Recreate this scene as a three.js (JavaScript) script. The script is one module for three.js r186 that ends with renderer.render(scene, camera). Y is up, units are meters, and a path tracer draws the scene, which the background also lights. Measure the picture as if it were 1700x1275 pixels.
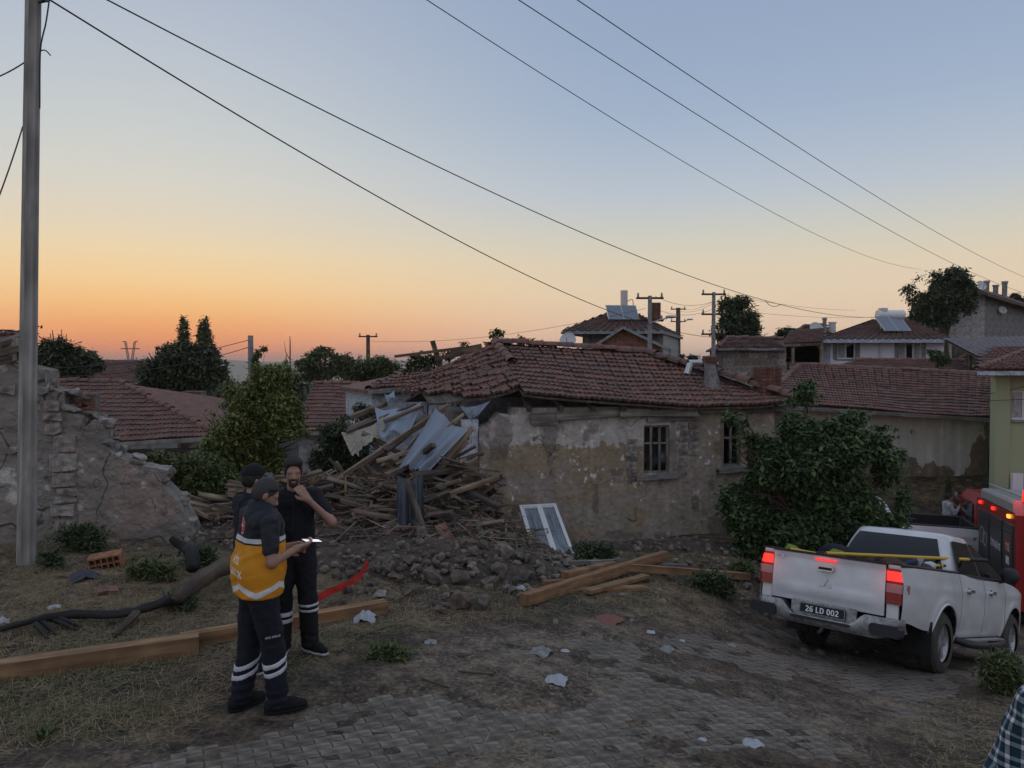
import * as THREE from 'three';
import { ConvexGeometry } from 'three/addons/geometries/ConvexGeometry.js';
import { mergeGeometries, mergeVertices } from 'three/addons/utils/BufferGeometryUtils.js';

// ---------- camera, sky, sun, exposure ----------
const scene = new THREE.Scene();
const IW = 1700, IH = 1275, FOC = 1251, EYE = 2.65, PITCH = Math.atan((637.5 - 605) / FOC);
const camera = new THREE.PerspectiveCamera(2 * Math.atan(637.5 / FOC) * 180 / Math.PI, IW / IH, 0.1, 60000);
camera.position.set(0, EYE, 0); camera.rotation.set(-PITCH, 0, 0); camera.updateMatrixWorld();
const renderer = new THREE.WebGLRenderer({ antialias: true });
renderer.toneMapping = THREE.LinearToneMapping;
renderer.toneMappingExposure = 1.1;
renderer.shadowMap.enabled = true;
const SUN_AZ = -26 * Math.PI / 180;                     // from straight ahead, towards the glow behind the hills
const lin = (c) => { c /= 255; return c <= 0.04045 ? c / 12.92 : Math.pow((c + 0.055) / 1.055, 2.4); };
{
  // clear dusk air: bands of colour by height above the horizon, warmest where the sun has gone down
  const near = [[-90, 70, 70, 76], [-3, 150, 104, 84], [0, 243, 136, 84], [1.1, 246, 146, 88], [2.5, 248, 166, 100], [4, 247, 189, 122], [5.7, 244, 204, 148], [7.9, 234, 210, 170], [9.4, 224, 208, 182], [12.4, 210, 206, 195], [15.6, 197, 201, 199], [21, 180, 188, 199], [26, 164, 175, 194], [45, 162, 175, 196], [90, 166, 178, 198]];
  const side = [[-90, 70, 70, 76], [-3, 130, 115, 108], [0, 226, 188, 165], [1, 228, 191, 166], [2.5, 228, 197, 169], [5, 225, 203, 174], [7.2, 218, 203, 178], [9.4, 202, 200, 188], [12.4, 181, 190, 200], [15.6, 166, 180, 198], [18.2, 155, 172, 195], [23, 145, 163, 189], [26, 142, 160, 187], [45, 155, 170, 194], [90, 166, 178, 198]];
  const back = [[-90, 70, 70, 76], [-3, 120, 116, 120], [0, 166, 162, 174], [4, 182, 174, 186], [9, 192, 184, 196], [16, 188, 188, 203], [26, 180, 187, 206], [45, 174, 186, 207], [90, 170, 184, 206]];  // unseen sky behind and overhead, brightened as added fill for the foreground
  const pick = (t, e) => { let i = 1; while (i < t.length - 1 && t[i][0] < e) i++; const a = t[i - 1], b = t[i]; let k = Math.min(1, Math.max(0, (e - a[0]) / (b[0] - a[0]))); return [1, 2, 3].map((c) => lin(a[c] + (b[c] - a[c]) * k)); };
  const w = 1024, h = 512, d = new Float32Array(w * h * 4);
  const sm = (a, b, x) => { x = Math.min(1, Math.max(0, (x - a) / (b - a))); return x * x * (3 - 2 * x); };
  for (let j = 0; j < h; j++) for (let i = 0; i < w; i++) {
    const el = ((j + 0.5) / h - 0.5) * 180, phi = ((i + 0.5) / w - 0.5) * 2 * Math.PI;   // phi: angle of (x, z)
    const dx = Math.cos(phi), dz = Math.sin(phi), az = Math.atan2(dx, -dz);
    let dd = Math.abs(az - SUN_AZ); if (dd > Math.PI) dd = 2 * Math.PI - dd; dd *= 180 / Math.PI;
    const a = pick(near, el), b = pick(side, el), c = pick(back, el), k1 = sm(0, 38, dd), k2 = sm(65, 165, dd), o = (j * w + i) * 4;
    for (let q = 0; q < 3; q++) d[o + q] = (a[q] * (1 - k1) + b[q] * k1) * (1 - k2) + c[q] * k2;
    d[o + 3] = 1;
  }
  const tex = new THREE.DataTexture(d, w, h, THREE.RGBAFormat, THREE.FloatType);
  tex.mapping = THREE.EquirectangularReflectionMapping; tex.magFilter = THREE.LinearFilter; tex.minFilter = THREE.LinearFilter; tex.needsUpdate = true;
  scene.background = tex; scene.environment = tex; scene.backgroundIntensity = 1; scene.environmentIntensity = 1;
}
const sun = new THREE.DirectionalLight(new THREE.Color(1, 0.62, 0.34), 0.12);
sun.position.set(Math.sin(SUN_AZ) * 100, 4, -Math.cos(SUN_AZ) * 100); sun.castShadow = true; sun.shadow.radius = 22;
Object.assign(sun.shadow.camera, { left: -40, right: 40, top: 40, bottom: -40, near: 1, far: 260 }); sun.shadow.mapSize.set(2048, 2048);
sun.userData = { label: 'last warm light of the set sun' };
scene.add(sun, sun.target);
// ---------- helpers ----------
const V = (x, y, z) => new THREE.Vector3(x, y, z);
function rng(s) { s >>>= 0; return () => { s = (s + 0x6D2B79F5) >>> 0; let t = s; t = Math.imul(t ^ (t >>> 15), t | 1); t ^= t + Math.imul(t ^ (t >>> 7), t | 61); return ((t ^ (t >>> 14)) >>> 0) / 4294967296; }; }
const R0 = rng(7);
const rr = (r, a, b) => a + (b - a) * r();
const clamp = (x, a = 0, b = 1) => Math.min(b, Math.max(a, x));
const sstep = (a, b, x) => { x = clamp((x - a) / (b - a)); return x * x * (3 - 2 * x); };
const lerp = (a, b, t) => a + (b - a) * t;
const hash = (x, y) => { let h = Math.imul(x | 0, 374761393) + Math.imul(y | 0, 668265263); h = Math.imul(h ^ (h >>> 13), 1274126177); return ((h ^ (h >>> 16)) >>> 0) / 4294967296; };
function vnoise(x, y, per = 0) {
  const xi = Math.floor(x), yi = Math.floor(y), fx = x - xi, fy = y - yi, u = fx * fx * (3 - 2 * fx), v = fy * fy * (3 - 2 * fy);
  let x0 = xi, x1 = xi + 1, y0 = yi, y1 = yi + 1; if (per) { x0 = ((x0 % per) + per) % per; x1 = ((x1 % per) + per) % per; y0 = ((y0 % per) + per) % per; y1 = ((y1 % per) + per) % per; }
  const a = hash(x0, y0), b = hash(x1, y0), c = hash(x0, y1), d = hash(x1, y1), e = a + (b - a) * u; return e + (c + (d - c) * u - e) * v;
}
function fbm(x, y, oct = 4, per = 0) { let s = 0, a = 0.5, n = 0; for (let i = 0; i < oct; i++) { s += a * vnoise(x + i * 17, y + i * 31, per); n += a; a *= 0.5; x *= 2; y *= 2; per *= 2; } return s / n; }
// pixel of the photograph -> point at a given distance ahead
const CP = Math.cos(PITCH), SP = Math.sin(PITCH);
function ray(px, py) { const x = (px - 850) / FOC, y = -(py - 637.5) / FOC; return V(x, y * CP - SP, -(CP + y * SP)); }
function at(px, py, d) { const r = ray(px, py), k = d / -r.z; return V(r.x * k, EYE + r.y * k, -d); }
const taken = new Map();
function numbered(n) { const k = taken.get(n) ?? 0; taken.set(n, k + 1); return k ? `${n}_${String(k).padStart(3, '0')}` : n; }
function tag(o, label, category, group, kind) { o.userData = { ...o.userData, label }; if (category) o.userData.category = category; if (group) o.userData.group = group; if (kind) o.userData.kind = kind; return o; }
function thing(name, label, category, group, pos) { const g = new THREE.Group(); g.name = numbered(name); if (pos) g.position.copy(pos); tag(g, label, category, group); scene.add(g); return g; }
function mesh(name, geo, mat, parent) { const m = new THREE.Mesh(geo, mat); m.name = parent ? name : numbered(name); m.castShadow = m.receiveShadow = true; (parent ?? scene).add(m); return m; }
function solo(name, geo, mat, label, category, group) { return tag(mesh(name, geo, mat), label, category, group); }
// re-centre a world-space geometry on its base so that the thing's origin lies in it
function soloAt(name, geo, mat, label, category, group) { geo.computeBoundingBox(); const b = geo.boundingBox, c = V((b.min.x + b.max.x) / 2, b.min.y, (b.min.z + b.max.z) / 2); geo.translate(-c.x, -c.y, -c.z); const m = solo(name, geo, mat, label, category, group); m.position.copy(c); return m; }
function merge(list) { return mergeGeometries(list.map((g) => { const q = g.index ? g.toNonIndexed() : g; for (const k of Object.keys(q.attributes)) if (!['position', 'normal', 'uv', 'color'].includes(k)) q.deleteAttribute(k); return q; })); }
function boxUV(geo, s = 1) {
  const g = geo.index ? geo.toNonIndexed() : geo, p = g.attributes.position, uv = new Float32Array(p.count * 2), a = V(), b = V(), c = V();
  for (let i = 0; i < p.count; i += 3) {
    a.fromBufferAttribute(p, i); b.fromBufferAttribute(p, i + 1); c.fromBufferAttribute(p, i + 2);
    const n = b.clone().sub(a).cross(c.clone().sub(a)), ax = Math.abs(n.x), ay = Math.abs(n.y), az = Math.abs(n.z);
    [a, b, c].forEach((q, k) => { const [u, v] = ay >= ax && ay >= az ? [q.x, q.z] : ax >= az ? [q.z, q.y] : [q.x, q.y]; uv[(i + k) * 2] = u * s; uv[(i + k) * 2 + 1] = v * s; });
  }
  g.setAttribute('uv', new THREE.BufferAttribute(uv, 2)); return g;
}
function flat(g) { g = g.index ? g.toNonIndexed() : g; g.computeVertexNormals(); return g; }
function jitter(g, amt, r = R0) { // move coincident corners together
  const p = g.attributes.position, m = new Map();
  for (let i = 0; i < p.count; i++) { const k = `${p.getX(i).toFixed(4)},${p.getY(i).toFixed(4)},${p.getZ(i).toFixed(4)}`; if (!m.has(k)) m.set(k, [rr(r, -amt, amt), rr(r, -amt, amt), rr(r, -amt, amt)]); const o = m.get(k); p.setXYZ(i, p.getX(i) + o[0], p.getY(i) + o[1], p.getZ(i) + o[2]); }
  return g;
}
function cbox(w, h, d, c = 0.01) { // box with chamfered long edges
  const s = new THREE.Shape(), x = w / 2, y = h / 2; c = Math.min(c, x * 0.8, y * 0.8);
  s.moveTo(-x + c, -y); s.lineTo(x - c, -y); s.lineTo(x, -y + c); s.lineTo(x, y - c); s.lineTo(x - c, y); s.lineTo(-x + c, y); s.lineTo(-x, y - c); s.lineTo(-x, -y + c); s.closePath();
  const g = new THREE.ExtrudeGeometry(s, { depth: d, bevelEnabled: false }); g.translate(0, 0, -d / 2); return boxUV(g);
}
// timber between two points: uv.x runs across the grain, uv.y along it
function beamGeo(p0, p1, w, h, roll = 0, jit = 0.004, r = R0) {
  const d = p1.clone().sub(p0), L = d.length(); let g = new THREE.BoxGeometry(w, h, L, 1, 1, Math.max(1, Math.round(L / 0.6)));
  g = g.toNonIndexed(); jitter(g, jit, r);
  const p = g.attributes.position, n = g.attributes.normal, uv = g.attributes.uv, o = r() * 5;
  for (let i = 0; i < p.count; i++) { const nx = Math.abs(n.getX(i)), ny = Math.abs(n.getY(i)); if (nx < 0.5 && ny < 0.5) uv.setXY(i, p.getX(i) + o, p.getY(i) * 0.5 + o); else uv.setXY(i, (nx > 0.5 ? p.getY(i) : p.getX(i)) + o, p.getZ(i) + o); }
  g.computeVertexNormals();
  const z = d.normalize(), up = Math.abs(z.y) > 0.95 ? V(1, 0, 0) : V(0, 1, 0), x = up.clone().cross(z).normalize(), y = z.clone().cross(x);
  const m = new THREE.Matrix4().makeBasis(x, y, z).multiply(new THREE.Matrix4().makeRotationZ(roll)); m.setPosition(p0.clone().add(p1).multiplyScalar(0.5));
  return g.applyMatrix4(m);
}
function tube(pts, r, seg = 6, n) { const c = pts.length === 2 ? new THREE.LineCurve3(pts[0], pts[1]) : new THREE.CatmullRomCurve3(pts); return new THREE.TubeGeometry(c, n ?? Math.max(1, (pts.length - 1) * 4), r, seg, false); }
// tapering limb through points with a radius at each
function limb(pts, radii, seg = 7, bump = 0, r = R0) {
  const curve = pts.length > 2 ? new THREE.CatmullRomCurve3(pts) : new THREE.LineCurve3(pts[0], pts[1]); const N = Math.max(2, (pts.length - 1) * 4), pos = [], uv = [], idx = [];
  let prev = null, len = 0, last = null;
  for (let i = 0; i <= N; i++) {
    const t = i / N, c = curve.getPoint(t), tg = curve.getTangent(t).normalize(); let x = prev ? prev.clone().sub(tg.clone().multiplyScalar(prev.dot(tg))) : (Math.abs(tg.y) > 0.9 ? V(1, 0, 0) : V(0, 1, 0)).cross(tg); x.normalize(); prev = x; const y = tg.clone().cross(x);
    const k = t * (radii.length - 1), q = Math.min(radii.length - 2, Math.floor(k)), rad = lerp(radii[q], radii[q + 1], k - q); if (last) len += c.distanceTo(last); last = c;
    for (let j = 0; j <= seg; j++) { const a = j / seg * 2 * Math.PI, rd = rad * (1 + (j % seg ? bump * (hash(i * 3.7, j * 5) - 0.5) : 0)); pos.push(c.x + (x.x * Math.cos(a) + y.x * Math.sin(a)) * rd, c.y + (x.y * Math.cos(a) + y.y * Math.sin(a)) * rd, c.z + (x.z * Math.cos(a) + y.z * Math.sin(a)) * rd); uv.push(j / seg * Math.max(0.05, rad * 6), len); }
  }
  for (let i = 0; i < N; i++) for (let j = 0; j < seg; j++) { const a = i * (seg + 1) + j, b = a + seg + 1; idx.push(a, a + 1, b, b, a + 1, b + 1); }
  for (const e of [0, N]) { const base = e * (seg + 1), c = curve.getPoint(e / N), o = pos.length / 3; pos.push(c.x, c.y, c.z); uv.push(0, 0); for (let j = 0; j < seg; j++) e ? idx.push(base + j, base + j + 1, o) : idx.push(base + j + 1, base + j, o); }
  const g = new THREE.BufferGeometry(); g.setAttribute('position', new THREE.Float32BufferAttribute(pos, 3)); g.setAttribute('uv', new THREE.Float32BufferAttribute(uv, 2)); g.setIndex(idx); g.computeVertexNormals(); return g;
}
// surface from a function of two parameters
function grid(fn, nu, nv, uvs = [1, 1]) {
  const pos = [], uv = [], idx = [];
  for (let j = 0; j <= nv; j++) for (let i = 0; i <= nu; i++) { const p = fn(i / nu, j / nv); pos.push(p.x, p.y, p.z); uv.push(i / nu * uvs[0], j / nv * uvs[1]); }
  for (let j = 0; j < nv; j++) for (let i = 0; i < nu; i++) { const a = j * (nu + 1) + i, b = a + nu + 1; idx.push(a, a + 1, b + 1, a, b + 1, b); }
  const g = new THREE.BufferGeometry(); g.setAttribute('position', new THREE.Float32BufferAttribute(pos, 3)); g.setAttribute('uv', new THREE.Float32BufferAttribute(uv, 2)); g.setIndex(idx); g.computeVertexNormals(); return g;
}
// irregular stone
function rockGeo(r, sx, sy, sz, det = 1) { const g = new THREE.IcosahedronGeometry(1, det); const s = r() * 100; const p = g.attributes.position; for (let i = 0; i < p.count; i++) { const x = p.getX(i), y = p.getY(i), z = p.getZ(i); const k = 0.78 + 0.5 * fbm(x * 1.3 + s, y * 1.3 + z * 1.7 + s, 2); const q = (t) => Math.sign(t) * Math.pow(Math.abs(t), 0.75); p.setXYZ(i, q(x) * k * sx, q(y) * k * sy, q(z) * k * sz); } return boxUV(flat(g)); }
// angular broken stone: hull of scattered points
function shardGeo(r, sx, sy, sz) { const pts = []; for (let i = 0; i < 15; i++) { const v = V(rr(r, -1, 1), rr(r, -1, 1), rr(r, -1, 1)); const m = Math.max(Math.abs(v.x), Math.abs(v.y), Math.abs(v.z)), l = v.length(); v.multiplyScalar(lerp(1 / m, 1 / l, 0.6) * rr(r, 0.75, 1)); pts.push(V(v.x * sx, v.y * sy, v.z * sz)); } return boxUV(flat(new ConvexGeometry(pts))); }
// zero surface of a distance function (naive surface nets)
function nets(fn, lo, hi, c) {
  const nx = Math.ceil((hi[0] - lo[0]) / c) + 1, ny = Math.ceil((hi[1] - lo[1]) / c) + 1, nz = Math.ceil((hi[2] - lo[2]) / c) + 1, f = new Float32Array(nx * ny * nz), id = new Int32Array(nx * ny * nz).fill(-1), pos = [], idx = [];
  const I = (i, j, k) => (k * ny + j) * nx + i;
  for (let k = 0; k < nz; k++) for (let j = 0; j < ny; j++) for (let i = 0; i < nx; i++) f[I(i, j, k)] = fn(lo[0] + i * c, lo[1] + j * c, lo[2] + k * c);
  const E = [[0, 1], [2, 3], [4, 5], [6, 7], [0, 2], [1, 3], [4, 6], [5, 7], [0, 4], [1, 5], [2, 6], [3, 7]];
  for (let k = 0; k < nz - 1; k++) for (let j = 0; j < ny - 1; j++) for (let i = 0; i < nx - 1; i++) {
    const v = []; let m = 0; for (let q = 0; q < 8; q++) { v.push(f[I(i + (q & 1), j + ((q >> 1) & 1), k + (q >> 2))]); if (v[q] < 0) m |= 1 << q; }
    if (m === 0 || m === 255) continue;
    let x = 0, y = 0, z = 0, n = 0; for (const [a, b] of E) if ((v[a] < 0) !== (v[b] < 0)) { const t = v[a] / (v[a] - v[b]); x += lerp(a & 1, b & 1, t); y += lerp((a >> 1) & 1, (b >> 1) & 1, t); z += lerp(a >> 2, b >> 2, t); n++; }
    id[I(i, j, k)] = pos.length / 3; pos.push(lo[0] + (i + x / n) * c, lo[1] + (j + y / n) * c, lo[2] + (k + z / n) * c);
  }
  const quad = (a, b, d, e, fl) => { if (a < 0 || b < 0 || d < 0 || e < 0) return; fl ? idx.push(a, b, d, a, d, e) : idx.push(a, d, b, a, e, d); };
  for (let k = 1; k < nz - 1; k++) for (let j = 1; j < ny - 1; j++) for (let i = 1; i < nx - 1; i++) {
    const s = f[I(i, j, k)] < 0;
    if (s !== f[I(i + 1, j, k)] < 0) quad(id[I(i, j - 1, k - 1)], id[I(i, j, k - 1)], id[I(i, j, k)], id[I(i, j - 1, k)], s);
    if (s !== f[I(i, j + 1, k)] < 0) quad(id[I(i - 1, j, k - 1)], id[I(i - 1, j, k)], id[I(i, j, k)], id[I(i, j, k - 1)], s);
    if (s !== f[I(i, j, k + 1)] < 0) quad(id[I(i - 1, j - 1, k)], id[I(i, j - 1, k)], id[I(i, j, k)], id[I(i - 1, j, k)], s);
  }
  const g = new THREE.BufferGeometry(); g.setAttribute('position', new THREE.Float32BufferAttribute(pos, 3)); g.setIndex(idx); g.computeVertexNormals(); g.setAttribute('uv', new THREE.Float32BufferAttribute(new Float32Array(pos.length / 3 * 2), 2)); return g;
}
// ---------- textures and materials ----------
function tex(size, fn, rep = [1, 1], srgb = true) { // fn(u, v) -> [r, g, b] in 0..255
  const d = new Uint8Array(size * size * 4); for (let j = 0; j < size; j++) for (let i = 0; i < size; i++) { const c = fn(i / size, j / size), o = (j * size + i) * 4; d[o] = clamp(c[0], 0, 255); d[o + 1] = clamp(c[1], 0, 255); d[o + 2] = clamp(c[2], 0, 255); d[o + 3] = 255; }
  const t = new THREE.DataTexture(d, size, size); t.wrapS = t.wrapT = THREE.RepeatWrapping; t.magFilter = THREE.LinearFilter; t.repeat.set(...rep); if (srgb) t.colorSpace = THREE.SRGBColorSpace; t.needsUpdate = true; return t;
}
THREE.DataTexture.prototype.mirror = function () { this.wrapS = this.wrapT = THREE.MirroredRepeatWrapping; return this; };
const gray = (k) => [k, k, k];
const mixc = (a, b, t) => [lerp(a[0], b[0], t), lerp(a[1], b[1], t), lerp(a[2], b[2], t)];
const mulc = (a, k) => [a[0] * k, a[1] * k, a[2] * k];
const std = (o) => new THREE.MeshStandardMaterial({ roughness: 0.9, ...o });
const L3 = (r, g, b) => new THREE.Color().setRGB(r, g, b);
const bumpT = tex(256, (u, v) => gray(255 * fbm(u * 8, v * 8, 5, 8)), [1.2, 1.2], false);
const bumpFine = tex(256, (u, v) => gray(255 * fbm(u * 24, v * 24, 3, 24)), [2, 2], false);
const speck = tex(256, (u, v) => { const n = fbm(u * 10, v * 10, 5, 10), m = fbm(u * 40, v * 40, 2, 40); return gray(255 * clamp(0.68 + 0.42 * n + 0.35 * (m - 0.5))); }, [0.9, 0.9]);   // neutral mottling multiplied into a base colour
const grain = (a, b, seed, rep = [1, 1]) => tex(256, (u, v) => { const n = fbm(u * 26 + seed, v * 2 + 3 * fbm(u * 3, v * 1 + seed, 2) , 4), k = fbm(u * 4 + seed, v * 4, 3); let c = mixc(a, b, clamp(n * 1.5 - 0.25)); return mulc(c, 0.75 + 0.5 * k); }, rep).mirror();
const wood = {
  old: [std({ map: grain([66, 56, 48], [128, 112, 96], 1) }), std({ map: grain([76, 63, 52], [126, 108, 90], 5) }), std({ map: grain([58, 50, 45], [104, 92, 82], 9) }), std({ map: grain([98, 82, 66], [150, 131, 108], 12) })],
  fresh: [std({ map: grain([124, 94, 64], [168, 136, 100], 21) }), std({ map: grain([114, 84, 56], [156, 122, 86], 24) })],
  grey: std({ map: grain([92, 88, 82], [150, 144, 136], 31) }),
  burnt: std({ map: grain([16, 15, 14], [44, 41, 39], 35), roughness: 0.8 }),
};
for (const m of [...wood.old, ...wood.fresh, wood.grey, wood.burnt]) { m.bumpMap = m.map; m.bumpScale = 0.004; }
const stoneM = [[0.30, 0.27, 0.235], [0.22, 0.20, 0.18], [0.36, 0.31, 0.27], [0.25, 0.20, 0.165], [0.40, 0.37, 0.33]].map((c) => std({ color: L3(...c), map: speck, bumpMap: bumpT, bumpScale: 0.015 }));
const tileM = [[0.215, 0.103, 0.076], [0.185, 0.09, 0.068], [0.24, 0.118, 0.086], [0.158, 0.092, 0.074], [0.2, 0.115, 0.09]].map((c) => std({ color: L3(...c), map: speck, bumpMap: bumpFine, bumpScale: 0.003, roughness: 0.85 }));
const brickM = [[0.24, 0.10, 0.065], [0.19, 0.085, 0.06], [0.28, 0.13, 0.085]].map((c) => std({ color: L3(...c), map: speck, bumpMap: bumpFine, bumpScale: 0.004 }));
const vcol = (o = {}) => std({ vertexColors: true, map: speck, bumpMap: bumpFine, bumpScale: 0.003, ...o });
const paint = (r, g, b, o = {}) => std({ color: L3(r, g, b), ...o });
const plain = (r, g, b, o = {}) => std({ color: L3(r, g, b), map: speck, bumpMap: bumpFine, bumpScale: 0.002, ...o });
const M = {
  white: paint(0.8, 0.84, 0.9, { bumpMap: bumpFine, bumpScale: 0.002 }),
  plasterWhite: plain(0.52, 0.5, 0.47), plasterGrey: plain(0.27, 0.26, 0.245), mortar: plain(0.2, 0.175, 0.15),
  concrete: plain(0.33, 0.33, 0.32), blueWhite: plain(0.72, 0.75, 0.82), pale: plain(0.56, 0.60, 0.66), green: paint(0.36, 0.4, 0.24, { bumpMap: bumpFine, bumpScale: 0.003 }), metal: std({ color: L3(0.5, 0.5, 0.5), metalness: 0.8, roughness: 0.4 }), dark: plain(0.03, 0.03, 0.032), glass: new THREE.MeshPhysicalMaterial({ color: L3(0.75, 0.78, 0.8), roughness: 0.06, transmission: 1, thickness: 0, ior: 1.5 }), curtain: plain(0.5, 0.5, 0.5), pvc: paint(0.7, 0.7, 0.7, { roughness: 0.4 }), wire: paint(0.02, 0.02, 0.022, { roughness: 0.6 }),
};
// ---------- the ground ----------
// heights read from the photograph: [x, distance ahead, y]
const HP = [[-2.2, 5.7, 0], [-1.9, 6.8, 0], [-4, 5.2, 0.02], [0, 4.6, 0.03], [0, 6.5, -0.05], [-5.5, 7, 0.03], [-6.2, 9.6, 0.05], [-4.9, 10.3, 0.05], [-9, 9, 0.15], [0, 8.3, -0.15], [1.15, 9.6, -0.3], [3.8, 12, -0.78], [2.4, 10.2, -0.6],
  [-0.6, 14, -0.75], [2.5, 14.4, -0.82], [5.2, 14.8, -0.95], [5.24, 9.29, -1.18], [4.19, 10.42, -1.26], [7.4, 11.25, -1.86], [6.36, 12.38, -1.94], [4.7, 9.85, -1.22], [3.06, 5.9, -0.5], [1.2, 7, -0.22], [3.2, 8, -0.72], [5.5, 8.2, -0.98], [4.5, 6, -0.66], [7, 8, -1.1], [9, 10.5, -1.9],
  [9.3, 13.6, -2.45], [12, 17, -3.3], [15, 20, -3.85], [11, 19.5, -3.2], [5.6, 13.6, -1.3], [7, 15.5, -1.9], [8, 19, -2.2], [9.5, 23, -2.1], [13.5, 23, -2.5], [13.5, 26, -1.3], [18, 24, -1.6], [20, 20, -3.6], [18, 14, -3.4], [14, 10, -2.8],
  [-9, 12, 0.1], [-9, 17, -0.5], [-5, 15, -0.7], [-3, 15.5, -0.85], [-6, 22, -2.0], [-12, 24, -2.0], [-2, 24, -2.0], [0.5, 20, -1.0], [4, 20, -1.0], [0, 40, -3], [-15, 45, -4.5], [-30, 40, -4], [10, 40, -0.4], [5, 31, -1.2], [20, 42, 1.8], [25, 34, 1.2], [33, 60, 5.6], [45, 72, 8], [12, 45, 0.2], [5, 60, -3], [22, 54, 3.6], [36, 50, 5],
  [0, 2.2, 0.6], [1.75, 2.15, 0.14], [-3, 2.2, 0.6], [4, 2.5, 0.1], [0, 0, 1.05], [0, -6, 1.2], [-8, 0, 0.9], [8, 0, 0.3], [-8, -6, 1.2], [8, -6, 0.9], [-14, 8, 0.3], [16, 2, -1.4], [-16, -8, 1.3], [16, -8, 0.3]];
const rbf = (() => {
  const n = HP.length, N = n + 3, A = [], phi = (r2) => r2 > 0 ? 0.5 * r2 * Math.log(r2) : 0;
  for (let i = 0; i < n; i++) { const row = HP.map((q, j) => i === j ? 0.02 : phi((q[0] - HP[i][0]) ** 2 + (q[1] - HP[i][1]) ** 2)); A.push([...row, 1, HP[i][0], HP[i][1], HP[i][2]]); }
  for (let k = 0; k < 3; k++) A.push([...HP.map((q) => k === 0 ? 1 : q[k - 1]), 0, 0, 0, 0]);
  for (let i = 0; i < N; i++) { let p = i; for (let j = i + 1; j < N; j++) if (Math.abs(A[j][i]) > Math.abs(A[p][i])) p = j; [A[i], A[p]] = [A[p], A[i]]; for (let j = i + 1; j < N; j++) { const k = A[j][i] / A[i][i]; if (k) for (let c = i; c <= N; c++) A[j][c] -= k * A[i][c]; } }
  const w = new Array(N).fill(0); for (let i = N - 1; i >= 0; i--) { let s = A[i][N]; for (let j = i + 1; j < N; j++) s -= A[i][j] * w[j]; w[i] = s / A[i][i]; }
  return (x, d) => { let s = w[n] + w[n + 1] * x + w[n + 2] * d; for (let i = 0; i < n; i++) s += w[i] * phi((x - HP[i][0]) ** 2 + (d - HP[i][1]) ** 2); return s; };
})();
function farY(x, d) { // the valley, the plain and the hills at its far side
  const r = Math.hypot(x, d), a = Math.atan2(x, d);
  let y = -5 - 60 * sstep(60, 1800, r) + (d > 0 ? 16 * sstep(0.25, 0.75, a) * sstep(40, 120, r) * (1 - sstep(300, 1500, r)) : 4);
  const hill = 70 + 40 * fbm(a * 7 + 20, 3.3, 3) + 14 * fbm(a * 30, 9, 3);
  y += hill * sstep(3000, 5200, r);
  y += 22 * sstep(300, 1200, r) * (fbm(x / 900 + 9, d / 900 + 9, 3) - 0.5) + 24 * sstep(-0.4, -0.6, a) * sstep(300, 800, r) * (1 - sstep(1200, 2500, r)) * sstep(0, 1, d);
  return y;
}
const hCache = new Map();
function near(x, d) { const c = 0.2, i = Math.floor(x / c), j = Math.floor(d / c), g = (a, b) => { const k = a * 4096 + b; let v = hCache.get(k); if (v === undefined) hCache.set(k, v = rbf(a * c, b * c)); return v; }; const u = x / c - i, v = d / c - j; return lerp(lerp(g(i, j), g(i + 1, j), u), lerp(g(i, j + 1), g(i + 1, j + 1), u), v); }
function baseY(x, z) { const d = -z, k = sstep(38, 95, Math.hypot(x, d)); let y = 0; if (k < 1) y += (1 - k) * near(clamp(x, -60, 60), clamp(d, -20, 95)); if (k > 0) y += k * farY(x, d); return y; }
function rayGround(px, py, fn) { const r = ray(px, py); let t = 2, p = t; for (; t < 400; p = t, t += 0.05 * Math.max(1, t / 8)) { if (EYE + r.y * t < fn(r.x * t, r.z * t)) break; } for (let i = 0; i < 20; i++) { const m = (p + t) / 2; if (EYE + r.y * m < fn(r.x * m, r.z * m)) t = m; else p = m; } return V(r.x * t, EYE + r.y * t, r.z * t); }
// the block-paved street, outlined on the ground
const roadPoly = [...[[60, 1275], [330, 1215], [560, 1120], [650, 1075], [760, 1058], [900, 1043], [1080, 1030], [1262, 1012]].map(([a, b]) => { const p = rayGround(a, b, baseY); return [p.x, -p.z]; }), [6.2, 14.2], [9.6, 17.4], [13, 21], [17, 21], [14, 17], [9.2, 12], [6.9, 10], ...[[1660, 1128], [1630, 1180], [1600, 1240]].map(([a, b]) => { const p = rayGround(a, b, baseY); return [p.x, -p.z]; }), [3.2, 4.2], [2, 3.4], [-3, 3.6]];
function roadDist(x, d) { // positive inside, metres
  let inside = false, best = 1e9; for (let i = 0, j = roadPoly.length - 1; i < roadPoly.length; j = i++) { const [xi, yi] = roadPoly[i], [xj, yj] = roadPoly[j]; if ((yi > d) !== (yj > d) && x < (xj - xi) * (d - yi) / (yj - yi) + xi) inside = !inside; const dx = xj - xi, dy = yj - yi, t = clamp(((x - xi) * dx + (d - yi) * dy) / (dx * dx + dy * dy)); best = Math.min(best, Math.hypot(x - xi - dx * t, d - yi - dy * t)); }
  return inside ? best : -best;
}
const dirtLevel = (x, d) => { // how far loose dirt stands above (+) or below (-) the block tops
  const rd = roadDist(x, d); if (rd < -0.6) return 0.03;
  const n = fbm(x * 0.9 + 40, d * 1.1 + 7, 4), m = fbm(x * 5 + 3, d * 5, 3);
  return clamp(-0.005 + 0.10 * (n - 0.468) + 0.022 * (m - 0.5) + 0.06 * (1 - sstep(-0.3, 0.75, rd)), -0.0036, 0.03);
};
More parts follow.
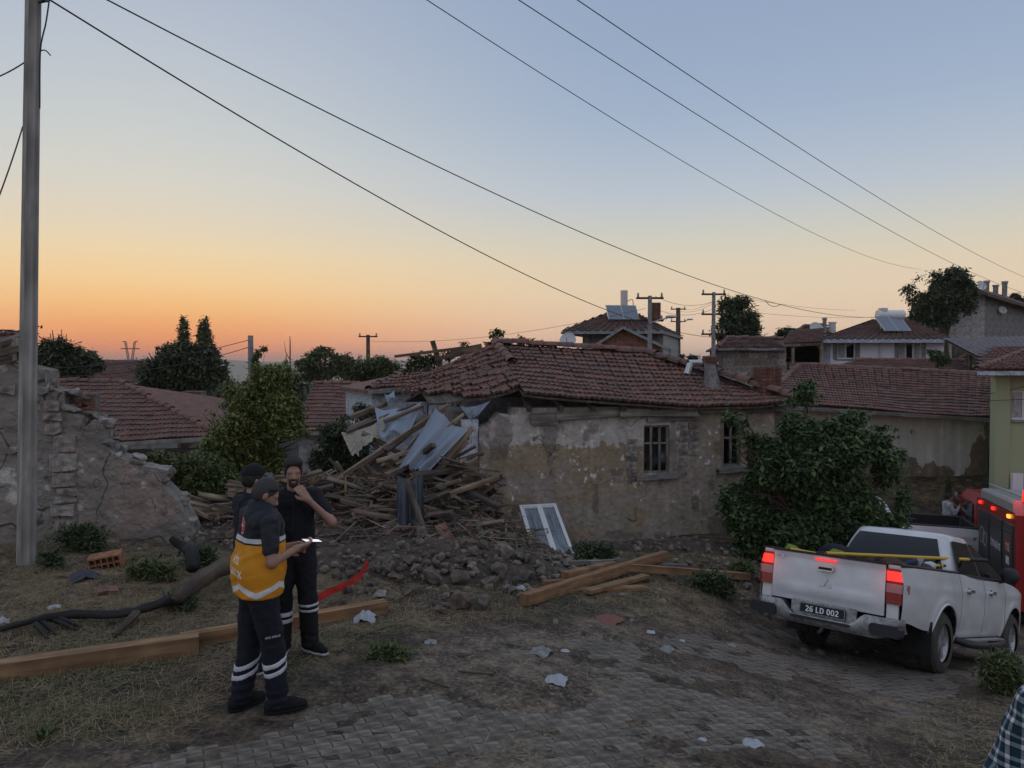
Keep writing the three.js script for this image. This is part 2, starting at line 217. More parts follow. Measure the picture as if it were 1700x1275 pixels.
function groundY(x, z) {
  const d = -z, r = Math.hypot(x, d); let y = baseY(x, z);
  if (r < 60) { const rd = r < 26 ? roadDist(x, d) : -9; const off = sstep(0.1, -0.6, rd); y += off * (0.09 * (fbm(x * 0.8, d * 0.8, 3) - 0.5) + 0.035 * (fbm(x * 5, d * 5, 3) - 0.5)); if (rd > -1.2) y += dirtLevel(x, d); else y += 0.03; }
  return y;
}
// heap left by the fallen end of the house
const moundY = (x, z) => { const d = -z; const g = (cx, cd, sx, sd, a) => a * Math.exp(-(((x - cx) / sx) ** 2) - (((d - cd) / sd) ** 2)); return g(-2.5, 13.0, 2.0, 1.4, 0.95) + g(-1.1, 12.2, 1.2, 1.1, 0.38) + g(-3.9, 12.4, 1.0, 1.0, 0.34) + g(-1.0, 10.4, 1.5, 0.8, 0.3) + g(-0.7, 12.8, 0.7, 0.7, 0.3) + g(2.8, 13.6, 1.8, 0.6, 0.16); };
const surfY = (x, z) => { const m = moundY(x, z); return groundY(x, z) + (m > 0.03 ? m : 0); };
const onG = (px, py, lift = 0) => { const p = rayGround(px, py, surfY); p.y += lift; return p; };
{
  const angs = []; for (let a = -58; a < 58; a += 0.34) angs.push(a); for (let a = 58; a <= 302; a += 6.1) angs.push(a);
  const rad = []; for (let r = 0.6; r < 60; r *= 1.0125) rad.push(r); for (let r = 60; r < 5600; r *= 1.05) rad.push(r);
  const pos = [], col = [], uv = [], idx = [], na = angs.length;
  const soil = [0.13, 0.098, 0.07], straw = [0.25, 0.19, 0.11], green = [0.075, 0.088, 0.038], road = [0.235, 0.195, 0.152], brown = [0.12, 0.09, 0.064], plainC = [0.26, 0.215, 0.14], field = [0.16, 0.15, 0.085];
  const yc = baseY(0, 0) + 0.03; pos.push(0, yc, 0); col.push(...soil); uv.push(0, 0);
  for (const r of rad) for (const a of angs) {
    const t = a * Math.PI / 180, x = Math.sin(t) * r, d = Math.cos(t) * r, y = groundY(x, -d); pos.push(x, y, -d); uv.push(x, d);
    let c; if (r < 130) {
      const n = fbm(x * 0.6 + 11, d * 0.6 + 5, 4), m = fbm(x * 3.1, d * 3.1 + 50, 3);
      c = mixc(soil, straw, sstep(0.42, 0.6, n * 0.7 + m * 0.35)); c = mixc(c, green, sstep(0.56, 0.7, fbm(x * 0.8 + 90, d * 0.8 + 33, 4)) * 0.7);
      const rd = r < 26 ? roadDist(x, d) : -9; c = mixc(c, mixc(road, brown, sstep(0.5, 0.66, fbm(x * 0.55 + 70, d * 0.7, 4))), sstep(-0.5, 0.35, rd + (m - 0.5) * 0.8));
      c = mixc(c, soil, sstep(12, 16, d) * sstep(-8, -3, x) * (1 - sstep(6, 9, x)) * 0.6);
    } else c = mixc(plainC, field, sstep(0.45, 0.6, fbm(x / 320, d / 420, 3)));
    col.push(...c);
  }
  for (let i = 0; i < na; i++) idx.push(0, 1 + i, 1 + (i + 1) % na);
  for (let k = 0; k < rad.length - 1; k++) for (let i = 0; i < na; i++) { const a = 1 + k * na + i, b = 1 + k * na + (i + 1) % na, c = a + na, e = b + na; idx.push(a, c, b, b, c, e); }
  const g = new THREE.BufferGeometry(); g.setAttribute('position', new THREE.Float32BufferAttribute(pos, 3)); g.setAttribute('color', new THREE.Float32BufferAttribute(col, 3)); g.setAttribute('uv', new THREE.Float32BufferAttribute(uv, 2)); g.setIndex(idx); g.computeVertexNormals();
  if (g.attributes.normal.getY(5) < 0) { const q = g.index.array; for (let i = 0; i < q.length; i += 3) { const t = q[i]; q[i] = q[i + 1]; q[i + 1] = t; } g.computeVertexNormals(); }
  const soilT = tex(512, (u, v) => { const n = fbm(u * 12, v * 12, 5, 12), k = fbm(u * 60, v * 60, 2, 60), s = fbm(u * 90, v * 90, 1, 90); return mulc([255, 246, 236], clamp(0.35 + 0.75 * n + 0.5 * (k - 0.5) + (s > 0.8 ? 0.3 : 0))); }, [0.55, 0.55]);
  const soilB = tex(512, (u, v) => gray(255 * clamp(fbm(u * 20, v * 20, 5, 20))), [0.9, 0.9], false);
  const m = tag(mesh('ground', g, std({ vertexColors: true, map: soilT, bumpMap: soilB, bumpScale: 0.03, roughness: 1 })), 'bare soil and straw sloping down to the plain', undefined, undefined, 'structure');
}
{ // interlocking concrete blocks: the ones that show largest are parts, the rest one piece
  const st = new THREE.Group(); st.name = 'street'; tag(st, 'dirty street paved with small grey interlocking blocks', undefined, undefined, 'structure'); scene.add(st);
  const w = 0.2, h = 0.11, gap = 0.004, z = 0.007, sh = new THREE.Shape(), x = w / 2 - gap, y = h / 2 - gap;
  [[-x, -y], [-x / 2, -y - z], [0, -y], [x / 2, -y + z], [x, -y], [x + z, 0], [x, y], [x / 2, y + z], [0, y], [-x / 2, y - z], [-x, y], [-x + z, 0]].forEach(([a, b], i) => i ? sh.lineTo(a, b) : sh.moveTo(a, b));
  const block = boxUV(new THREE.ExtrudeGeometry(sh, { depth: 0.053, bevelEnabled: true, bevelThickness: 0.005, bevelSize: 0.003, bevelSegments: 1, curveSegments: 1 }), 1); block.translate(0, 0, -0.058); block.rotateX(-Math.PI / 2); block.computeVertexNormals();
  const mats = [[0.215, 0.18, 0.142], [0.19, 0.158, 0.124], [0.245, 0.207, 0.165], [0.165, 0.136, 0.106]].map((c) => std({ color: L3(...c), map: speck, bumpMap: bumpT, bumpScale: 0.004, roughness: 0.85 }));
  const r = rng(31), spots = [], ang = 0.42, ca = Math.cos(ang), sa = Math.sin(ang);
  for (let i = -70; i < 70; i++) for (let j = -90; j < 90; j++) { const a = i * (w + 0.002) + (j & 1 ? w / 2 : 0), b = j * (h + 0.002), X = a * ca - b * sa + 2, D = a * sa + b * ca + 7.5; if (D < 3.6 || D > 12.5 || Math.abs(X) > D * 0.75 + 0.6) continue; if (roadDist(X, D) < -0.1) continue; if (dirtLevel(X, D) > 0.007 || r() < 0.025) continue; spots.push([X, D]); }
  spots.sort((p, q) => p[1] + (p[1] < 4.75 ? 9 : 0) - q[1] - (q[1] < 4.75 ? 9 : 0));
  const rest = [], up = V(0, 1, 0), q = new THREE.Quaternion();
  spots.forEach(([X, D], i) => {
    const e = 0.1, n = V(baseY(X - e, -D) - baseY(X + e, -D), 2 * e, baseY(X, -D - e) - baseY(X, -D + e)).normalize(); const tip = r() < 0.15 ? 0.025 : 0.006; n.x += rr(r, -tip, tip); n.z += rr(r, -tip, tip); n.normalize();
    q.setFromUnitVectors(up, n); const p = V(X, baseY(X, -D) + rr(r, -0.004, 0.002), -D), qq = q.clone().multiply(new THREE.Quaternion().setFromAxisAngle(up, ang + rr(r, -0.03, 0.03)));
    if (i < 300) { const m = mesh('paver', block, mats[Math.floor(r() * 4)], st); m.position.copy(p); m.quaternion.copy(qq); }
    else { const g = block.clone().applyMatrix4(new THREE.Matrix4().compose(p, qq, V(1, 1, 1))); const k = 0.8 + 0.35 * r(), c = new Float32Array(g.attributes.position.count * 3); for (let t = 0; t < c.length; t += 3) { c[t] = 0.205 * k; c[t + 1] = 0.172 * k; c[t + 2] = 0.136 * k; } g.setAttribute('color', new THREE.BufferAttribute(c, 3)); rest.push(g); }
  });
  if (rest.length) { const m = mesh('paver_field', merge(rest), vcol({ bumpMap: bumpT, bumpScale: 0.004 }), st); m.userData.kind = 'stuff'; }
  console.log('pavers', spots.length);
}
{ // heap of earth and broken adobe
  const pos = (u, v) => { const x = lerp(-6.2, 5.6, u), z = -lerp(9, 16, v), m = moundY(x, z), n = fbm(x * 3, z * 3, 4); return V(x, groundY(x, z) + m - 0.06 + sstep(0.03, 0.15, m) * (0.06 + 0.16 * (n - 0.5) + 0.06 * (fbm(x * 11, z * 11, 2) - 0.5)), z); };
  const g = grid(pos, 190, 120, [11.8, 7]); tag(mesh('rubble_mound', g, std({ color: L3(0.092, 0.068, 0.05), map: speck, bumpMap: bumpT, bumpScale: 0.05, roughness: 1 })), 'heap of earth and crumbled adobe at the fallen house end', undefined, undefined, 'structure');
}
// ---------- roofs, walls and windows ----------
// pressed clay tile: x across, z down the slope, y out of the roof
function tileGeo(w = 0.24, l = 0.4) {
  const xs = [-0.5, -0.36, -0.2, -0.04, 0.12, 0.28, 0.42, 0.5].map((k) => k * w), ys = [0.016, 0.0, 0.002, 0.02, 0.002, 0.0, 0.021, 0.018], pos = [], idx = [], K = 8;
  for (const [z, lift] of [[-l / 2, -0.022], [l / 2, 0.022]]) for (let i = 0; i < K; i++) pos.push(xs[i], ys[i] + lift, z);
  for (let i = 0; i < K; i++) pos.push(xs[i], ys[i] - 0.03, l / 2 - 0.012);
  for (let i = 0; i < K - 1; i++) { idx.push(i, i + K, i + K + 1, i, i + K + 1, i + 1); idx.push(i + K, i + 2 * K, i + 2 * K + 1, i + K, i + 2 * K + 1, i + K + 1); }
  const g = new THREE.BufferGeometry(); g.setAttribute('position', new THREE.Float32BufferAttribute(pos, 3)); g.setIndex(idx); return boxUV(flat(g));
}
const tileShape = [tileGeo(), tileGeo(0.236, 0.41)];
function tint(g, c) { const a = new Float32Array(g.attributes.position.count * 3); for (let i = 0; i < a.length; i += 3) { a[i] = c[0]; a[i + 1] = c[1]; a[i + 2] = c[2]; } g.setAttribute('color', new THREE.BufferAttribute(a, 3)); return g; }
const vTile = vcol({ roughness: 0.85 });
// P(u, v): u along the eave, v up the slope. The first `single` tiles (largest in view) are parts of their own
function tilePatch(parent, P, { w = 0.24, l = 0.33, mask, single = 0, seed = 1, mess = 1, cols, rows, tone = 1, lift = 0.03, drop = 0, warm = 0 } = {}) {
  const r = rng(seed), wid = P(0, 0.5).distanceTo(P(1, 0.5)), len = P(0.5, 0).distanceTo(P(0.5, 1)); cols ??= Math.round(wid / w); rows ??= Math.round(len / l);
  const list = [], mt = new THREE.Matrix4(), e = 0.01;
  for (let j = 0; j < rows; j++) for (let i = 0; i < cols; i++) {
    const u = (i + 0.5 + rr(r, -0.06, 0.06) * mess) / cols, v = (j + 0.5 + rr(r, -0.05, 0.05) * mess) / rows; if (mask && !mask(u, v, i, j)) continue; if (r() < drop) continue;
    const c = P(u, v), x = P(Math.min(1, u + e), v).sub(P(Math.max(0, u - e), v)).normalize(), up = P(u, Math.min(1, v + e)).sub(P(u, Math.max(0, v - e))).normalize(), n = x.clone().cross(up).normalize(); if (n.y < 0) n.negate();
    x.addScaledVector(n, rr(r, -0.03, 0.03) * mess).addScaledVector(up, rr(r, -0.05, 0.05) * mess).normalize(); const z = x.clone().cross(n).normalize(); n.copy(z).cross(x).normalize(); n.addScaledVector(z, rr(r, -0.03, 0.05) * mess).normalize(); z.copy(x).cross(n).normalize();
    mt.makeBasis(x, n, z); mt.setPosition(c.addScaledVector(n, lift + rr(r, -0.006, 0.008) * mess)); const sx = wid / cols / w; mt.scale(V(sx, 1, 1)); list.push([mt.clone(), c.distanceTo(camera.position), r()]);
  }
  list.sort((a, b) => a[1] - b[1]); const rest = [];
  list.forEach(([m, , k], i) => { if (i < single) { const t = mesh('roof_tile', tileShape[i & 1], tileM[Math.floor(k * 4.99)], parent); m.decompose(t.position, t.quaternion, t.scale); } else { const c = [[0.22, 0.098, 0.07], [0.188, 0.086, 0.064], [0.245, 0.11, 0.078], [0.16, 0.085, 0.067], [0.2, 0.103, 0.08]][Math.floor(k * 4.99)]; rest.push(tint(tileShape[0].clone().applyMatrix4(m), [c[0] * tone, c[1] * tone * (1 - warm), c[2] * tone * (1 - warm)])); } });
  if (rest.length) { const m = mesh('roof_tiling', merge(rest), vTile, parent); m.userData.kind = 'stuff'; }
}
const bil = (bl, br, tr, tl, sag = 0) => (u, v) => { const p = bl.clone().lerp(br, u).lerp(tl.clone().lerp(tr, u), v); if (sag) p.y -= sag * (fbm(u * 5 + bl.x, v * 3 + bl.z, 2) - 0.35); return p; };
function deck(parent, P, mat, t = 0.06, name = 'roof_deck', nu = 8, nv = 4) { // boards under the tiles
  const a = grid((u, v) => P(u, v), nu, nv, [4, 3]), b = grid((u, v) => { const p = P(u, v); p.y -= t; return p; }, nu, nv, [4, 3]); const edge = []; const q = (f) => edge.push(grid((u, v) => { const p = f(u); p.y -= t * v; return p; }, nu, 1, [4, 0.1])); q((u) => P(u, 0)); q((u) => P(u, 1)); q((u) => P(0, u)); q((u) => P(1, u)); return mesh(name, merge([a, b, ...edge]), mat, parent);
}
// flat sheet of polygon corners with thickness
function slab(pts, t, mat, name, parent) { const top = [], g = new THREE.BufferGeometry(), n = pts.length; const P = [...pts, ...pts.map((p) => V(p.x, p.y - t, p.z))]; const idx = []; for (let i = 1; i < n - 1; i++) { idx.push(0, i, i + 1, n, n + i + 1, n + i); } for (let i = 0; i < n; i++) { const j = (i + 1) % n; idx.push(i, n + i, n + j, i, n + j, j); } g.setAttribute('position', new THREE.Float32BufferAttribute(P.flatMap((p) => [p.x, p.y, p.z]), 3)); g.setIndex(idx); return mesh(name, boxUV(flat(g)), mat, parent); }
// wall from A (left) to B (right) along its base; top(s) gives its height; holes [s, y, w, h]
function frameOf(A, B) { const x = V(B.x - A.x, 0, B.z - A.z).normalize(), y = V(0, 1, 0), z = x.clone().cross(y); const m = new THREE.Matrix4().makeBasis(x, y, z); m.setPosition(A); return { m, L: Math.hypot(B.x - A.x, B.z - A.z), P: (s, h, o = 0) => V(s, h, o).applyMatrix4(m), put: (obj, s = 0, h = 0, o = 0) => { m.clone().multiply(new THREE.Matrix4().makeTranslation(s, h, o)).decompose(obj.position, obj.quaternion, obj.scale); return obj; } }; }
function wallGeo(L, outline, T, holes = [], uvNorm) {
  const s = new THREE.Shape(); outline.forEach(([a, b], i) => i ? s.lineTo(a, b) : s.moveTo(a, b));
  for (const [x, y, w, h] of holes) { const p = new THREE.Path(); p.moveTo(x, y); p.lineTo(x, y + h); p.lineTo(x + w, y + h); p.lineTo(x + w, y); s.holes.push(p); }
  let g = new THREE.ExtrudeGeometry(s, { depth: T, bevelEnabled: false }); g.translate(0, 0, -T); g = boxUV(g);
  if (uvNorm) { const p = g.attributes.position, uv = g.attributes.uv; for (let i = 0; i < p.count; i++) uv.setXY(i, p.getX(i) / uvNorm[0], p.getY(i) / uvNorm[1]); }
  return g;
}
function wall(parent, A, B, H, mat, { T = 0.35, holes = [], outline, uvNorm, name = 'wall' } = {}) { const F = frameOf(A, B); const m = mesh(name, wallGeo(F.L, outline ?? [[0, -1], [F.L, -1], [F.L, H], [0, H]], T, holes, uvNorm), mat, parent); F.put(m); return F; }
// window in an opening: frame bars, panes and sill
function windowIn(parent, F, [s, y, w, h], { bars = 2, frame = M.pvc, back = 0.12, sill = true, curtain = false, t = 0.05, cross = false } = {}) {
  const b = (W, H, x, yy) => { const g = new THREE.BoxGeometry(W, H, 0.06); g.translate(x, yy, 0); return g; }; const parts = [b(w, t, w / 2, t / 2), b(w, t, w / 2, h - t / 2), b(t, h - 2 * t, t / 2, h / 2), b(t, h - 2 * t, w - t / 2, h / 2)];
  for (let i = 1; i < bars; i++) parts.push(b(t, h - 2 * t, w * i / bars, h / 2)); if (cross) for (let i = 0; i < bars; i++) parts.push(b(w / bars - t, t * 0.8, w * (i + 0.5) / bars, h * 0.62));
  const o = F.put(mesh('window', boxUV(merge(parts)), frame, parent), s, y, -back);
  for (let i = 0; i < bars; i++) { const pg = new THREE.BoxGeometry(w / bars - t * 0.8, h - 2 * t, 0.012); const p = mesh('pane', pg, curtain && i !== 1 ? M.curtain : M.glass, o); p.position.set(w * (i + 0.5) / bars, h / 2, -0.012); }
  { const W = w / 2 + 0.08, H = h / 2 + 0.12, z0 = -0.26, z1 = -0.85, q = (a, b, c, d) => grid((u, v) => a.clone().lerp(b, u).lerp(d.clone().lerp(c, u), v), 1, 1), P = (x, y, z) => V(x * W, y * H, z); const rm = mesh('room', merge([q(P(-1, -1, z1), P(1, -1, z1), P(1, 1, z1), P(-1, 1, z1)), q(P(-1, -1, z0), P(-1, -1, z1), P(-1, 1, z1), P(-1, 1, z0)), q(P(1, -1, z0), P(1, -1, z1), P(1, 1, z1), P(1, 1, z0)), q(P(-1, -1, z0), P(1, -1, z0), P(1, -1, z1), P(-1, -1, z1)), q(P(-1, 1, z0), P(1, 1, z0), P(1, 1, z1), P(-1, 1, z1))]), M.plasterGrey, o); rm.position.set(w / 2, h / 2, 0); }
  if (sill) { const q = mesh('sill', cbox(w + 0.2, 0.06, 0.2), M.concrete, o); q.position.set(w / 2, -0.035, back - 0.02); }
  return o;
}
function ridgeCaps(parent, a, b, n, seed, tone = 1) { const r = rng(seed), L = a.distanceTo(b); n ??= Math.round(L / 0.36); for (let i = 0; i < n; i++) { const t = (i + 0.5) / n, g = new THREE.CylinderGeometry(0.09, 0.11, 0.4, 8, 1, true, 0, Math.PI); g.rotateZ(Math.PI / 2); g.rotateX(0); const m = mesh('ridge_tile', i ? parent.userData.cap : (parent.userData.cap = capGeo), tileM[Math.floor(r() * 4.99)], parent); const x = b.clone().sub(a).normalize(), z = x.clone().cross(V(0, 1, 0)).normalize(), y = z.clone().cross(x); m.quaternion.setFromRotationMatrix(new THREE.Matrix4().makeBasis(x, y, z)); m.position.copy(a.clone().lerp(b, t)); m.position.y += 0.02 + rr(r, -0.015, 0.02); m.rotateX(rr(r, -0.15, 0.15)); } delete parent.userData.cap; }
const capGeo = (() => { const g = grid((u, v) => { const a = Math.PI * u, rad = 0.1 + 0.02 * v; return V((v - 0.5) * 0.4, Math.sin(a) * rad - 0.02, -Math.cos(a) * rad); }, 6, 1, [0.3, 0.4]); return g; })();
function chimneyBricks(parent, base, w, d, h, turn, seed) { // courses of brick, each brick a piece
  const r = rng(seed), g = mesh('chimney', cbox(w - 0.03, h, d - 0.03).translate(0, h / 2, 0), M.mortar, parent); g.position.copy(base); g.rotation.y = turn; const bh = 0.075, nb = Math.max(2, Math.round(w / 0.21)), geo = cbox(w / nb - 0.012, bh - 0.012, 0.1, 0.004);
  for (let k = 0; k < Math.floor(h / bh); k++) for (let side = 0; side < 2; side++) for (let i = 0; i < nb; i++) { const m = mesh('brick', geo, brickM[Math.floor(r() * 2.99)], g); const off = (i + 0.5) * w / nb - w / 2; if (side === 0) m.position.set(off, bh * (k + 0.5), d / 2 - 0.045 + rr(r, 0, 0.008)); else { m.rotation.y = Math.PI / 2; m.position.set((k & 1 ? -1 : -1) * (w / 2 - 0.045), bh * (k + 0.5), clamp(off, -d / 2 + 0.1, d / 2 - 0.1) ); } } return g;
}
function pot(parent, p, r, h, mat) { const m = mesh('chimney_pipe', new THREE.LatheGeometry([[0, 0], [r, 0], [r, h * 0.9], [r * 1.25, h * 0.9], [r * 1.25, h], [0, h]].map(([a, b]) => new THREE.Vector2(a, b)), 10), mat, parent); m.position.copy(p); return m; }
function dish(parent, p, r, yaw) { const pr = []; for (let i = 0; i <= 6; i++) { const k = i / 6; pr.push(new THREE.Vector2(r * k, 0.18 * r * k * k)); } const m = mesh('satellite_dish', new THREE.LatheGeometry(pr, 20), paint(0.55, 0.55, 0.55, { side: THREE.DoubleSide }), parent); m.position.copy(p); m.rotation.set(1.15, yaw, 0, 'YXZ'); const a = mesh('feed_arm', tube([V(0, 0, r), V(0, r * 0.9, 0)], 0.015), M.dark, m); const s = mesh('dish_mount', tube([V(0, 0, 0), V(0, -0.25, 0.05), V(0, -0.3, r * 1.1)], 0.025), M.dark, m); return m; }
function solarHeater(parent, p, yaw, s = 1) { const o = mesh('solar_panel', cbox(1.9 * s, 0.06, 1.3 * s), std({ color: L3(0.16, 0.19, 0.23), roughness: 0.12 }), parent); o.position.copy(p); o.rotation.set(0.8, yaw, 0, 'YXZ'); const fr = mesh('panel_frame', merge([-0.95, 0, 0.95].map((x) => cbox(0.04, 0.08, 1.32 * s).translate(x * s, 0.01, 0))), M.metal, o); return o; }
// stones laid on a face: px box filled with courses
function stonesOn(parent, F, list, seed, out = 0.03) { const r = rng(seed); for (const [s, y, w, h] of list) { const g = flat(jitter(boxUV(new THREE.BoxGeometry(w, h, 0.2, 2, 1, 1)), 0.014, r)); const m = mesh('stone', g, stoneM[Math.floor(r() * 4.99)], parent); F.put(m, s + w / 2, y + h / 2, out - 0.09); } }
function courses(s0, s1, y0, y1, seed, hh = 0.14) { const r = rng(seed), o = []; for (let y = y0; y < y1 - 0.04;) { const h = Math.min(rr(r, hh * 0.7, hh * 1.3), y1 - y); for (let s = s0 + rr(r, -0.05, 0.05); s < s1 - 0.05;) { const w = rr(r, hh * 1.1, hh * 2.2); o.push([s, y, Math.min(w, s1 - s) - 0.012, h - 0.012]); s += w; } y += h; } return o; }

// ---------- the damaged house ----------
const FH = { A: V(-0.6, -0.9, -14.25), B: V(5.72, -0.9, -15.35) };
{
  const h = thing('damaged_house', 'low mud plastered house with sagging red tile roof and one end torn away', 'house');
  const F = FH.F = frameOf(FH.A, FH.B), L = F.L, r = rng(5);
  const hole1 = [3.24, 1.4, 0.54, 0.95], hole2 = [4.92, 1.5, 0.38, 0.92];
  // plaster: lime wash peeling to mud, stains and chips as matter with outlines
  const ft = (() => { const W = 1024, H = 448, d = new Uint8Array(W * H * 4); const LX = L, LY = 2.75;
    for (let j = 0; j < H; j++) for (let i = 0; i < W; i++) { const s = i / W * LX, y = j / H * LY; const n1 = fbm(s * 1.6 + 3, y * 1.6, 4), n2 = fbm(s * 5 + 9, y * 5 + 2, 4), n3 = fbm(s * 16, y * 16 + 8, 3), drip = fbm(s * 7 + 4, y * 0.8, 3);
      let c = mixc([160, 149, 132], [180, 169, 152], n2); // grey-brown mud plaster
      c = mixc(c, [164, 140, 106], sstep(0.46, 0.62, n1 + 0.18 * (1 - sstep(1.6, 3.1, s)) - 0.1 + 0.1 * sstep(0.7, 1.2, y)) * 0.55);   // ochre mud
      c = mixc(c, [208, 203, 194], sstep(0.5, 0.56, n2 * 0.5 + n3 * 0.2 + 0.55 * sstep(1.75, 2.35, y) * (1 - sstep(3.6, 4.4, s)) - 0.0 + 0.12 * (drip - 0.5)) * 0.85); // lime wash
      c = mixc(c, [222, 220, 214], sstep(0.665, 0.69, n2 * 0.62 + n3 * 0.45 - 0.12 * sstep(1.4, 0.2, y) - 0.05) ); // chips
      c = mixc(c, [92, 84, 76], sstep(0.6, 0.66, fbm(s * 2.2 + 31, y * 1.3 + 7, 4) + 0.12 * Math.exp(-(((s - 2.95) / 0.5) ** 2)) * (y < 1.5 ? 1 : 0)) * 0.42); // damp stains
      c = mixc(c, [176, 158, 148], sstep(0.6, 0.66, fbm(s * 1.8 + 77, y * 2.6 + 70, 4)) * 0.6);
      const cr = Math.abs(fbm(s * 1.1 + 60, y * 1.1 + 5, 4) - 0.5); c = mixc(c, [70, 60, 52], (1 - sstep(0.002, 0.006, cr)) * 0.7 * sstep(0.45, 0.6, n1));
      c = mulc(c, 0.9 + 0.22 * (n3 - 0.5) + 0.16 * (drip - 0.5)); const o = (j * W + i) * 4; d[o] = clamp(c[0], 0, 255); d[o + 1] = clamp(c[1], 0, 255); d[o + 2] = clamp(c[2], 0, 255); d[o + 3] = 255; }
    const t = new THREE.DataTexture(d, W, H); t.magFilter = THREE.LinearFilter; t.colorSpace = THREE.SRGBColorSpace; t.needsUpdate = true; return t; })();
  const bump = tex(512, (u, v) => { const s = u * L, y = v * 2.75; return gray(255 * clamp(0.6 * fbm(s * 3, y * 3, 4) + 0.4 * fbm(s * 14, y * 14, 3))); }, [1, 1], false);
  const fm = std({ map: ft, bumpMap: bump, bumpScale: 0.05, roughness: 0.95 });
  // front wall with its broken left edge
  const left = [[0.1, -0.3], [0.16, 0.2], [0.05, 0.42], [0.2, 0.62], [0.1, 0.85], [0.02, 1.1], [0.03, 1.28], [-0.02, 1.3], [-0.02, 2.35], [0.2, 2.42], [0.36, 2.62], [0.6, 2.58]].reverse();
  const outline = [[0.1, -0.4], [L, -0.4], [L, 2.72], [0.62, 2.72], ...left.slice(0, -1)];
  const fw = mesh('front_wall', wallGeo(L, outline, 0.5, [hole1, hole2], [L, 2.75]), fm, h); F.put(fw);
  // side, back and inner walls
  wall(h, F.P(L, 0), F.P(L, 0, -5.2), 2.7, fm, { uvNorm: [L, 2.75], T: 0.4, name: 'side_wall' }); wall(h, F.P(L - 0.4, 0, -5.2), F.P(0.2, 0, -5.2), 2.7, M.plasterGrey, { T: 0.4, name: 'back_wall' }); wall(h, F.P(-2.4, 0, -4.4), F.P(0.02, 0, -4.6), 1.2, M.mortar, { T: 0.4, name: 'broken_wall' });
  const inner = wall(h, F.P(0.02, 0, -0.5), F.P(0.02, 0, -4.7), 2.5, M.mortar, { T: 0.3, name: 'inner_wall' });
  // pale blue painted end of the inner wall, showing where the room was torn open
  const bp = mesh('painted_panel', wallGeo(1, [[-0.42, 1.3], [-0.03, 1.3], [-0.03, 2.5], [-0.36, 2.5], [-0.33, 2.2], [-0.4, 2.0], [-0.36, 1.7]], 0.16), M.blueWhite, h); F.put(bp, 0, 0, -0.06);
  // exposed rubble stone at the broken edge and round the windows
  const br = rng(77); for (let k = 0; k < 34; k++) { const y = rr(br, -0.25, 1.3), m = mesh('stone', shardGeo(br, rr(br, 0.08, 0.2), rr(br, 0.05, 0.11), rr(br, 0.1, 0.2)), stoneM[Math.floor(br() * 4.99)], h); F.put(m, rr(br, -0.28, 0.16) + 0.1 * (1.3 - y) * -0.8, y, rr(br, -0.4, -0.02)); m.rotateZ(rr(br, -0.3, 0.3)); }
  stonesOn(h, F, courses(2.9, 3.12, 1.25, 2.1, 8, 0.13), 12, 0.02); stonesOn(h, F, courses(3.95, 4.4, 1.75, 2.55, 9, 0.14), 13, 0.015); stonesOn(h, F, courses(3.9, 4.15, 1.35, 1.75, 19, 0.13), 14, 0.01); stonesOn(h, F, courses(1.6, 2.0, 0.55, 1.0, 29, 0.12), 15, -0.022);
  // old casements
  for (const [hl, b] of [[hole1, 3], [hole2, 2]]) { const w = windowIn(h, F, hl, { bars: b, frame: wood.grey, back: 0.1, sill: false, cross: true, t: 0.04 }); const sl = mesh('sill', jitter(new THREE.BoxGeometry(hl[2] + 0.35, 0.09, 0.2, 4, 1, 1), 0.012, r), M.plasterGrey, w); sl.position.set(hl[2] / 2 + 0.02, -0.06, 0.1); sl.rotation.z = 0.05; }
  // grey eaves boards
  for (const [s0, s1, y0, y1, o] of [[0.95, 1.5, 2.5, 2.52, 0.06], [1.45, 3.4, 2.56, 2.66, 0.12], [2.7, 4.3, 2.62, 2.6, 0.16], [4.35, 6.3, 2.66, 2.68, 0.14], [3.3, 4.4, 2.5, 2.52, 0.05]]) mesh('eaves_board', beamGeo(F.P(s0, y0, o), F.P(s1, y1, o), 0.05, s1 - s0 < 0.7 ? 0.22 : 0.14, 0, 0.012, r), wood.grey, h);
  for (let s = 0.9; s < 6.3; s += 0.62) mesh('rafter', beamGeo(F.P(s, 2.7, 0.26), F.P(s + 0.02, 3.0, -0.6), 0.09, 0.1, 0, 0.006, r), wood.old[2], h);
  // roof: front slope and the sunken left end
  const E1 = at(868, 655, 14.0), E2 = at(1325, 668, 15.05), R1 = at(822, 572, 17.6), R2 = at(1070, 588, 18.1);
  const dirU = E2.clone().sub(E1), TR = R1.clone().add(R2.clone().sub(R1).multiplyScalar(1.95));
  const cut = (() => { const uR = 0.513; return (u, v) => u < 1.0 - (1 - uR) * v + 0.01; })();
  const front = (u, v) => { const p = E1.clone().lerp(E2, u).lerp(R1.clone().lerp(TR, u), v); p.y += -0.1 * Math.sin(Math.PI * u) * (1 - v) + 0.09 * (fbm(u * 5 + 3, v * 3 + 1, 2) - 0.5) - 0.12 * Math.sin(Math.PI * v) * sstep(0.1, 0.4, u) * 0.5 - 0.06 * v * sstep(0.5, 0.9, u) * Math.sin(u * 9); return p; };
  const LB = at(650, 676, 13.6), LT = at(676, 634, 16.6);
  const endP = (u, v) => { const p = E1.clone().lerp(LB, u).lerp(R1.clone().lerp(LT, u), v); p.y += 0.1 * (fbm(u * 5 + 30, v * 4, 3) - 0.5) - 0.12 * Math.sin(Math.PI * u) * (1 - v) * 0.4; return p; };
  FH.end = endP; FH.front = front;
  tilePatch(h, front, { mask: cut, single: 215, seed: 4, mess: 0.75, rows: 12, cols: 28, lift: 0.035 });
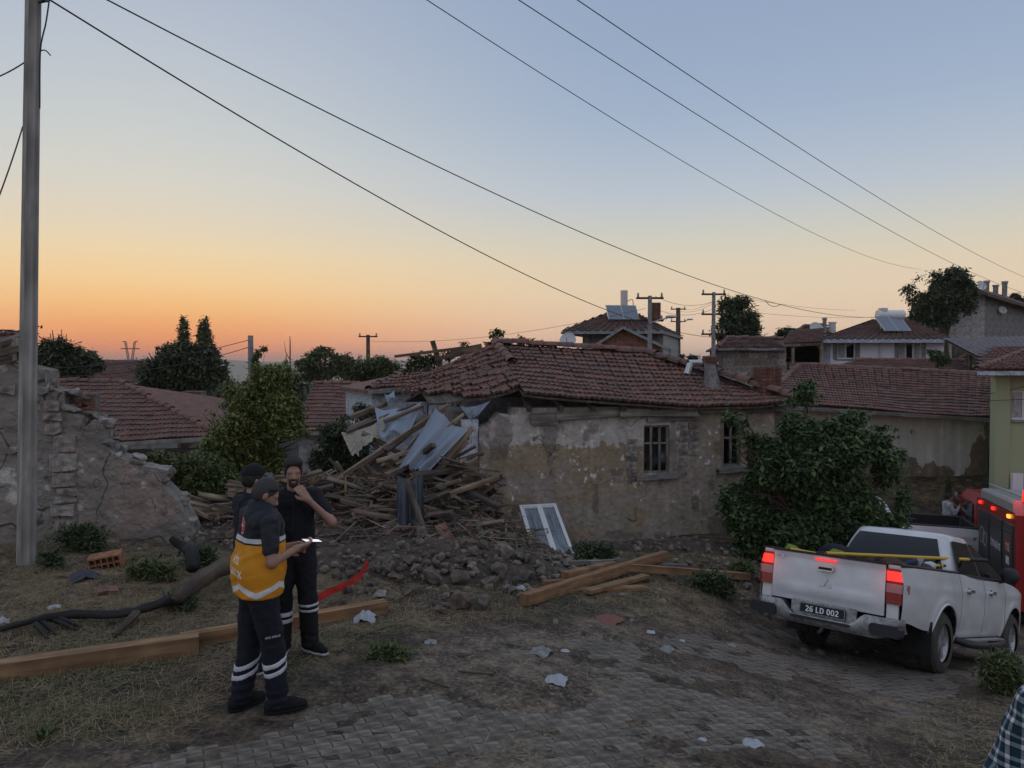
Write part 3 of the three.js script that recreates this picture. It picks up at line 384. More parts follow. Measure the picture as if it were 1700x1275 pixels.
  tilePatch(h, (u, v) => endP(1 - u, v), { mask: (u, v, i, j) => v > 0.06 + 0.34 * sstep(0.75, 0.1, u) * (0.6 + 0.8 * hash(i, 3)), single: 85, seed: 6, mess: 1.5, rows: 10, cols: 13, lift: 0.035 });
  const dk = (P, n, m) => deck(h, (u, v) => { const p = P(u, v); p.y -= 0.03; return p; }, wood.old[2], 0.04, n, 14, 6);
  dk((u, v) => front(Math.min(u, 1 - (1 - 0.513) * v), v), 'roof_boards'); dk((u, v) => endP(u * (0.72 + 0.2 * v), 0.1 + 0.9 * v), 'roof_boards');
  // far slopes, out of sight from the street
  const B1 = F.P(-1.2, 2.6, -6.1), B2 = F.P(L + 0.4, 2.6, -6.1); tilePatch(h, bil(B2, B1, R1, R2), { seed: 8, mess: 1 }); slab([B2, B1, R1, R2], 0.05, wood.old[2], 'roof_boards', h); slab([E2, B2, R2], 0.05, wood.old[2], 'roof_boards', h); tilePatch(h, bil(E2, B2, R2, R2), { seed: 9, cols: 12, mask: (u, v) => v < 0.9 });
  ridgeCaps(h, R1.clone().add(V(0.05, 0.06, 0)), R2.clone().add(V(0, 0.05, 0)), 10, 3); ridgeCaps(h, R2.clone().add(V(0, 0.05, 0)), E2.clone().add(V(0, 0.1, 0)), 11, 5); ridgeCaps(h, R1.clone().add(V(0, 0.06, 0)), front(0.02, 0.55).add(V(0, 0.07, 0)), 5, 15);
  // chimneys and stove pipe
  const cb = front(0.70, 0.34), c1 = mesh('plastered_chimney', jitter(new THREE.CylinderGeometry(0.15, 0.24, 0.72, 4, 3), 0.02, r), M.plasterGrey, h); c1.position.copy(cb).add(V(0, 0.24, 0)); c1.rotation.set(0, 0.7, 0.12); const cap = mesh('chimney_rim', jitter(new THREE.BoxGeometry(0.26, 0.12, 0.26), 0.02, r), brickM[1], c1); cap.position.y = 0.38; cap.rotation.y = -0.78;
  const c2 = front(0.9, 0.22); chimneyBricks(h, V(c2.x, c2.y - 0.25, c2.z), 0.42, 0.42, 0.85, 0.15, 21);
  const sp = mesh('stove_pipe', merge([tube([at(1142, 603, 16.2), at(1190, 603, 16.4)], 0.075, 10, 1), tube([at(1146, 604, 16.2), at(1140, 622, 16.1)], 0.07, 10, 1)]), M.metal, h); mesh('pipe_collar', tube([at(1164, 603, 16.3), at(1170, 603, 16.32)], 0.085, 10, 1), M.dark, sp);
}
// ---------- the broken stone house at the pole ----------
{
  const h = thing('ruined_house', 'ruined grey plastered stone house with jagged collapsing gable wall beside the pole', 'house'), r = rng(41);
  const D0 = 10.9, A = at(-220, 905, D0 - 0.5), B = at(322, 905, D0 + 0.25); A.y = B.y = 0; const F = frameOf(A, B), sx = (px) => { const d0 = D0 - 0.5, d1 = D0 + 0.25; let t = 0.5; for (let i = 0; i < 12; i++) { const d = lerp(d0, d1, t); t = ((px - 850) / FOC * d - A.x) / (B.x - A.x); } return t * F.L; }, sy = (px, py) => at(px, py, lerp(D0 - 0.5, D0 + 0.25, sx(px) / F.L)).y;
  const prof = [[322, 893], [312, 868], [292, 832], [266, 806], [268, 790], [232, 780], [214, 766], [186, 756], [172, 738], [170, 706], [148, 702], [132, 716], [130, 692], [106, 682], [104, 652], [76, 642], [74, 614], [40, 606], [0, 600], [-220, 590]];
  const outline = [[0, -0.5], [F.L, -0.5], ...prof.map(([a, b]) => [sx(a), sy(a, b)])];
  const pt = tex(512, (u, v) => { const x = u * 6, y = v * 6, n = fbm(x * 1.2, y * 1.2, 5, 0), m = fbm(x * 7, y * 7, 3), cr = Math.abs(fbm(x * 0.9 + 7, y * 0.7, 4) - 0.5), c2 = Math.abs(fbm(x * 1.7 + 40, y * 1.1 + 12, 4) - 0.5); let c = mixc([112, 106, 98], [150, 143, 133], n); c = mixc(c, [160, 136, 124], sstep(0.56, 0.66, fbm(x * 0.8 + 20, y * 0.8 + 9, 4)) * 0.5); c = mixc(c, [196, 192, 184], sstep(0.68, 0.72, m * 0.6 + n * 0.4) * 0.6); c = mixc(c, [52, 47, 42], (1 - sstep(0.002, 0.007, cr)) * 0.8); c = mixc(c, [60, 54, 48], (1 - sstep(0.001, 0.005, c2)) * 0.6); return mulc(c, 0.85 + 0.3 * m); }, [1 / 6, 1 / 6]);
  const pm = std({ map: pt, bumpMap: bumpT, bumpScale: 0.05 });
  const w = mesh('gable_wall', wallGeo(F.L, outline, 0.5), pm, h); F.put(w);
  // quoins laid bare where the plaster fell
  for (const [x0, x1, y0, y1] of [[88, 124, 722, 752], [80, 128, 753, 782], [84, 124, 783, 808], [94, 126, 810, 823], [90, 128, 826, 834], [80, 120, 836, 858], [70, 102, 684, 700], [78, 100, 700, 720], [66, 82, 640, 655], [74, 100, 664, 682], [10, 28, 740, 752], [0, 26, 640, 655], [86, 120, 862, 880], [6, 30, 560, 600]]) { const s0 = sx(x0), s1 = sx(x1), b = sy((x0 + x1) / 2, y1), t = sy((x0 + x1) / 2, y0); const m = mesh('stone', flat(jitter(boxUV(new THREE.BoxGeometry(s1 - s0, t - b - 0.02, 0.34, 2, 1, 1)), 0.022, r)), stoneM[[0, 2, 4, 4, 2, 4][Math.floor(r() * 5.99)]], h); F.put(m, (s0 + s1) / 2, (b + t) / 2, -0.11); }
  // rubble along the broken top
  prof.slice(0, 16).forEach(([a, b], i) => { for (let k = 0; k < 2; k++) { const m = mesh('stone', shardGeo(r, rr(r, 0.08, 0.19), rr(r, 0.05, 0.1), rr(r, 0.1, 0.2)), stoneM[Math.floor(r() * 4.99)], h); F.put(m, sx(a + rr(r, -8, 10)), sy(a, b) + rr(r, -0.04, 0.05), rr(r, -0.35, -0.08)); m.rotateZ(rr(r, -0.4, 0.4)); } });
  const big = mesh('stone', jitter(boxUV(new THREE.BoxGeometry(0.5, 0.17, 0.4, 3, 1, 1)), 0.02, r), stoneM[0], h); F.put(big, sx(243), sy(243, 786), -0.2); big.rotateZ(-0.18);
  // what is left of its roof
  const e0 = at(-60, 600, 10.6), e1 = at(60, 585, 10.8), t0 = at(-60, 548, 12.4), t1 = at(40, 552, 12.6);
  tilePatch(h, bil(e0, e1, t1, t0), { seed: 44, single: 40, mess: 2.5 }); deck(h, bil(e0.clone().add(V(0, -0.04, 0)), e1.clone().add(V(0, -0.04, 0)), t1.clone().add(V(0, -0.04, 0)), t0.clone().add(V(0, -0.04, 0))), wood.old[2], 0.05, 'roof_boards');
  for (const [a, b, c, d] of [[-10, 585, 62, 572], [-5, 600, 40, 590], [0, 572, 34, 560]]) mesh('rafter', beamGeo(at(a, b, 10.5), at(c, d, 10.9), 0.08, 0.09, 0.2, 0.008, r), wood.old[0], h);
  const back = wall(h, F.P(F.L - 3.2, 0, -3.2), F.P(0, 0, -3.2), 2.2, pm, { T: 0.4, name: 'back_wall' });
  for (let i = 0; i < 16; i++) { const p = at(rr(r, 84, 132), rr(r, 660, 690), 11.2); const t = mesh('roof_tile', tileShape[0], tileM[Math.floor(r() * 4.99)], h); t.position.copy(p); t.rotation.set(rr(r, -0.3, 0.4), rr(r, -1, 1), rr(r, -0.4, 0.2)); }
  slab([at(66, 622, 11.3), at(98, 620, 11.4), at(104, 662, 11.1), at(72, 658, 11.1)], 0.03, tileM[4], 'leaning_board', h);
}
// ---------- neighbours ----------
const lift = (p, y) => V(p.x, y, p.z);
{ // roof below the ruined wall
  const h = thing('tiled_house', 'house with large dull red hipped roof just beyond the ruined wall', 'house', 'village houses');
  const e0 = at(40, 742, 21), e1 = at(362, 722, 22.2), r0 = at(60, 632, 25.5), r1 = at(200, 634, 25.6); const TR = r0.clone().add(r1.clone().sub(r0).multiplyScalar(2.2));
  tilePatch(h, bil(e0, e1, TR, r0, 0.1), { seed: 51, single: 300, mess: 0.7, rows: 13, l: 0.33, mask: (u, v) => u < 1.005 - 0.54 * v }); slab([e0, e1, r1, r0].map((p) => p.clone().add(V(0, -0.11, 0))), 0.06, wood.old[2], 'roof_boards', h);
  ridgeCaps(h, r0, r1, undefined, 52); ridgeCaps(h, r1, e1, undefined, 53);
  const bk = at(430, 668, 29); slab([e1, bk, r1].map((p) => p.clone().add(V(0, -0.04, 0))), 0.08, tileM[0], 'far_slope', h);
  wall(h, V(e0.x, -2.2, e0.z - 0.7), V(e1.x - 0.6, -2.2, e1.z - 0.6), 2.3, M.plasterGrey, {}); mesh('fascia', beamGeo(e0.clone().add(V(0, -0.1, 0.06)), e1.clone().add(V(0, -0.1, 0.06)), 0.04, 0.14), wood.grey, h); wall(h, V(e1.x - 0.6, -2.2, e1.z - 1), V(bk.x - 0.6, -2.2, bk.z), 2.2, M.plasterGrey, {});
  chimneyBricks(h, at(145, 706, 22.2), 0.6, 0.5, 0.95, 0.1, 54);
}
function simpleHouse(label, { eave, ridge, wallMat = M.plasterGrey, base, rows, single = 0, seed, tone = 1, wallH, hipR = 0, hipL = 0, mess = 0.6, inset = 0.4, ends = true }) { // eave/ridge: [[px,py,d],[px,py,d]]
  const h = thing('tiled_house', label, 'house', 'village houses'); const [e0, e1] = eave.map((q) => at(...q)), [r0, r1] = ridge.map((q) => at(...q));
  const le = e0.distanceTo(e1), dir = e1.clone().sub(e0).normalize(), a0 = r0.clone().sub(e0).dot(dir) / le, a1 = r1.clone().sub(e0).dot(dir) / le, TL = r0.clone().addScaledVector(dir, -a0 * le), TR = r1.clone().addScaledVector(dir, (1 - a1) * le);
  TL.y = r0.y; TR.y = r1.y;
  tilePatch(h, bil(e0, e1, TR, TL, 0.06), { seed, single, mess, rows, tone, mask: (u, v) => u > a0 * v - 0.01 && u < 1 - (1 - a1) * v + 0.01 }); const dn = (p) => p.clone().add(V(0, -0.04, 0));
  slab([e0, e1, r1, r0].map(dn).map(dn), 0.06, wood.old[2], 'roof_boards', h); ridgeCaps(h, r0, r1, undefined, seed + 1); if (a1 < 0.98) ridgeCaps(h, r1, e1, undefined, seed + 2); if (a0 > 0.02) ridgeCaps(h, r0, e0, undefined, seed + 3);
  const dep = V(r0.x - TL.x, 0, 0), back = r0.clone().sub(e0); const bd = TL.clone().sub(e0).multiplyScalar(2); const b0 = V(e0.x + bd.x, e0.y, e0.z + bd.z), b1 = V(e1.x + bd.x, e1.y, e1.z + bd.z);
  slab([b1, b0, r0, r1].map(dn), 0.08, tileM[1], 'far_slope', h); if (a1 < 0.98) slab([e1, b1, r1].map(dn), 0.08, tileM[0], 'end_slope', h); if (a0 > 0.02) slab([b0, e0, r0].map(dn), 0.08, tileM[0], 'end_slope', h);
  const bb = base ?? -2.2, H = e0.y - bb - 0.05, inn = (p, q, k) => V(lerp(p.x, q.x, k), bb, lerp(p.z, q.z, k)); const w0 = inn(e0, b1, 0.06), w1 = inn(e1, b0, 0.06), w2 = inn(b1, e0, 0.06), w3 = inn(b0, e1, 0.06);
  const F = wall(h, w0, w1, H, wallMat, {}); if (ends) { wall(h, w1, w2, H, wallMat, {}); wall(h, w3, w0, H, wallMat, {}); wall(h, w2, w3, H, wallMat, {}); }
  mesh('fascia', beamGeo(e0.clone().add(V(0, -0.08, 0.05)), e1.clone().add(V(0, -0.08, 0.05)), 0.03, 0.13), wood.grey, h); return { h, F, e0, e1, r0, r1, H };
}
simpleHouse('house with dark red roof far down the slope between two round trees', { eave: [[120, 634, 44], [262, 634, 45]], ridge: [[150, 600, 49], [246, 600, 50]], base: -4.2, seed: 61, tone: 0.95 });
{ const o = simpleHouse('small low tiled roof with square chimney beyond the fruit tree', { eave: [[318, 700, 28], [432, 716, 28]], ridge: [[318, 664, 31], [402, 668, 31.4]], base: -2.6, seed: 64 }); chimneyBricks(o.h, at(322, 688, 29), 0.75, 0.6, 0.9, 0, 65); }
simpleHouse('house with faded red roof and pale wall behind the fruit tree', { eave: [[478, 716, 26], [668, 712, 26]], ridge: [[520, 636, 30], [690, 640, 30]], base: -2.4, seed: 67, wallMat: M.plasterWhite, single: 120, rows: 13 });
simpleHouse('low tiled eave and whitewashed wall close behind the fallen roof', { eave: [[612, 646, 20.5], [760, 634, 21.5]], ridge: [[668, 618, 23], [800, 612, 23.5]], base: -1.6, seed: 70, wallMat: M.pale });
{ // two-storey house with brick gable annexe
  const h = thing('two_storey_house', 'grey two-storey house with solar panel on its roof and bare brick annexe', 'house', 'village houses'), P = (a, b, d) => at(a, b, d);
  const c0 = P(931, 549, 38), c1 = P(1100, 545, 37.5), c2 = P(1134, 556, 46), ap0 = P(1012, 519, 42), ap1 = P(1052, 519, 42.5), c3 = V(c0.x + (c2.x - c1.x), c0.y, c0.z + (c2.z - c1.z)); c1.y = c2.y = c3.y = c0.y;
  const pat = (a, b, t, s) => { tilePatch(h, bil(a, b, t[1], t[0]), { seed: s, mess: 0.4, tone: 0.8 }); slab([a, b, t[1], t[0]].map((p) => p.clone().add(V(0, -0.05, 0))), 0.12, M.concrete, 'roof_slab', h); }; pat(c0, c1, [ap0, ap1], 71); pat(c1, c2, [ap1, ap1], 72); pat(c3, c0, [ap0, ap0], 73); pat(c2, c3, [ap1, ap0], 74);
  const wb = (p, y) => V(p.x, y, p.z), ins = (p, k) => p.clone().lerp(ap0.clone().lerp(ap1, 0.5), k); const q0 = wb(at(967, 600, 38.8), -1), q1 = wb(at(1101, 600, 38.4), -1), q2 = wb(at(1127, 600, 45.5), -1), q3 = V(q0.x + q2.x - q1.x, -1, q0.z + q2.z - q1.z);
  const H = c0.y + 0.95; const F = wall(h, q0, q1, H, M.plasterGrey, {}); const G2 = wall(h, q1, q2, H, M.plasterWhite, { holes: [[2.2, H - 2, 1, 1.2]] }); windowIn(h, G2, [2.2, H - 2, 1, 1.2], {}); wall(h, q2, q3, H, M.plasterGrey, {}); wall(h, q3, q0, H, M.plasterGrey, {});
  // brick gable
  const g0 = wb(at(986, 600, 36.5), -1), g1 = wb(at(1097, 600, 36.2), -1), GF = frameOf(g0, g1), yE = at(986, 573, 36.5).y + 1, yA = at(1034, 546, 36.4).y + 1; const br = mesh('brick_annexe', wallGeo(GF.L, [[0, -1], [GF.L, -1], [GF.L, yE], [GF.L * 0.43, yA], [0, yE]], 1.8), plain(0.27, 0.125, 0.07), h); GF.put(br);
  const rowG = []; for (let y = 0.2; y < yA; y += 0.22) for (let s = 0.05 + (Math.round(y / 0.22) & 1) * 0.2; s < GF.L - 0.35; s += 0.4) { const top = s < GF.L * 0.43 ? lerp(yE, yA, s / (GF.L * 0.43)) : lerp(yA, yE, (s + 0.35 - GF.L * 0.43) / (GF.L * 0.57)); if (y + 0.25 > top) continue; rowG.push(new THREE.BoxGeometry(0.375, 0.195, 0.04).translate(s + 0.19, y + 0.1, 0)); } const bk = mesh('brickwork', boxUV(merge(rowG)), brickM[2], h); GF.put(bk); bk.userData.kind = 'stuff';
  for (const [a, b] of [[[-0.3, yE - 0.25], [GF.L * 0.43, yA + 0.05]], [[GF.L * 0.43, yA + 0.05], [GF.L + 0.3, yE - 0.2]]]) mesh('verge', beamGeo(GF.P(a[0], a[1], 0.1), GF.P(b[0], b[1], 0.1), 0.5, 0.12), M.concrete, h);
  solarHeater(h, at(1033, 519, 40), 0.1, 0.85); const tk = mesh('water_tank', new THREE.CylinderGeometry(0.2, 0.2, 0.95, 12), M.metal, h); tk.position.copy(at(1036, 497, 41)); const st = mesh('tank_stand', merge([-0.25, 0.25].map((x) => tube([V(x, -0.9, 0), V(x * 0.5, 0, 0)], 0.03))), M.dark, tk); mesh('tank_hose', tube([V(0.2, -0.1, 0), V(0.45, 0.0, 0), V(0.5, -0.5, 0)], 0.02), M.dark, tk); chimneyBricks(h, at(1088, 531, 40), 0.5, 0.4, 0.9, 0, 75);
  dish(h, at(943, 566, 37.2), 0.42, -0.3); mesh('dish_bracket', tube([at(936, 551, 38), at(943, 561, 37.6), at(950, 572, 38.6)], 0.03), M.dark, h);
}
{ // old stone house
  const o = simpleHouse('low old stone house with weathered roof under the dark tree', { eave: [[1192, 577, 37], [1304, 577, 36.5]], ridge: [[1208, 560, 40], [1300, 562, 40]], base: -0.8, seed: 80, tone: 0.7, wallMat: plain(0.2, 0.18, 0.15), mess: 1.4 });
  stonesOn(o.h, o.F, courses(0.1, 3.1, 0.9, o.H - 0.1, 81, 0.3), 82, 0.0);
}
{ // white house on the hill
  const h = thing('white_house', 'white single-storey house with brown hipped roof, solar heater and timber porch', 'house', 'village houses');
  const y0 = 0.9, w0 = at(1367, 600, 42), w1 = at(1572, 600, 41.5); w0.y = w1.y = y0; const eY = at(1450, 563, 42).y, F0 = frameOf(w0, w1), sx = (px) => ((px - 850) / FOC * 41.8 - w0.x) / (w1.x - w0.x) * F0.L, yy = (py) => at(1450, py, 41.8).y - y0;
  const hA = [sx(1391), yy(596), sx(1421) - sx(1391), yy(568) - yy(596)], hB = [sx(1490), yy(602), sx(1526) - sx(1490), yy(568) - yy(602)];
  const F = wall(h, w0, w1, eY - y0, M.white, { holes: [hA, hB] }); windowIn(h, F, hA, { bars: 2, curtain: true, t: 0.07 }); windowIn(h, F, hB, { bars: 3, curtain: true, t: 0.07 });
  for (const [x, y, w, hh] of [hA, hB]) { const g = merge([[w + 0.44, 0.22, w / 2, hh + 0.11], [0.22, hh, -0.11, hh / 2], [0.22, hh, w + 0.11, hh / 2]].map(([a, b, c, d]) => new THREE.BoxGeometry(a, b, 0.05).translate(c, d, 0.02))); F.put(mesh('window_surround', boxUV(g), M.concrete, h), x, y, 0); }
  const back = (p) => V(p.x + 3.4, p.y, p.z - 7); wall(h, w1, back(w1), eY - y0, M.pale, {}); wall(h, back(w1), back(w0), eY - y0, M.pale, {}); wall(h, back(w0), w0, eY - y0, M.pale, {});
  mesh('drain_pipe', tube([F.P(sx(1460), 0, 0.08), F.P(sx(1460), eY - y0, 0.08)], 0.05), M.pvc, h);
  const e0 = at(1358, 563, 41), e1 = at(1582, 559, 40.6); e1.y = e0.y; const r0 = at(1450, 531, 45.5), r1 = at(1510, 531, 45.2), eb0 = V(e0.x + 4, e0.y, e0.z - 8.5), eb1 = V(e1.x + 4, e1.y, e1.z - 8.5);
  const pat = (a, b, t0, t1, s) => { tilePatch(h, bil(a, b, t1, t0), { seed: s, mess: 0.3, tone: 0.78, mask: (u, v) => v < 0.97 }); slab([a, b, t1, t0].map((p) => p.clone().add(V(0, -0.05, 0))), 0.15, M.pale, 'roof_slab', h); }; pat(e0, e1, r0, r1, 91); pat(eb0, e0, r0, r0, 92); pat(e1, eb1, r1, r1, 93); pat(eb1, eb0, r1, r0, 94);
  // porch
  const p0 = at(1297, 571, 41), p1 = at(1366, 567, 40.5), p2 = at(1366, 545, 44), p3 = at(1312, 549, 44); tilePatch(h, bil(p0, p1, p2, p3), { seed: 95, mess: 0.3, tone: 0.8 }); slab([p0, p1, p2, p3].map((p) => p.clone().add(V(0, -0.05, 0))), 0.14, wood.old[1], 'porch_roof', h);
  for (const [px, d] of [[1302, 41], [1316, 41], [1363, 40.6]]) mesh('porch_post', beamGeo(V(at(px, 600, d).x, 0.6, -d), V(at(px, 600, d).x, at(px, 571, d).y, -d), 0.14, 0.14), wood.old[3], h); mesh('porch_beam', beamGeo(at(1300, 573, 41), at(1366, 571, 40.6), 0.12, 0.14), wood.old[3], h); for (const [a, b] of [[[1316, 579], [1324, 573]], [[1363, 580], [1355, 573]]]) mesh('porch_brace', beamGeo(at(...a, 41), at(...b, 41), 0.08, 0.08), wood.old[3], h);
  slab([at(1305, 600, 43.5), at(1362, 600, 43.5), at(1362, 573, 43.5), at(1305, 573, 43.5)], 0.05, M.plasterGrey, 'porch_back', h);
  const sp = at(1482, 538, 42.3); solarHeater(h, sp, 0.25, 0.9); const tk = mesh('water_tank', new THREE.CylinderGeometry(0.28, 0.28, 1.5, 14).rotateZ(Math.PI / 2), paint(0.7, 0.7, 0.7, { roughness: 0.4 }), h); tk.position.copy(at(1478, 523, 43)); mesh('tank_stand', merge([[-0.6, 0.2], [0.6, 0.2], [-0.6, -0.5], [0.6, -0.5]].map(([x, z]) => tube([V(x, -1.1, z), V(x, -0.1, 0)], 0.03))), M.metal, tk); const bt = mesh('header_tank', new THREE.CylinderGeometry(0.25, 0.25, 0.5, 12), paint(0.6, 0.6, 0.6), h); bt.position.copy(at(1466, 519, 43));
}
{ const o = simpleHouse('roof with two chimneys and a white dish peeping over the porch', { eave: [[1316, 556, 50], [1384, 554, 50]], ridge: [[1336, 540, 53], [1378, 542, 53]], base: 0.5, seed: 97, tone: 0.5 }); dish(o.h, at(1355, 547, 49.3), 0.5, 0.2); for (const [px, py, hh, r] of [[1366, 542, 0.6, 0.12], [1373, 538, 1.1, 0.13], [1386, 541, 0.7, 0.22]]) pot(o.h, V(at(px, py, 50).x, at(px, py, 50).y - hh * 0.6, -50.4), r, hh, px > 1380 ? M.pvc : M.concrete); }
{ // raw concrete building uphill
  const h = thing('concrete_building', 'bare concrete building with three chimneys on the hill above the white house', 'building', 'village houses');
  const b = 4.6, w0 = at(1526, 548, 60), w1 = at(1634, 548, 59), w2 = at(1760, 548, 66); w0.y = w1.y = w2.y = b; const F0 = frameOf(w0, w1), sx = (px) => ((px - 850) / FOC * 59.5 - w0.x) / (w1.x - w0.x) * F0.L, yy = (py, d = 59.5) => at(1580, py, d).y - b;
  const hA = [sx(1580), yy(525), sx(1606) - sx(1580), yy(508) - yy(525)], hB = [sx(1530), yy(536), sx(1543) - sx(1530), yy(513) - yy(536)];
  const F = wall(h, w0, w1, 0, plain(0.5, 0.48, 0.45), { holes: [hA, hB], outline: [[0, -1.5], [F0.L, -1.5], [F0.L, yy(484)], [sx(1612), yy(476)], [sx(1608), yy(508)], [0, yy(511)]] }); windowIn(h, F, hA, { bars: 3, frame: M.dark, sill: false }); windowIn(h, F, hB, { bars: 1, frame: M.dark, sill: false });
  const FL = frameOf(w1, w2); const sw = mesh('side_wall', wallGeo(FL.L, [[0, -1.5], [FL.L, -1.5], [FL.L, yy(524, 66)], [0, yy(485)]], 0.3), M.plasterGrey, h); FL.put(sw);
  slab([at(1608, 474, 59), at(1640, 486, 57.8), at(1775, 527, 65), at(1720, 505, 70)].map((p) => p), 0.25, tileM[3], 'roof', h); slab([at(1526, 511, 60.5), at(1612, 508, 59.8), at(1620, 509, 66), at(1540, 511, 67)], 0.2, M.concrete, 'flat_roof', h);
  for (const [px, py, hh] of [[1638, 470, 1.6], [1653, 477, 1.2], [1668, 471, 1.6]]) pot(h, V(at(px, py, 62).x, at(px, py, 62).y - hh, -62), 0.2, hh + 0.2, M.concrete); dish(h, at(1629, 474, 60.5), 0.4, 0.2); const wt = wall(h, V(w1.x, b, w1.z - 1), V(w1.x + 1, b, w1.z - 9), 3, M.plasterGrey, {}); wall(h, V(w0.x + 1, b, w0.z - 8), w0, 2, M.plasterGrey, {}); dish(h, at(1664, 515, 60), 0.32, 0);
}
{ // lean-to with metal sheet roof
  const h = thing('metal_shed', 'open shed with sloping purple brown sheet metal roof', 'shed', undefined); const a = at(1566, 561, 36), b = at(1790, 556, 34), c = at(1790, 606, 30), d = at(1646, 603, 30.5); const P = bil(d, c, b, a);
  const m = mesh('sheet_roof', grid((u, v) => { const p = P(u, v); p.y += 0.025 * Math.sin(u * 150); return p; }, 240, 2, [5, 5]), plain(0.16, 0.115, 0.115, { roughness: 0.55 }), h); slab([d, c, b, a].map((p) => p.clone().add(V(0, -0.08, 0))), 0.04, wood.old[2], 'roof_boards', h);
  for (const [px, py, dd] of [[1570, 565, 35.5], [1651, 606, 30.8], [1611, 584, 33]]) { const t = at(px, py, dd); mesh('post', beamGeo(V(t.x, -0.6, t.z), t, 0.1, 0.1), wood.old[0], h); } mesh('cross_bar', beamGeo(at(1611, 584, 33), at(1588, 596, 33), 0.06, 0.06), wood.old[1], h); slab([at(1580, 604, 37), at(1790, 604, 36.5), at(1790, 562, 36.5), at(1580, 566, 37)], 0.05, wood.old[0], 'back_boards', h);
}
{ // long house beside the bush
  const h = thing('long_house', 'long house with dark red tiled roof and peeling whitewashed wall', 'house', 'village houses');
  const e0 = at(1262, 668, 26.2), e1 = at(1655, 692, 25), r0 = at(1326, 606, 31), r1 = at(1668, 622, 30), TL = r0.clone().add(r0.clone().sub(r1).multiplyScalar(0.3)); const P = bil(e0, e1, r1, TL, 0.12); const lE = at(1252, 640, 30); tilePatch(h, P, { seed: 101, single: 300, mess: 0.8, rows: 17, tone: 0.95, mask: (u, v) => u > 0.235 * v - 0.02 }); deck(h, (u, v) => P(Math.max(u, 0.235 * v), v).add(V(0, -0.06, 0)), wood.old[2], 0.05, 'roof_boards', 12, 6);
  ridgeCaps(h, r0, r1, undefined, 102); ridgeCaps(h, e0, r0, undefined, 103); const bk0 = V(r0.x + 1, e0.y, r0.z - 5), bk1 = V(r1.x + 1.5, e0.y, r1.z - 5); slab([bk1, bk0, r0, r1].map((p) => p.clone().add(V(0, -0.04, 0))), 0.1, tileM[0], 'far_slope', h); slab([V(e0.x + 3, e0.y, e0.z - 8.5), e0, r0].map((p) => p.clone().add(V(0, -0.04, 0))), 0.1, tileM[1], 'end_slope', h);
  const w0 = V(e0.x + 0.4, -2.6, e0.z - 0.7), w1 = V(e1.x + 0.1, -2.6, e1.z - 0.6), Lw = w0.distanceTo(w1), H = e0.y + 2.55;
  const pt = (() => { const W = 1024, Hh = 512, d = new Uint8Array(W * Hh * 4); for (let j = 0; j < Hh; j++) for (let i = 0; i < W; i++) { const s = i / W, y = j / Hh, n = fbm(s * 12, y * 5, 5), m = fbm(s * 60, y * 24, 3), dr = fbm(s * 40, y * 2, 3); let c = mixc([206, 199, 184], [228, 223, 212], m); c = mixc(c, mixc([120, 104, 86], [160, 140, 118], m), sstep(0.5, 0.55, n + 0.36 * sstep(0.9, 0.96, s) * sstep(0.98, 0.8, y) + 0.26 * sstep(0.56, 0.4, y) - 0.2 * sstep(0.5, 0.7, y) - 0.1 + 0.15 * (m - 0.5))); c = mixc(c, [124, 118, 110], sstep(0.36, 0.3, y + 0.12 * (n - 0.5) + 0.1 * (s - 0.5))); c = mulc(c, 0.9 + 0.25 * (dr - 0.5)); const o = (j * W + i) * 4; d[o] = c[0]; d[o + 1] = c[1]; d[o + 2] = c[2]; d[o + 3] = 255; } const t = new THREE.DataTexture(d, W, Hh); t.magFilter = THREE.LinearFilter; t.colorSpace = THREE.SRGBColorSpace; t.needsUpdate = true; return t; })();
  const F = wall(h, w0, w1, H, std({ map: pt, bumpMap: bumpT, bumpScale: 0.02 }), { uvNorm: [Lw, H], outline: [[0, -1], [Lw, -1], [Lw, e1.y + 2.6 - 0.22], [0, H - 0.12]] }); wall(h, V(w0.x + 3, w0.y, w0.z - 7.5), w0, H, M.plasterGrey, {}); mesh('fascia', beamGeo(e0.clone().add(V(0, -0.12, 0.05)), e1.clone().add(V(0, -0.12, 0.05)), 0.04, 0.12), wood.grey, h);
  const h2 = simpleHouse('low tiled roof close behind the long house ridge', { eave: [[1392, 618, 34], [1640, 622, 33]], ridge: [[1420, 597, 37], [1600, 599, 36.5]], base: -0.6, seed: 107, tone: 0.95 });
}
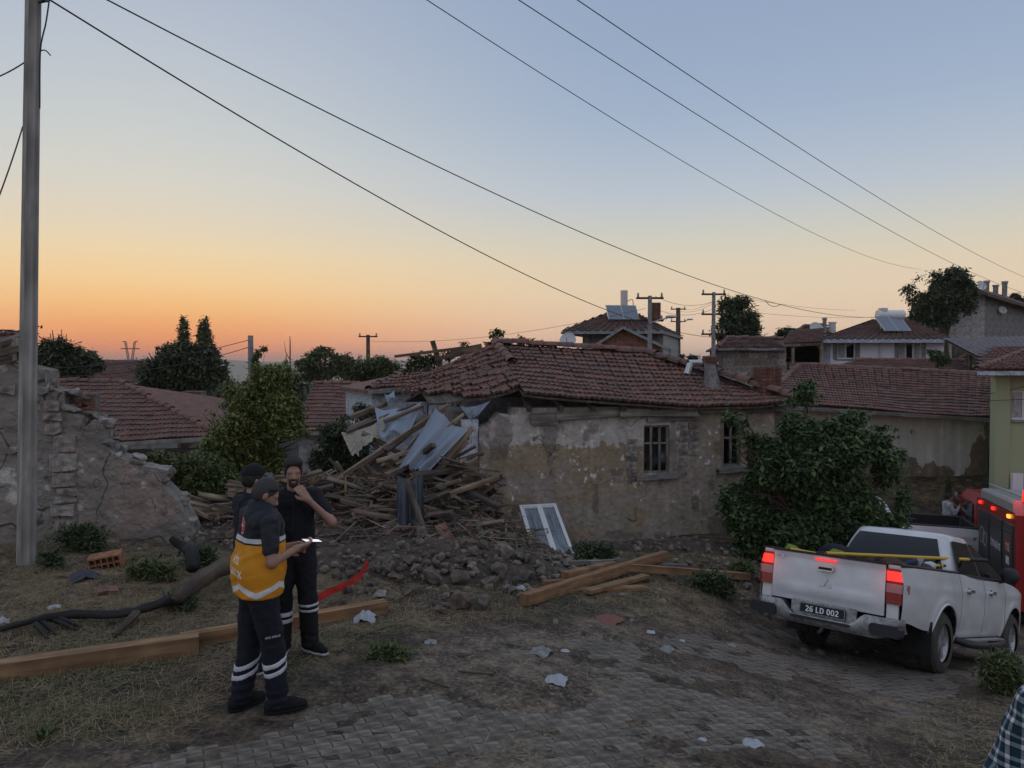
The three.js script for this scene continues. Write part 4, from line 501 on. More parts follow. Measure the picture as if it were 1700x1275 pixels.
{ // green house at the edge
  const h = thing('green_house', 'pale green rendered house with white window and tiled eave', 'house', 'village houses'); const w0 = at(1651, 800, 22), w1 = at(1960, 800, 21.2); w0.y = w1.y = -2.8; const eY = at(1660, 612, 22).y, F0 = frameOf(w0, w1), sx = (px) => ((px - 850) / FOC * 21.9 - w0.x) / (w1.x - w0.x) * F0.L, yy = (py) => at(1680, py, 21.9).y + 2.8; const hl = [sx(1677), yy(697), 1.3, yy(648) - yy(697)];
  const F = wall(h, w0, w1, eY + 2.8, M.green, { holes: [hl] }); windowIn(h, F, hl, { bars: 3, curtain: true, t: 0.06 }); wall(h, V(w0.x + 5, w0.y, w0.z - 5.5), w0, eY + 2.8, M.green, {}); wall(h, w1, V(w1.x + 5, w1.y, w1.z - 5.5), eY + 2.8, M.green, {});
  const e0 = at(1622, 613, 21.3), e1 = at(1990, 613, 20.4), r0 = at(1720, 577, 25), r1 = at(1960, 575, 24.6); e1.y = e0.y; tilePatch(h, bil(e0, e1, r1.clone().add(V(1, 0, 0)), V(e0.x + 0.3, r0.y, r0.z)), { seed: 111, mess: 0.5, mask: (u, v) => u > 0.27 * v, single: 60 }); slab([e0, e1, r1, r0].map((p) => p.clone().add(V(0, -0.05, 0))), 0.12, M.pale, 'roof_slab', h); const bk = V(e0.x + 5.6, e0.y, e0.z - 6); slab([bk, e0, r0].map((p) => p.clone().add(V(0, -0.05, 0))), 0.12, tileM[0], 'end_slope', h); slab([V(e1.x + 5.6, e1.y, e1.z - 6), bk, r0, r1].map((p) => p.clone().add(V(0, -0.05, 0))), 0.12, tileM[0], 'far_slope', h); ridgeCaps(h, e0, r0, undefined, 112);
  mesh('meter_box', cbox(0.3, 0.5, 0.12), M.pvc, h).position.copy(at(1688, 800, 21.7));
}
// ---------- poles and wires ----------
{ // timber pole beside the ruined wall
  const b = at(42, 945, 9.62), tp = at(56, -60, 9.62); const h = thing('utility_pole', 'tall grey timber utility pole planted beside the ruined wall', 'pole', 'utility poles', V(b.x, groundY(b.x, b.z) - 0.1, b.z)); const T = tp.clone().sub(h.position); mesh('shaft', limb([V(0, -0.4, 0), T.clone().multiplyScalar(0.5), T], [0.112, 0.098, 0.088], 14, 0.04), std({ map: grain([122, 118, 112], [166, 162, 156], 61, [1, 0.6]), bumpMap: bumpT, bumpScale: 0.006 }), h);
  const ins = T.clone().add(V(0.14, -0.42, 0.02)); mesh('insulator', new THREE.CylinderGeometry(0.03, 0.045, 0.1, 10), paint(0.4, 0.4, 0.38, { roughness: 0.3 }), h).position.copy(ins); mesh('hook', tube([T.clone().add(V(0.02, -0.5, 0.02)), ins.clone().add(V(0, -0.06, 0))], 0.012), M.dark, h);
  mesh('loose_cable', tube([at(82, 0, 9.6), at(76, 40, 9.55), at(68, 75, 9.52), at(66, 180, 9.5)].map((p) => p.sub(h.position)), 0.01, 5), M.wire, h); mesh('cable_tail', tube([at(66, 84, 9.5), at(76, 84, 9.45), at(84, 92, 9.45)].map((p) => p.sub(h.position)), 0.008, 5), M.wire, h);
}
function concretePole(label, px, py0, py1, d, { arms = 2, lamp = false, w = 0.3, mat = M.concrete, cat = 'pole' } = {}) { const t = at(px, py0, d), b = V(t.x, groundY(t.x, t.z) - 0.3, t.z), H = t.y - b.y; const h = thing('utility_pole', label, 'pole', 'utility poles', b); mesh('shaft', limb([V(0, 0, 0), V(0, H, 0)], [w * 0.65, w * 0.42], 6), mat, h); for (let i = 0; i < arms; i++) { const y = H - 0.1 - i * 0.95; mesh('cross_arm', cbox(1.15, 0.08, 0.1).translate(0, y, 0), M.dark, h); for (const x of [-0.5, 0.5]) mesh('insulator', new THREE.CylinderGeometry(0.035, 0.05, 0.18, 8).translate(x, y + 0.13, 0), paint(0.3, 0.26, 0.22), h); } if (lamp) { const l = mesh('lamp_arm', tube([V(0, H - 1.15, 0), V(0.35, H - 1.05, 0.1), V(0.7, H - 0.95, 0.2)], 0.035), M.metal, h); mesh('lamp_head', rockless(0.5, 0.14, 0.2), M.metal, l).position.set(0.85, H - 0.9, 0.24); } return h; }
function rockless(a, b, c) { const g = new THREE.SphereGeometry(0.5, 12, 8); g.scale(a, b, c); return g; }
concretePole('concrete pole with street lamp standing before the two-storey house', 1079, 491, 590, 32, { arms: 2, lamp: true, w: 0.21 });
concretePole('thin far pole with lamp arm beyond the two-storey house', 1126, 511, 600, 58, { arms: 2, lamp: true, w: 0.4, mat: wood.old[0] });
concretePole('tall concrete pole with three cross arms beside the old stone house', 1185, 485, 600, 36, { arms: 3, w: 0.2 });
concretePole('grey pole rising out of the fruit tree crown', 416, 557, 640, 27, { arms: 0, w: 0.22 });
concretePole('slightly leaning far pole above the line of orchard trees', 611, 556, 620, 46, { arms: 1, w: 0.28, mat: wood.old[0] });
{ // lattice tower on the skyline
  const t = at(216, 567, 800), H = t.y - groundY(t.x, t.z) + 2, h = thing('pylon', 'tiny lattice power pylon on the orange skyline', 'pylon', undefined, V(t.x, t.y - H, t.z)); const q = (a, b) => limb([a, b], [0.5, 0.5], 4); const g = []; const w = (y) => y < H * 0.55 ? lerp(5, 1.2, y / (H * 0.55)) : lerp(1.2, 5, (y - H * 0.55) / (H * 0.45)); const hs = [0, 0.2, 0.4, 0.55, 0.75, 1].map((k) => k * H); for (let i = 0; i < hs.length - 1; i++) for (const s of [-1, 1]) for (const z of [-1, 1]) { g.push(q(V(s * w(hs[i]), hs[i], z * 1.5), V(s * w(hs[i + 1]), hs[i + 1], z * 1.5)), q(V(s * w(hs[i]), hs[i], z * 1.5), V(-s * w(hs[i + 1]) * (i > 2 ? -1 : 1), hs[i + 1], z * 1.5))); } mesh('lattice', merge(g), M.dark, h); mesh('cross_arm', merge([q(V(-10, H * 0.86, 0), V(10, H * 0.86, 0)), q(V(-8, H, 0), V(-5, H, 0)), q(V(5, H, 0), V(8, H, 0))]), M.dark, h);
}
// hanging wire between two points with its sag
function wire(label, a, b, sag, r = 0.012, group = 'overhead wires') { const pts = []; wire.at = (t) => { const p = a.clone().lerp(b, t); p.y -= sag * 4 * t * (1 - t); return p; }; for (let i = 0; i <= 24; i++) { const t = i / 24, p = a.clone().lerp(b, t); p.y -= sag * 4 * t * (1 - t); pts.push(p); } soloAt('overhead_wire', tube(pts, r, 5, 48), M.wire, label, 'wire', group); }
wire('thick overhead cable from the timber pole to the pole by the stone house', at(80, -2, 9.6), at(1183, 560, 36), 0.9, 0.012);
wire('spliced overhead cable crossing above the damaged house', at(60, -62, 9.6), at(1450, 527, 41), 1.15, 0.011);
soloAt('cable_splice', tube([wire.at(0.61), wire.at(0.62).add(V(0, -0.12, 0)), wire.at(0.635).add(V(0, -0.13, 0)), wire.at(0.65)], 0.012, 5), M.wire, 'small loop of splice hanging on the crossing cable', 'splice');
const hw = 'thin high wire running down to the tree on the hill'; for (const [a, b, s] of [[[640, -45, 12], [1530, 447, 56], 1.0], [[800, -40, 12], [1760, 500, 58], 1.0], [[900, -40, 12], [1790, 488, 58], 0.9]]) wire(hw, at(...a), at(...b), s, 0.009, 'high wires');
const vw = 'thin village wire strung between the concrete poles'; for (const [a, b, s] of [[[1086, 491, 32], [1185, 500, 36], 0.3], [[1086, 512, 32], [1185, 512, 36], 0.3], [[1190, 487, 36], [1420, 515, 60], 0.2], [[1190, 512, 36], [1520, 520, 60], 0.4], [[1190, 500, 36], [1126, 515, 58], 0.3], [[1072, 512, 32], [611, 566, 46], 0.5], [[1130, 513, 58], [1185, 500, 36], 0.2]]) wire(vw, at(...a), at(...b), s, 0.008, 'village wires');
const gw = 'drooping service wire over the long house roof'; for (const [a, b, s] of [[[1190, 515, 36], [1652, 650, 22.5], 1.2], [[1440, 655, 25], [1700, 642, 21.5], 0.25], [[1480, 664, 24.5], [1720, 662, 21], 0.05]]) wire(gw, at(...a), at(...b), s, 0.009, 'service wires');
const lw = 'thin wire leading off the timber pole'; for (const [a, b, s] of [[[40, 104, 9.6], [-40, 140, 9], 0.03], [[38, 210, 9.6], [-30, 395, 8.6], 0.06]]) wire(lw, at(...a), at(...b), s, 0.009, 'pole wires');
const ow = 'low wire running over the orchard to the grey pole'; for (const [a, b, s] of [[[414, 564, 27], [70, 612, 20], 0.2], [[414, 576, 27], [70, 626, 20], 0.25]]) wire(ow, at(...a), at(...b), s, 0.012, 'orchard wires');
// ---------- trees, bushes, weeds, grass ----------
const leafM = std({ vertexColors: true, roughness: 0.75, side: THREE.DoubleSide });
const barkM = std({ map: grain([58, 48, 40], [98, 84, 70], 71), bumpMap: bumpT, bumpScale: 0.01 });
function foliage(lobes, n, size, cols, seed, { gap = 0.45, freq = 1, droop = 0.3, shell = 0.45, long = 1.9 } = {}) {
  const r = rng(seed), pos = new Float32Array(n * 18), nor = new Float32Array(n * 18), col = new Float32Array(n * 18), vol = lobes.map((l) => l[3] * l[4] * l[5]), tot = vol.reduce((a, b) => a + b, 0); let m = 0, tries = 0; const a = V(), b = V(), c = V();
  while (m < n && tries++ < n * 8) {
    let k = r() * tot, i = 0; while (i < lobes.length - 1 && (k -= vol[i]) > 0) i++; const l = lobes[i]; const th = r() * 2 * Math.PI, cz = 2 * r() - 1, sr = Math.sqrt(1 - cz * cz), rad = Math.pow(lerp(shell, 1.04, r()), 0.8) * (0.9 + 0.5 * (hash(Math.floor(th * 4), Math.floor(cz * 5) + i * 11) - 0.5)) * (r() < 0.1 ? rr(r, 1, 1.28) : 1);
    const x = l[0] + l[3] * rad * sr * Math.cos(th), y = l[1] + l[4] * rad * cz, z = l[2] + l[5] * rad * sr * Math.sin(th);
    const w = freq / (size * 7); const g = 0.5 * vnoise(x * w + z * w * 0.7 + 50, y * w + 50) + 0.5 * vnoise(z * w + 90 - x * w * 0.4, y * w * 1.1 + x * w * 0.5 + 20); if (g < gap + (r() - 0.5) * 0.08) continue;
    const s = size * rr(r, 0.5, 1.5), az = r() * 2 * Math.PI, el = rr(r, -1.1, 0.7) - droop; a.set(Math.cos(az) * Math.cos(el), Math.sin(el), Math.sin(az) * Math.cos(el)); b.set(-Math.sin(az), rr(r, -0.5, 0.5), Math.cos(az)).normalize(); c.crossVectors(a, b).normalize(); const hw = s / long;
    const P0 = [x, y, z], P1 = [x + a.x * s * 0.5 + b.x * hw * 0.5 + c.x * s * 0.1, y + a.y * s * 0.5 + b.y * hw * 0.5 + c.y * s * 0.1, z + a.z * s * 0.5 + b.z * hw * 0.5 + c.z * s * 0.1], P2 = [x + a.x * s, y + a.y * s, z + a.z * s], P3 = [x + a.x * s * 0.5 - b.x * hw * 0.5 + c.x * s * 0.1, y + a.y * s * 0.5 - b.y * hw * 0.5 + c.y * s * 0.1, z + a.z * s * 0.5 - b.z * hw * 0.5 + c.z * s * 0.1];
    const cc = cols[Math.floor(r() * cols.length)], t = rr(r, 0.75, 1.25); [P0, P1, P2, P0, P2, P3].forEach((p, q) => { const o = m * 18 + q * 3; pos[o] = p[0]; pos[o + 1] = p[1]; pos[o + 2] = p[2]; col[o] = cc[0] * t; col[o + 1] = cc[1] * t; col[o + 2] = cc[2] * t; }); m++;
  }
  const g = new THREE.BufferGeometry(); g.setAttribute('position', new THREE.BufferAttribute(pos.slice(0, m * 18), 3)); g.setAttribute('color', new THREE.BufferAttribute(col.slice(0, m * 18), 3)); g.computeVertexNormals(); return g;
}
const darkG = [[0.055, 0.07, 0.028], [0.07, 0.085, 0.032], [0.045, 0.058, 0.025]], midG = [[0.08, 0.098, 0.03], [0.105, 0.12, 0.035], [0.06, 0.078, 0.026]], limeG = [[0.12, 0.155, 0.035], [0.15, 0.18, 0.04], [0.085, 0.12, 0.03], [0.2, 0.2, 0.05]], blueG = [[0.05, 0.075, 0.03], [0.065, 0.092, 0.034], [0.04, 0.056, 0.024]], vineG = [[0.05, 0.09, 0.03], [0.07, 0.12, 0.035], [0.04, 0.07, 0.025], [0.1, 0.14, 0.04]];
// lobes given as [px, py, half width px, half height px, depth offset]
function plant(name, label, cat, group, basePx, D, lobesPx, n, size, cols, seed, o = {}) {
  const b = at(basePx[0], basePx[1], D); b.y = o.baseY ?? groundY(b.x, b.z) - 0.05; const h = thing(name, label, cat, group, b); const r = rng(seed + 500);
  const L = lobesPx.map(([px, py, wx, wy, dz = 0]) => { const p = at(px, py, D + dz).sub(b), k = (D + dz) / FOC; return [p.x, p.y, p.z, wx * k, wy * k, (wx * 0.6 + wy * 0.4) * k * (o.deep ?? 0.85)]; });
  const LL = [...L]; if (n > 3000) for (const l of L) for (let k = 0; k < 8; k++) { const th = r() * 6.28, cz = rr(r, -0.5, 1), sr = Math.sqrt(1 - cz * cz), q = rr(r, 0.28, 0.46), e = rr(r, 0.85, 1.12); LL.push([l[0] + l[3] * sr * Math.cos(th) * e, l[1] + l[4] * cz * e, l[2] + l[5] * sr * Math.sin(th) * e, l[3] * q, l[4] * q * rr(r, 0.7, 1.2), l[5] * q]); }
  mesh(o.crownName ?? 'crown', foliage(LL, n, size, cols, seed, o), leafM, h);
  const tr = o.trunk ?? 0.12, top = L.reduce((a, l) => l[3] * l[4] > a[3] * a[4] ? l : a); const main = V(top[0], top[1] - top[4] * 0.2, top[2]);
  mesh('trunk', limb([V(0, -0.2, 0), main.clone().multiplyScalar(0.45).add(V(rr(r, -0.1, 0.1), 0, 0)), main], [tr * 1.25, tr, tr * 0.45], 7, 0.15), barkM, h);
  for (const l of L) for (let k = 0; k < (o.limbs ?? 2); k++) { const e = V(l[0] + rr(r, -0.7, 0.7) * l[3], l[1] + rr(r, 0.0, 0.85) * l[4], l[2] + rr(r, -0.6, 0.6) * l[5]), s = main.clone().multiplyScalar(rr(r, 0.35, 0.9)); mesh('branch', limb([s, s.clone().lerp(e, 0.5).add(V(rr(r, -0.1, 0.1), rr(r, -0.05, 0.15), 0).multiplyScalar(l[3])), e], [tr * 0.42, tr * 0.26, tr * 0.08], 5), barkM, h); }
  return h;
}
const bg = 'trees around the village';
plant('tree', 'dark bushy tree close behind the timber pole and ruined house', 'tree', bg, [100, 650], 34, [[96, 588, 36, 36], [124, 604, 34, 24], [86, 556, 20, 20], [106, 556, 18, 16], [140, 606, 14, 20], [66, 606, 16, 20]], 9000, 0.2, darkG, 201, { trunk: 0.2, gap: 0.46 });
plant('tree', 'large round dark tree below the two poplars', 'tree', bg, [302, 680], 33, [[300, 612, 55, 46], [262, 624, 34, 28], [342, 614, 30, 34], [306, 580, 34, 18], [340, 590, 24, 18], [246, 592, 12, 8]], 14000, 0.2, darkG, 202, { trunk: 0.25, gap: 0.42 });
plant('poplar_tree', 'narrow poplar top above the round tree, the more slender one', 'tree', 'pair of poplars', [306, 640], 62, [[306, 548, 7, 22], [306, 585, 9, 30], [306, 612, 9, 25]], 3500, 0.26, midG, 203, { trunk: 0.15, gap: 0.3, limbs: 1 });
plant('poplar_tree', 'narrow poplar top above the round tree, the broader one', 'tree', 'pair of poplars', [338, 640], 62, [[338, 550, 9, 24], [344, 560, 8, 20], [336, 585, 11, 30], [338, 612, 12, 25]], 4500, 0.26, midG, 204, { trunk: 0.16, gap: 0.34, limbs: 1 });
plant('fruit_tree', 'light green leafy fruit tree behind the people', 'tree', bg, [412, 840], 14.8, [[440, 672, 54, 52], [470, 716, 36, 52], [405, 722, 46, 44], [434, 622, 34, 22], [470, 640, 28, 36], [380, 660, 18, 26], [410, 776, 70, 34], [478, 770, 26, 34], [352, 700, 20, 24], [365, 745, 36, 34], [498, 735, 18, 40], [330, 780, 40, 24]], 31000, 0.085, limeG, 205, { trunk: 0.07, gap: 0.42, limbs: 3, deep: 0.9 });
plant('shrub', 'spreading olive green shrub over the ruined wall end', 'shrub', bg, [300, 850], 13.6, [[330, 775, 60, 26], [290, 780, 46, 26], [360, 800, 50, 30], [262, 762, 24, 14], [310, 810, 40, 22]], 13000, 0.075, [...midG, limeG[0], limeG[2]], 206, { trunk: 0.05, gap: 0.42, limbs: 3 });
plant('climbing_branch', 'leafy branch reaching up the grey pole in the orchard', 'branch', bg, [420, 640], 26.6, [[424, 606, 5, 24], [428, 586, 6, 8], [438, 578, 8, 5]], 700, 0.12, midG, 207, { trunk: 0.03, gap: 0.2, limbs: 1 });
plant('shrub', 'dark shrub in the shade left of the hanging burlap', 'shrub', bg, [572, 830], 16.5, [[560, 720, 34, 26], [590, 752, 34, 30], [545, 770, 30, 30], [612, 700, 22, 24], [575, 790, 40, 24], [600, 680, 14, 14]], 14000, 0.08, blueG, 208, { trunk: 0.05, gap: 0.42 });
for (const [i, lab, bx, lobes, n] of [[0, 'feathery orchard tree on the skyline beside the bare poplar', 532, [[530, 606, 34, 24], [540, 588, 22, 12], [512, 618, 20, 16]], 6000], [1, 'low rounded orchard tree under the leaning far pole', 598, [[600, 612, 46, 22], [580, 604, 26, 16], [622, 606, 26, 18]], 7000], [2, 'small orchard tree nearest the fallen roof timbers', 648, [[645, 612, 20, 22], [655, 622, 16, 18], [634, 600, 14, 12]], 4000], [3, 'dark orchard tree low beside the grey pole', 455, [[452, 628, 32, 22], [478, 636, 26, 22], [430, 630, 22, 20]], 6000]]) plant('orchard_tree', lab, 'tree', bg, [bx, 645], 46 - i, lobes, n, 0.2, i === 3 ? darkG : midG, 210 + i, { trunk: 0.15, gap: 0.4 });
{ const b = at(482, 640, 44); const h = thing('bare_poplar', 'bare thin poplar with upright twigs on the skyline', 'tree', bg, V(b.x, groundY(b.x, b.z), b.z)), r = rng(9), H = at(482, 558, 44).y - h.position.y; const g = []; mesh('trunk', limb([V(0, 0, 0), V(0, H, 0)], [0.12, 0.02], 6), barkM, h); for (let i = 0; i < 16; i++) { const y = rr(r, 0.45, 0.9) * H, a = r() * 6.3; g.push(limb([V(0, y, 0), V(Math.cos(a) * 0.25, y + 0.5, Math.sin(a) * 0.25), V(Math.cos(a) * 0.3, y + 1.1, Math.sin(a) * 0.3)], [0.025, 0.018, 0.008], 4)); } mesh('twigs', merge(g), barkM, h); }
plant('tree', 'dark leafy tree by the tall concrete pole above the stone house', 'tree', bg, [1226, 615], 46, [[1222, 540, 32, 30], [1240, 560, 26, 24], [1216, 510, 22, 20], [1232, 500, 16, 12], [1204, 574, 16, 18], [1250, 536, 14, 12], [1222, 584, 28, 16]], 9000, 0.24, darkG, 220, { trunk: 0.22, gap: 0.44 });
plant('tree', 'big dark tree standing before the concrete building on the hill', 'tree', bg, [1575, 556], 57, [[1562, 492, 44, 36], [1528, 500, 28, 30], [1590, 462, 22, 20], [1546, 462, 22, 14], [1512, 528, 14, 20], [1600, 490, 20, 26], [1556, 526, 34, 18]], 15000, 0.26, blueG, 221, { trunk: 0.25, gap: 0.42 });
plant('bush', 'small dark bush beyond the old stone house roof', 'bush', bg, [1308, 580], 50, [[1308, 552, 20, 10], [1320, 560, 14, 10]], 1800, 0.24, darkG, 222, { trunk: 0.1 });
plant('bush', 'tiny dark bush at the corner of the concrete building', 'bush', bg, [1688, 520], 64, [[1686, 492, 9, 7], [1694, 498, 8, 6]], 700, 0.24, darkG, 223, { trunk: 0.08 });
plant('bush', 'bright green bush in front of the white house', 'bush', bg, [1556, 612], 33.5, [[1556, 590, 14, 9], [1546, 583, 8, 5], [1566, 596, 12, 10]], 1500, 0.13, vineG, 224, { trunk: 0.05 });
plant('bush', 'low dark bush under the wires right of the two-storey house', 'bush', bg, [1146, 610], 50, [[1131, 591, 6, 4], [1150, 593, 10, 5]], 500, 0.2, darkG, 225, { trunk: 0.05 });
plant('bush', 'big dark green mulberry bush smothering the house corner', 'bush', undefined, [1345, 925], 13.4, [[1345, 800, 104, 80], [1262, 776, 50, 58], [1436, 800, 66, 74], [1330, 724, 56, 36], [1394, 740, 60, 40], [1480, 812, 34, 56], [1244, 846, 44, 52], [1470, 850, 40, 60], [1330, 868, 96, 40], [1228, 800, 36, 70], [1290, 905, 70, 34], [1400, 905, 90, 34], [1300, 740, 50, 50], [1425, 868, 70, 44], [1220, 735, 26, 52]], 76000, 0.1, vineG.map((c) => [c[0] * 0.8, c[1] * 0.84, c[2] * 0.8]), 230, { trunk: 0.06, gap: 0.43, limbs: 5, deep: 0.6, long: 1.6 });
plant('sapling', 'leafy shoot rising above the big bush top', 'plant', 'shoots of the bush', [1340, 800], 13.6, [[1338, 650, 22, 24], [1346, 636, 8, 14], [1312, 664, 8, 12]], 520, 0.1, vineG, 231, { trunk: 0.02, gap: 0.4, baseY: 0.2 });
plant('sapling', 'leafy shoot leaning out of the big bush over the white wall', 'plant', 'shoots of the bush', [1420, 800], 13.6, [[1465, 708, 22, 4], [1475, 724, 22, 4], [1420, 690, 24, 14], [1500, 836, 12, 30], [1470, 780, 24, 30]], 1800, 0.1, vineG, 232, { trunk: 0.02, gap: 0.42, baseY: 0.2 });
for (const [lab, bx, lobes, s] of [['vine shoot standing above the roof ridge', 826, [[826, 556, 12, 12], [836, 562, 9, 6], [815, 572, 8, 6]], 240], ['vine shoot with few leaves right of the ridge top', 876, [[866, 563, 6, 7], [880, 562, 6, 7], [892, 568, 5, 5]], 241], ['thin vine climbing the leaning posts beyond the roof', 705, [[690, 598, 14, 16], [708, 596, 14, 18], [724, 592, 10, 14], [744, 588, 12, 10], [770, 572, 8, 10], [676, 608, 10, 12]], 242]]) plant('vine', lab, 'vine', 'vines behind the roof', [bx, 640], 20, lobes, s === 242 ? 900 : 260, 0.12, midG, s, { trunk: 0.02, gap: 0.35, limbs: 2 });
{ // leaning posts and rods of a broken pergola
  const r = rng(3); const pg = (a, b, d, w, lab) => soloAt('pergola_pole', beamGeo(at(...a, d), at(...b, d), w, w, 0, 0.004, r), wood.old[1], lab, 'pole', 'broken pergola poles'); pg([718, 566], [740, 640], 19.5, 0.12, 'leaning forked pergola post behind the fallen roof end'); pg([655, 592], [770, 577], 19.4, 0.07, 'long bare pergola rod laid level behind the fallen roof'); pg([722, 596], [800, 582], 19.2, 0.09, 'short pergola rod resting on the roof edge'); pg([748, 586], [800, 576], 18.6, 0.16, 'broad loose board lying on the ridge end');
}
// weeds at walls and verges
const wd = 'weed clumps'; for (const [lab, px, py, w, hh, n, cols, s] of [['tall green weeds against the ruined wall foot', 135, 915, 44, 26, 2600, blueG, 260], ['nettles beside the timber pole foot', 85, 940, 18, 14, 700, blueG, 261], ['weeds around the hollow brick', 250, 962, 44, 18, 1800, midG, 262], ['green weeds under the leaning window frame', 985, 930, 40, 16, 1800, blueG, 263], ['green weed clump between the new beams', 1180, 985, 40, 20, 2200, blueG, 264], ['weeds behind the fallen trunk', 330, 940, 30, 20, 1300, blueG, 265], ['roadside weeds by the pickup wheel', 1660, 1150, 36, 40, 3200, midG, 266], ['low weeds by the street edge', 640, 1090, 40, 9, 900, midG, 267], ['weed tuft at the charred branch', 300, 1010, 30, 14, 900, blueG, 268], ['small weed in the paving', 75, 1225, 12, 6, 160, midG, 269], ['weeds at the bottom of the crumbled bank', 1232, 955, 20, 14, 700, midG, 270]]) {
  const b = onG(px, py), k = -b.z / FOC, h = thing('weed', lab, 'weeds', wd, b); mesh('leaves', foliage([[0, hh * k * 0.9, 0, w * k, hh * k, w * k * 0.5], [w * k * 0.4, hh * k * 0.6, 0.05, w * k * 0.6, hh * k * 0.8, w * k * 0.4]], n, 0.045 + 0.004 * -b.z, cols, s, { gap: 0.3, droop: -0.3, shell: 0.1, long: 3 }), leafM, h);
  const r = rng(s), g = []; for (let i = 0; i < 14; i++) { const x = rr(r, -w, w) * k * 0.9, z = rr(r, -0.3, 0.3) * w * k; g.push(limb([V(x * 0.8, -0.15, z), V(x, hh * k * rr(r, 0.9, 1.9), z)], [0.006, 0.002], 4)); } mesh('stems', merge(g), std({ color: L3(0.09, 0.1, 0.045) }), h);
}
{ // dry grass and trampled straw
  const g = new THREE.BufferGeometry(); g.setAttribute('position', new THREE.Float32BufferAttribute([-0.5, 0, 0, 0.5, 0, 0, 0.35, 0.5, 0.1, -0.35, 0.5, 0.1, 0, 1, 0.35], 3)); g.setIndex([0, 1, 2, 0, 2, 3, 3, 2, 4]); g.computeVertexNormals();
  const N = 44000, im = new THREE.InstancedMesh(g, std({ color: 0xffffff, side: THREE.DoubleSide, roughness: 0.9 }), N), r = rng(88), m = new THREE.Matrix4(), q = new THREE.Quaternion(), e = new THREE.Euler(), c = new THREE.Color(); let n = 0, tries = 0;
  while (n < N && tries++ < N * 12) {
    const D = 4.4 + 8.6 * Math.pow(r(), 1.25), x = rr(r, -0.74, 0.74) * D; const rd = roadDist(x, D); if (moundY(x, -D) > 0.2) continue; const patch = fbm(x * 1.1 + 5, D * 1.1, 3); let pr = rd < -0.25 ? 0.35 + 0.9 * sstep(0.4, 0.6, patch) : rd < 0.5 ? 0.35 * sstep(0.4, 0.6, patch) : 0.03 * sstep(0.5, 0.65, patch); if (D > 13.2 || (D > 11 && x < -3)) pr *= 0.3; if (r() > pr) continue;
    const lying = r() < 0.72, L = lying ? rr(r, 0.06, 0.22) : rr(r, 0.04, 0.12); e.set(lying ? rr(r, 1.2, 1.6) : rr(r, -0.5, 0.7), r() * 6.3, rr(r, -0.3, 0.3), 'YXZ'); q.setFromEuler(e); m.compose(V(x, groundY(x, -D) + (lying ? rr(r, 0.004, 0.022) : -0.005), -D), q, V(0.0035 + 0.0025 * r(), L, L * 0.6)); im.setMatrixAt(n, m);
    const k = rr(r, 0.6, 1.3); if (fbm(x * 0.9 + 90, D * 0.9 + 33, 3) > 0.57 && r() < 0.4) c.setRGB(0.09 * k, 0.1 * k, 0.035 * k); else c.setRGB(0.27 * k, 0.205 * k, 0.115 * k); im.setColorAt(n, c); n++;
  }
  im.count = n; im.name = 'dry_grass'; im.castShadow = im.receiveShadow = true; tag(im, 'dry straw and short trampled grass on the verge', 'grass', undefined, 'stuff'); scene.add(im); console.log('grass', n);
}
{ // far scrub dotted over the slopes
  const cl = foliage([[0, 0.5, 0, 1, 0.6, 1], [0.5, 0.7, 0.2, 0.7, 0.55, 0.7]], 260, 0.3, [[1, 1, 1]], 300, { gap: 0.3, shell: 0.2 }); const im = new THREE.InstancedMesh(cl, std({ vertexColors: true, side: THREE.DoubleSide, roughness: 0.9 }), 900), r = rng(301), m = new THREE.Matrix4(), c = new THREE.Color(); let n = 0;
  while (n < 900) { const d = 70 + 900 * Math.pow(r(), 1.7), a = rr(r, -0.7, 0.2), x = Math.sin(a) * d, z = -Math.cos(a) * d, s = rr(r, 1.2, 3.4) * (1 + d / 500); m.makeScale(s, s * rr(r, 0.8, 1.3), s); m.setPosition(x, groundY(x, z) - 0.2, z); im.setMatrixAt(n, m); const k = rr(r, 0.7, 1.2); im.setColorAt(n, c.setRGB(0.05 * k, 0.065 * k, 0.03 * k)); n++; }
  im.name = 'distant_scrub'; tag(im, 'scrub and orchards scattered down to the plain', 'scrub', undefined, 'stuff'); scene.add(im);
}
// ---------- wreckage ----------
const RB = rng(600);
const plankGroup = 'timbers of the collapsed roof';
const lenWord = (L) => L < 0.55 ? 'short' : L < 0.85 ? 'medium' : 'long', tones = ['grey brown', 'dark brown', 'sooty', 'yellow brown'];
function timber(a, b, w, h, mat, label = `${lenWord(a.distanceTo(b))} ${w > 0.11 ? 'broad' : w > 0.07 ? 'middling' : 'narrow'} ${tones[Math.max(0, wood.old.indexOf(mat))]} timber ${a.x < -3.2 ? 'at the ruined wall side of the heap' : a.x < -2 ? 'in the thick of the collapse heap' : 'at the house side of the heap'}`, group = plankGroup, roll = rr(RB, -0.4, 0.4), name = 'roof_timber') { return soloAt(name, beamGeo(a, b, w, h, roll, 0.008, RB), mat, label, 'timber', group); }
const T = (x0, y0, d0, x1, y1, d1, w, h, mat, label, group, name) => timber(at(x0, y0, d0), at(x1, y1, d1), w, h, mat, label, group, undefined, name);
const wo = wood.old;
